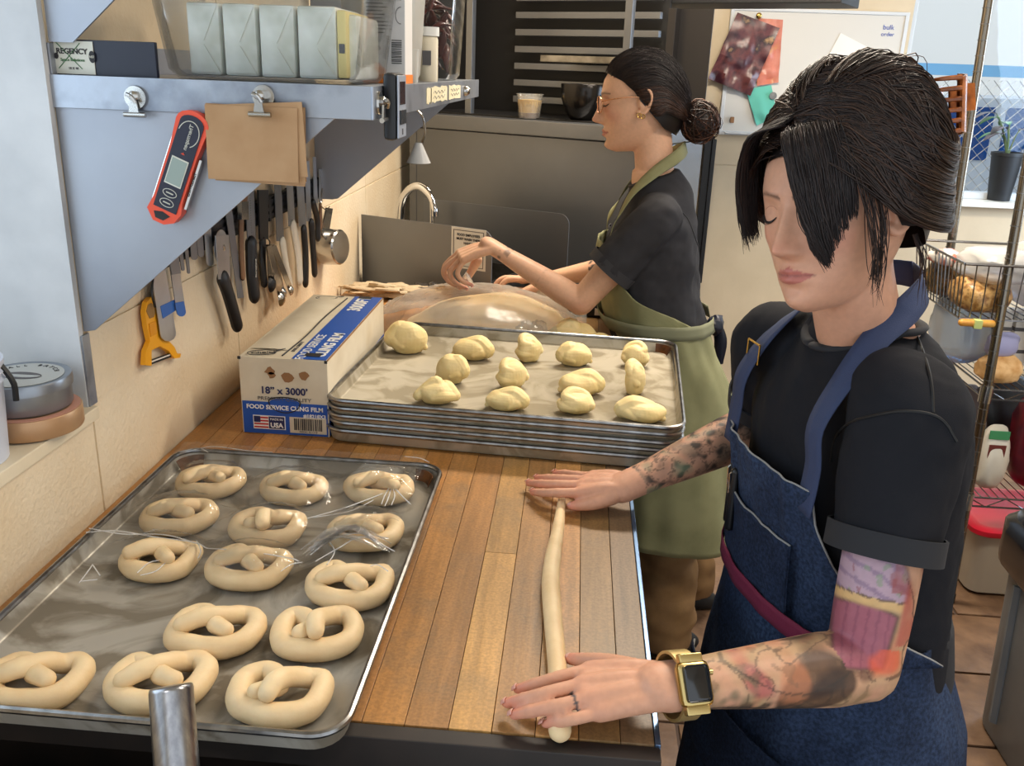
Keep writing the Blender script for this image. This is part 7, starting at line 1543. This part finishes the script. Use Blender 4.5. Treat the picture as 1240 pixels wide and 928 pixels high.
# ================================================================== BAKER AT THE BACK (in profile, lifting the plastic)
O2 = np.array([.255, 2.36, 0.])
def P2(V): V = np.asarray(V, float).reshape(-1, 3); return O2+np.stack([-V[:, 1], -V[:, 0], V[:, 2]], 1)
def p2(a, b, c): return P2([(a, b, c)])[0]
LF2, FW2 = np.array([0, -1., 0]), np.array([-1., 0, 0])
b2 = thing('person', 'person in charcoal tee, olive apron and glasses, lifting plastic at the far table end', 'person', (O2[0], O2[1], 0))
X2_, I2_, R2_ = head_frame((.137, 2.36, 1.496), math.radians(180), math.radians(4.7), math.radians(1.5))
SL2, EL2, WL2 = Vector((.195, 2.205, 1.232)), ony(703, 366, 2.20), ony(596, 299, 2.26)
SR2, ER2, WR2 = Vector((.195, 2.515, 1.232)), ony(735, 326, 2.545), ony(662, 337, 2.58)
T2 = [(.70, .165, .120, -.05), (.80, .168, .125, -.03), (.88, .155, .115, .0), (.96, .138, .098, .045), (1.04, .142, .098, .062), (1.12, .145, .098, .062), (1.19, .140, .080, .052), (1.232, .118, .064, .048), (1.268, .086, .058, .052), (1.30, .068, .056, .064), (1.33, .05, .048, .072)]
mb = MB(); mb.add(*ringbody(T2, P2))
hb = X2_(np.array([(0, -.035, -.085), (0, -.030, -.055), (0, -.012, -.02)])); nb = p2(0, .050, 1.235)
mb.tube([nb, nb*.5+hb[0]*.5, hb[0], hb[1], hb[2]], [.058, .049, .048, .050, .045], 24, samples=14)
head_mesh(mb, X2_); XR[0] = Matrix(R2_.tolist())
for s in (1, -1): ear(mb, X2_, s)
arm(mb, SL2, EL2, WL2, (.044, .036, .025)); arm(mb, SR2, ER2, WR2, (.044, .035, .025))
def hy(pts): return [ony(x, y, Y)[:] for x, y, Y in pts]
ys4 = (2.295, 2.275, 2.255, 2.238)
mcp2 = hy([(556+2*k, 306+3*k, ys4[k]) for k in range(4)])
fin2 = [hy([(539, 322, 2.30), (541, 336, 2.30), (553, 344, 2.297)]), hy([(538, 326, 2.278), (543, 340, 2.28), (557, 348, 2.28)]), hy([(545, 330, 2.255), (552, 343, 2.258), (565, 349, 2.262)]), hy([(554, 331, 2.236), (561, 341, 2.24), (571, 345, 2.245)])]
th2 = hy([(578, 315, 2.31), (571, 328, 2.315), (564, 340, 2.308)])
hand(mb, WL2[:], mcp2, fin2, th2, .0078, .0112)
mcp3 = hy([(634, 338, 2.560), (630, 337, 2.580), (629, 338, 2.600), (632, 340, 2.618)])
fin3 = [hy([(616, 338, 2.553), (606, 347, 2.55), (605, 358, 2.552)]), hy([(610, 337, 2.578), (600, 345, 2.575), (599, 355, 2.575)]), hy([(610, 338, 2.602), (601, 345, 2.60), (600, 354, 2.60)]), hy([(616, 340, 2.622), (608, 346, 2.622), (606, 353, 2.62)])]
th3 = hy([(648, 348, 2.552), (637, 352, 2.545), (628, 356, 2.545)])
hand(mb, WR2[:], mcp3, fin3, th3, .0078, .0112)
for s in (-1, 1): mb.tube([p2(s*.085, -.02, .80), p2(s*.09, -.03, .45), p2(s*.09, -.06, .08)], [.085, .055, .038], 16, samples=14, dome=True)
V, F, N_ = fuse(mb, .0030, 3, .5)
Cc = np.tile(np.array(lin((218, 172, 142))), (len(V), 1)); L_ = I2_(V); face_cols(L_, Cc, lips=(190, 110, 100), brow=(70, 50, 42))
pinken(Cc, [f[-1] for f in fin2+fin3]+[th2[-1], th3[-1]], .014, .5, (222, 132, 112))
pinken(Cc, [tuple(np.array(EL2)+np.array([.0, -.03, -.02]))], .03, .35, (214, 146, 122))
fine = np.array([nz(p, 90, 7) for p in V]); d_, t_ = seg_dist(V, EL2, WL2)
tat((d_ < .05)*(np.abs(t_-.86) < .06)*np.clip(fine*3, 0, 1)*(V[:, 2] > 1.09), (98, 84, 76), .7); tat((d_ < .05)*(np.abs(t_-.42) < .02)*np.clip(fine*2+.2, 0, .6), (150, 112, 92), .6)
d_, t_ = seg_dist(V, ER2, WR2); tat((d_ < .06)*(np.abs(t_-.16) < .10)*np.clip(fine*4+.5, 0, 1)*(N_[:, 1] < .3), (44, 46, 50), .9)
link_mesh('body', V, F, 'skin', b2, None, 180, Cc)
nails('fingernail', b2, fin2, th2, 'nail_pink', (-.8, -.3, .3), .0078)
for s in (1,):
    P = [(s*x, float(face_y(np.array(x), np.array(z)))+.0012, z) for x, z in ((.0175, -.002), (.0245, -.0055), (.0315, -.0066), (.0385, -.0050), (.0445, -.0010))]
    m = MB(); m.tube(X2_(np.array(P)), [.0006, .0012, .0014, .0012, .0006], 6, samples=20)
    for t in np.linspace(.1, 1, 9):
        i = t*(len(P)-1); k = min(int(i), len(P)-2); p = np.array(P[k])*(1-(i-k))+np.array(P[k+1])*(i-k); m.tube(X2_(np.array([p, p+np.array([s*.0015, .0055, -.0022])])), [.0005, .0002], 4)
    m.build('eyelashes', 'lash_dark', b2)
# ------------------------------------------------------------------ hair drawn back into a low bun
rng = np.random.RandomState(21); BUNC = np.array([0, -.152, -.054])
G = []
for i in range(n1):
    row = []
    for j in range(n2):
        ph = 2*math.pi*j/n2; c = math.cos(ph); zl = np.interp(c, [-1, -.6, -.25, .1, .3, .6, 1], [-.088, -.078, -.045, .004, .040, .066, .080]); th0 = math.acos(np.clip(zl/.125, -1, 1)); th = .02+(th0-.02)*i/(n1-1)
        row.append(on_skull(np.array([math.sin(th)*math.sin(ph), math.sin(th)*math.cos(ph), math.cos(th)]), .0045))
    G.append(row)
m = MB(); G = np.array(G); m.grid(X2_(G.reshape(-1, 3)).reshape(G.shape), True); hair2 = link_mesh('hair', m.arr(), m.F, 'hair', b2, None, 180, np.tile(np.array(lin((24, 19, 18))), (len(m.arr()), 1)))
paths, rad, cols = [], [], []
for k in range(900):      # crown
    side = 1 if rng.rand() < .6 else -1; y0 = rng.uniform(-.3, .8); x0 = side*rng.uniform(0, .5); D = np.array([[x0*.3, y0, 1.0], [x0, y0-.5, .8], [x0*1.2, -.85, .15], [x0*.3, -1, -.40]]); D /= np.linalg.norm(D, axis=1, keepdims=True); paths.append(on_skull(catmull(D, 16), np.interp(np.linspace(0, 1, 16), [0, .15, 1], [.005, .0085, .012])+rng.normal(0, .001))); rad.append(rng.uniform(.0006, .0011)); cols.append(hcol((28, 22, 22), (56, 40, 34)))
for k in range(3600):
    side = 1 if rng.rand() < .68 else -1; u = rng.rand()
    # roots along the hairline, from the parting on top down to behind the ear
    c0 = np.interp(u, [0, .35, .7, 1], [1.0, .62, .15, -.35]); z0 = np.interp(c0, [-.6, -.25, .1, .3, .6, 1], [-.5, -.3, .12, .36, .58, .68])+rng.normal(0, .02); s0 = math.sqrt(max(.0004, 1-c0*c0))*side
    r_ = math.sqrt(max(.05, 1-z0*z0)); d0 = np.array([s0*r_, c0*r_, z0]); de = np.array([side*.16*rng.rand(), -1.0, -.40+rng.normal(0, .05)]); dm = np.array([side*np.interp(u, [0, 1], [.05+.5*rng.rand(), .85]), np.interp(u, [0, 1], [.0, -.62]), np.interp(u, [0, .5, 1], [.95, .42, -.25])+rng.normal(0, .03)])
    D = np.array([d0, (d0+dm)/2*1.0, dm, (dm+de)/2, de]); D /= np.linalg.norm(D, axis=1, keepdims=True); paths.append(on_skull(catmull(D, 16), np.interp(np.linspace(0, 1, 16), [0, .15, 1], [.004, .0095, .012])+rng.normal(0, .0012))); rad.append(rng.uniform(.0006, .0011)); cols.append(hcol((28, 22, 22), (84, 56, 42)) if u > .6 else hcol((28, 22, 22), (52, 38, 33)))
for k in range(420):
    a = rng.normal(0, 1, 3); a /= np.linalg.norm(a); b_ = np.cross(a, rng.normal(0, 1, 3)); b_ /= np.linalg.norm(b_); R = rng.uniform(.024, .050); t = np.linspace(rng.uniform(0, 3), rng.uniform(4.5, 7.5), 16); q = BUNC+np.array([0, 0, .0])+(np.cos(t)[:, None]*a+np.sin(t)[:, None]*b_)*R*np.array([.95, 1.0, 1.05])*(1+.06*rng.normal(0, 1)); paths.append(q); rad.append(rng.uniform(.0009, .0017)); cols.append(hcol((32, 24, 23), (104, 66, 46)))
for k in range(16):
    c = BUNC+np.array([rng.normal(0, .012), rng.normal(0, .018), .034]); t = np.linspace(0, rng.uniform(3.2, 5), 14); R = rng.uniform(.012, .020); paths.append(np.stack([c[0]+rng.normal(0, .01)*t*.3, c[1]+R*np.cos(t), c[2]+R*np.sin(t)*.9], 1)); rad.append(.0009); cols.append(hcol((44, 30, 26), (96, 62, 46)))
strands('hair_locks', [X2_(p) for p in paths], rad, cols, 'hair', hair2)
m = MB(); m.blob(X2_(BUNC[None])[0], (.043, .043, .043), 14); link_mesh('bun', m.arr(), m.F, 'hair', hair2, None, 180, np.tile(np.array(lin((30, 22, 21))), (len(m.arr()), 1)))
# ------------------------------------------------------------------ glasses and earrings
M('rose_gold', (206, 150, 110), .25, .9); film('lens_tint', .05, (240, 214, 206), scale=1, rough=.03, haze=.03)
gl = None
for s in (1, -1):
    ring = [(s*(.033+.0235*math.cos(t)), .1005-.018*abs(math.cos(t)*.5+.5)**2*.6, -.003+.0205*math.sin(t)) for t in np.linspace(0, 2*math.pi, 30)]
    m = MB(); m.tube(X2_(np.array(ring)), .0011, 6)
    if s == 1: m.tube(X2_(np.array([(.0095, .100, .003), (0, .103, .005), (-.0095, .100, .003)])), .0011, 6, samples=8)
    m.tube(X2_(np.array([(s*.056, .090, .006), (s*.074, .060, .010), (s*.081, .010, .012), (s*.080, -.012, .004)])), [.0014, .0014, .0013, .0012], 6, samples=16)
    o = m.build('glasses_frame', 'rose_gold', b2)
    m = MB(); m.sheet(X2_(np.array([[(.033*s+.0225*q*math.cos(t), .1005-.018*abs(q*s*math.cos(t)*.5*s+.5)**2*.6, -.003+.0195*q*math.sin(t)) for q in (.02, .5, 1)] for t in np.linspace(0, 2*math.pi, 30)]).reshape(-1, 3)).reshape(30, 3, 3), .0006); m.build('lens', 'lens_tint', o)
for q in ((.0815, .002, -.031), (.0835, -.006, -.034)): MB().tube([X2_(np.array([(q[0]+.001, q[1]+.005*math.cos(t), q[2]+.005*math.sin(t))]))[0] for t in np.linspace(0, 6.28, 14)], .0011, 6).build('earring', 'brass', b2)
# ------------------------------------------------------------------ charcoal tee
S2 = [(.90, .168, .130, .015), (.96, .166, .128, .030), (1.0, .165, .126, .040), (1.04, .165, .124, .048), (1.10, .168, .124, .056), (1.16, .172, .116, .058), (1.205, .164, .100, .052), (1.240, .140, .086, .050), (1.275, .108, .074, .052), (1.305, .082, .064, .058), (1.322, .070, .059, .062)]
def P2s(V): V = np.array(V, float); V[:, 2] += -.42*(V[:, 1]-.050)*np.clip((V[:, 2]-1.19)/.09, 0, 1); return P2(V)
mb = MB(); mb.add(*ringbody(S2, P2s))
def sleeve2(mb, S, E, l, r0, r1):
    S, E = Vector(S), Vector(E); c = S+(E-S)*l; inn = Vector(p2(0, .05, 1.225)); mb.tube([(inn*.42+S*.58)[:], S[:], lerp(S, E, l*.55), c[:]], [.058, r0, (r0+r1)/2, r1], 26, samples=20); return c
cL2, cR2 = sleeve2(mb, SL2, EL2, .62, .057, .064), sleeve2(mb, SR2, ER2, .60, .060, .060)
V, F, N_ = fuse(mb, .006, 5, .5); V = stretch_noise(V, N_, .0095, 12, (.4, .1, 1), .4, 12); V = stretch_noise(V, N_, .005, 26, (.7, .1, .6), .3, 8); V = cloth_noise(V, N_, .0025, 24, 5)
vcol('tee_charcoal', .85, bump=(600, .12), spec=.15, noise_mix=(30, .12)); tee2 = link_mesh('tee_shirt', V, F, 'tee_charcoal', b2, None, 180, np.tile(np.array(lin((50, 50, 54))), (len(V), 1)))
M('tee2_hem', (48, 48, 53), .85)
for c, S, E, r in ((cL2, SL2, EL2, .0645), (cR2, SR2, ER2, .0605)):
    d = (Vector(E)-Vector(S)).normalized(); ring_on('sleeve_cuff', Vector(c)-d*.024, d, r, r, .026, 'tee2_hem', tee2, .002)
MB().tube([p2(.068*math.sin(a), .062+.058*math.cos(a), 1.326-.036*math.cos(a)+.004*math.sin(a)**2) for a in np.linspace(0, 2*math.pi, 37)], .0075, 10, ry=[.005]*37).build('neckband', 'tee2_hem', tee2, smooth=180)
MB().tube([p2(.150, .128, 1.15), p2(.152, .115, 1.20), p2(.145, .06, 1.258), p2(.146, -.005, 1.245), p2(.158, -.045, 1.17)], .0014, 5, samples=20).build('sleeve_seam', 'tee_hem', tee2)
# ------------------------------------------------------------------ olive apron, khaki trousers, shoes
M('olive', (142, 142, 104), .8, noise=(10, (124, 124, 88)), bump=(700, .15)); M('olive_strap', (122, 124, 98), .8); M('khaki', (128, 98, 60), .85, noise=(14, (108, 80, 48)), bump=(500, .15))
A2 = [(.34, .200, .155, -.060), (.60, .198, .155, -.055), (.72, .190, .150, -.045), (.80, .182, .128, -.035), (.88, .172, .116, -.006), (.96, .168, .130, .030), (1.04, .166, .127, .048), (1.12, .170, .126, .057), (1.17, .172, .116, .058)]
bib2 = wrap(A2, P2, rows_fill([(.945, -140, 140, .003), (.98, -112, 112, .002), (1.03, -72, 72, .003), (1.08, -52, 52, .005), (1.155, -42, 42, .010)], 24), .006, 60, fold=(.006, 22), seed=31); m = MB(); m.sheet(bib2, .003); m.build('apron_bib', 'olive', b2, smooth=180)
sk2 = wrap(A2, P2, rows_fill([(.36, -150, 150, .030), (.60, -152, 152, .018), (.80, -152, 152, .006), (.955, -148, 148, .003)], 40), .010, 84, fold=(.016, 12), seed=33); m = MB(); m.sheet(sk2, .003); sko = m.build('apron_skirt', 'olive', b2, smooth=180)
edge_tube('hem_edge', sk2[0], .0022, 'olive_strap', sko); edge_tube('hem_seam', sk2[2]+np.array([0, 0, .0])-LF2*0, .0012, 'olive_strap', sko)
tie2 = wrap(A2, P2, [(c, -165, 165, .016) for c in np.linspace(.938, .972, 4)], .006, 64, fold=(.003, 18)); m = MB(); m.sheet(tie2, .0018); m.build('waist_tie', 'olive_strap', b2, smooth=180)
kb2 = p2(.05, -.125, .95); m = MB(); m.blob(kb2, (.022, .03, .026), 10, amp=.3); m.tube([kb2, kb2+np.array([.012, -.01, -.05]), kb2+np.array([.006, -.015, -.13])], .004, 6, samples=12, ry=[.014]*3); m.tube([kb2, kb2+np.array([.02, .0, -.045]), kb2+np.array([.018, .01, -.11])], .004, 6, samples=12, ry=[.014]*3); m.build('tie_bow', 'navy', b2)
e1, e0 = bib2[-1][-3], bib2[-1][2]
for s, e in ((1, e1), (-1, e0)):
    ribbon('neck_strap', [e+np.array([0, 0, -.02]), e+np.array([0, 0, .03]), p2(s*.100, .150, 1.225), p2(s*.088, .118, 1.285), p2(s*.074, .066, 1.336), p2(s*.056, .014, 1.374), p2(s*.0, -.010, 1.392)], [FW2, FW2, FW2+up_*.4, FW2*.7+up_+LF2*s*.4, up_+LF2*s, LF2*s+up_*.5-FW2*.3, -FW2+up_*.3], .030, 'olive', b2)
mb = MB(); mb.add(*ringbody([(.62, .168, .132, -.05), (.80, .166, .128, -.035), (.90, .155, .115, .0), (.94, .150, .110, .02)], P2))
FT = onz(800, 800, 0.02); 
legN = [p2(.085, -.03, .72), p2(.085, -.045, .40), np.array([.315, 2.23, .12]), np.array([.312, 2.225, .03])]; legF = [p2(-.085, -.03, .72), p2(-.085, -.06, .40), np.array([.395, 2.45, .16]), np.array([.41, 2.47, .075])]
for P in (legN, legF): mb.tube(P, [.105, .092, .082, .084], 22, samples=20)
V, F, N_ = fuse(mb, .010, 3); V = stretch_noise(V, N_, .012, 14, (0, 0, 1), 1.6, 3); link_mesh('trousers', V, F, 'khaki', b2, None, 180)
for q, tilt in ((np.array([.29, 2.225, .036]), 0), (np.array([.385, 2.47, .045]), .25)):
    m = MB(); m.blob(q, (.13, .047, .045), 12, Matrix.Rotation(tilt, 4, 'Y')); Vv = m.arr(); Vv[:, 2] = np.maximum(Vv[:, 2], .003); link_mesh('shoe', Vv, m.F, 'black_rubber', b2, None, 180)
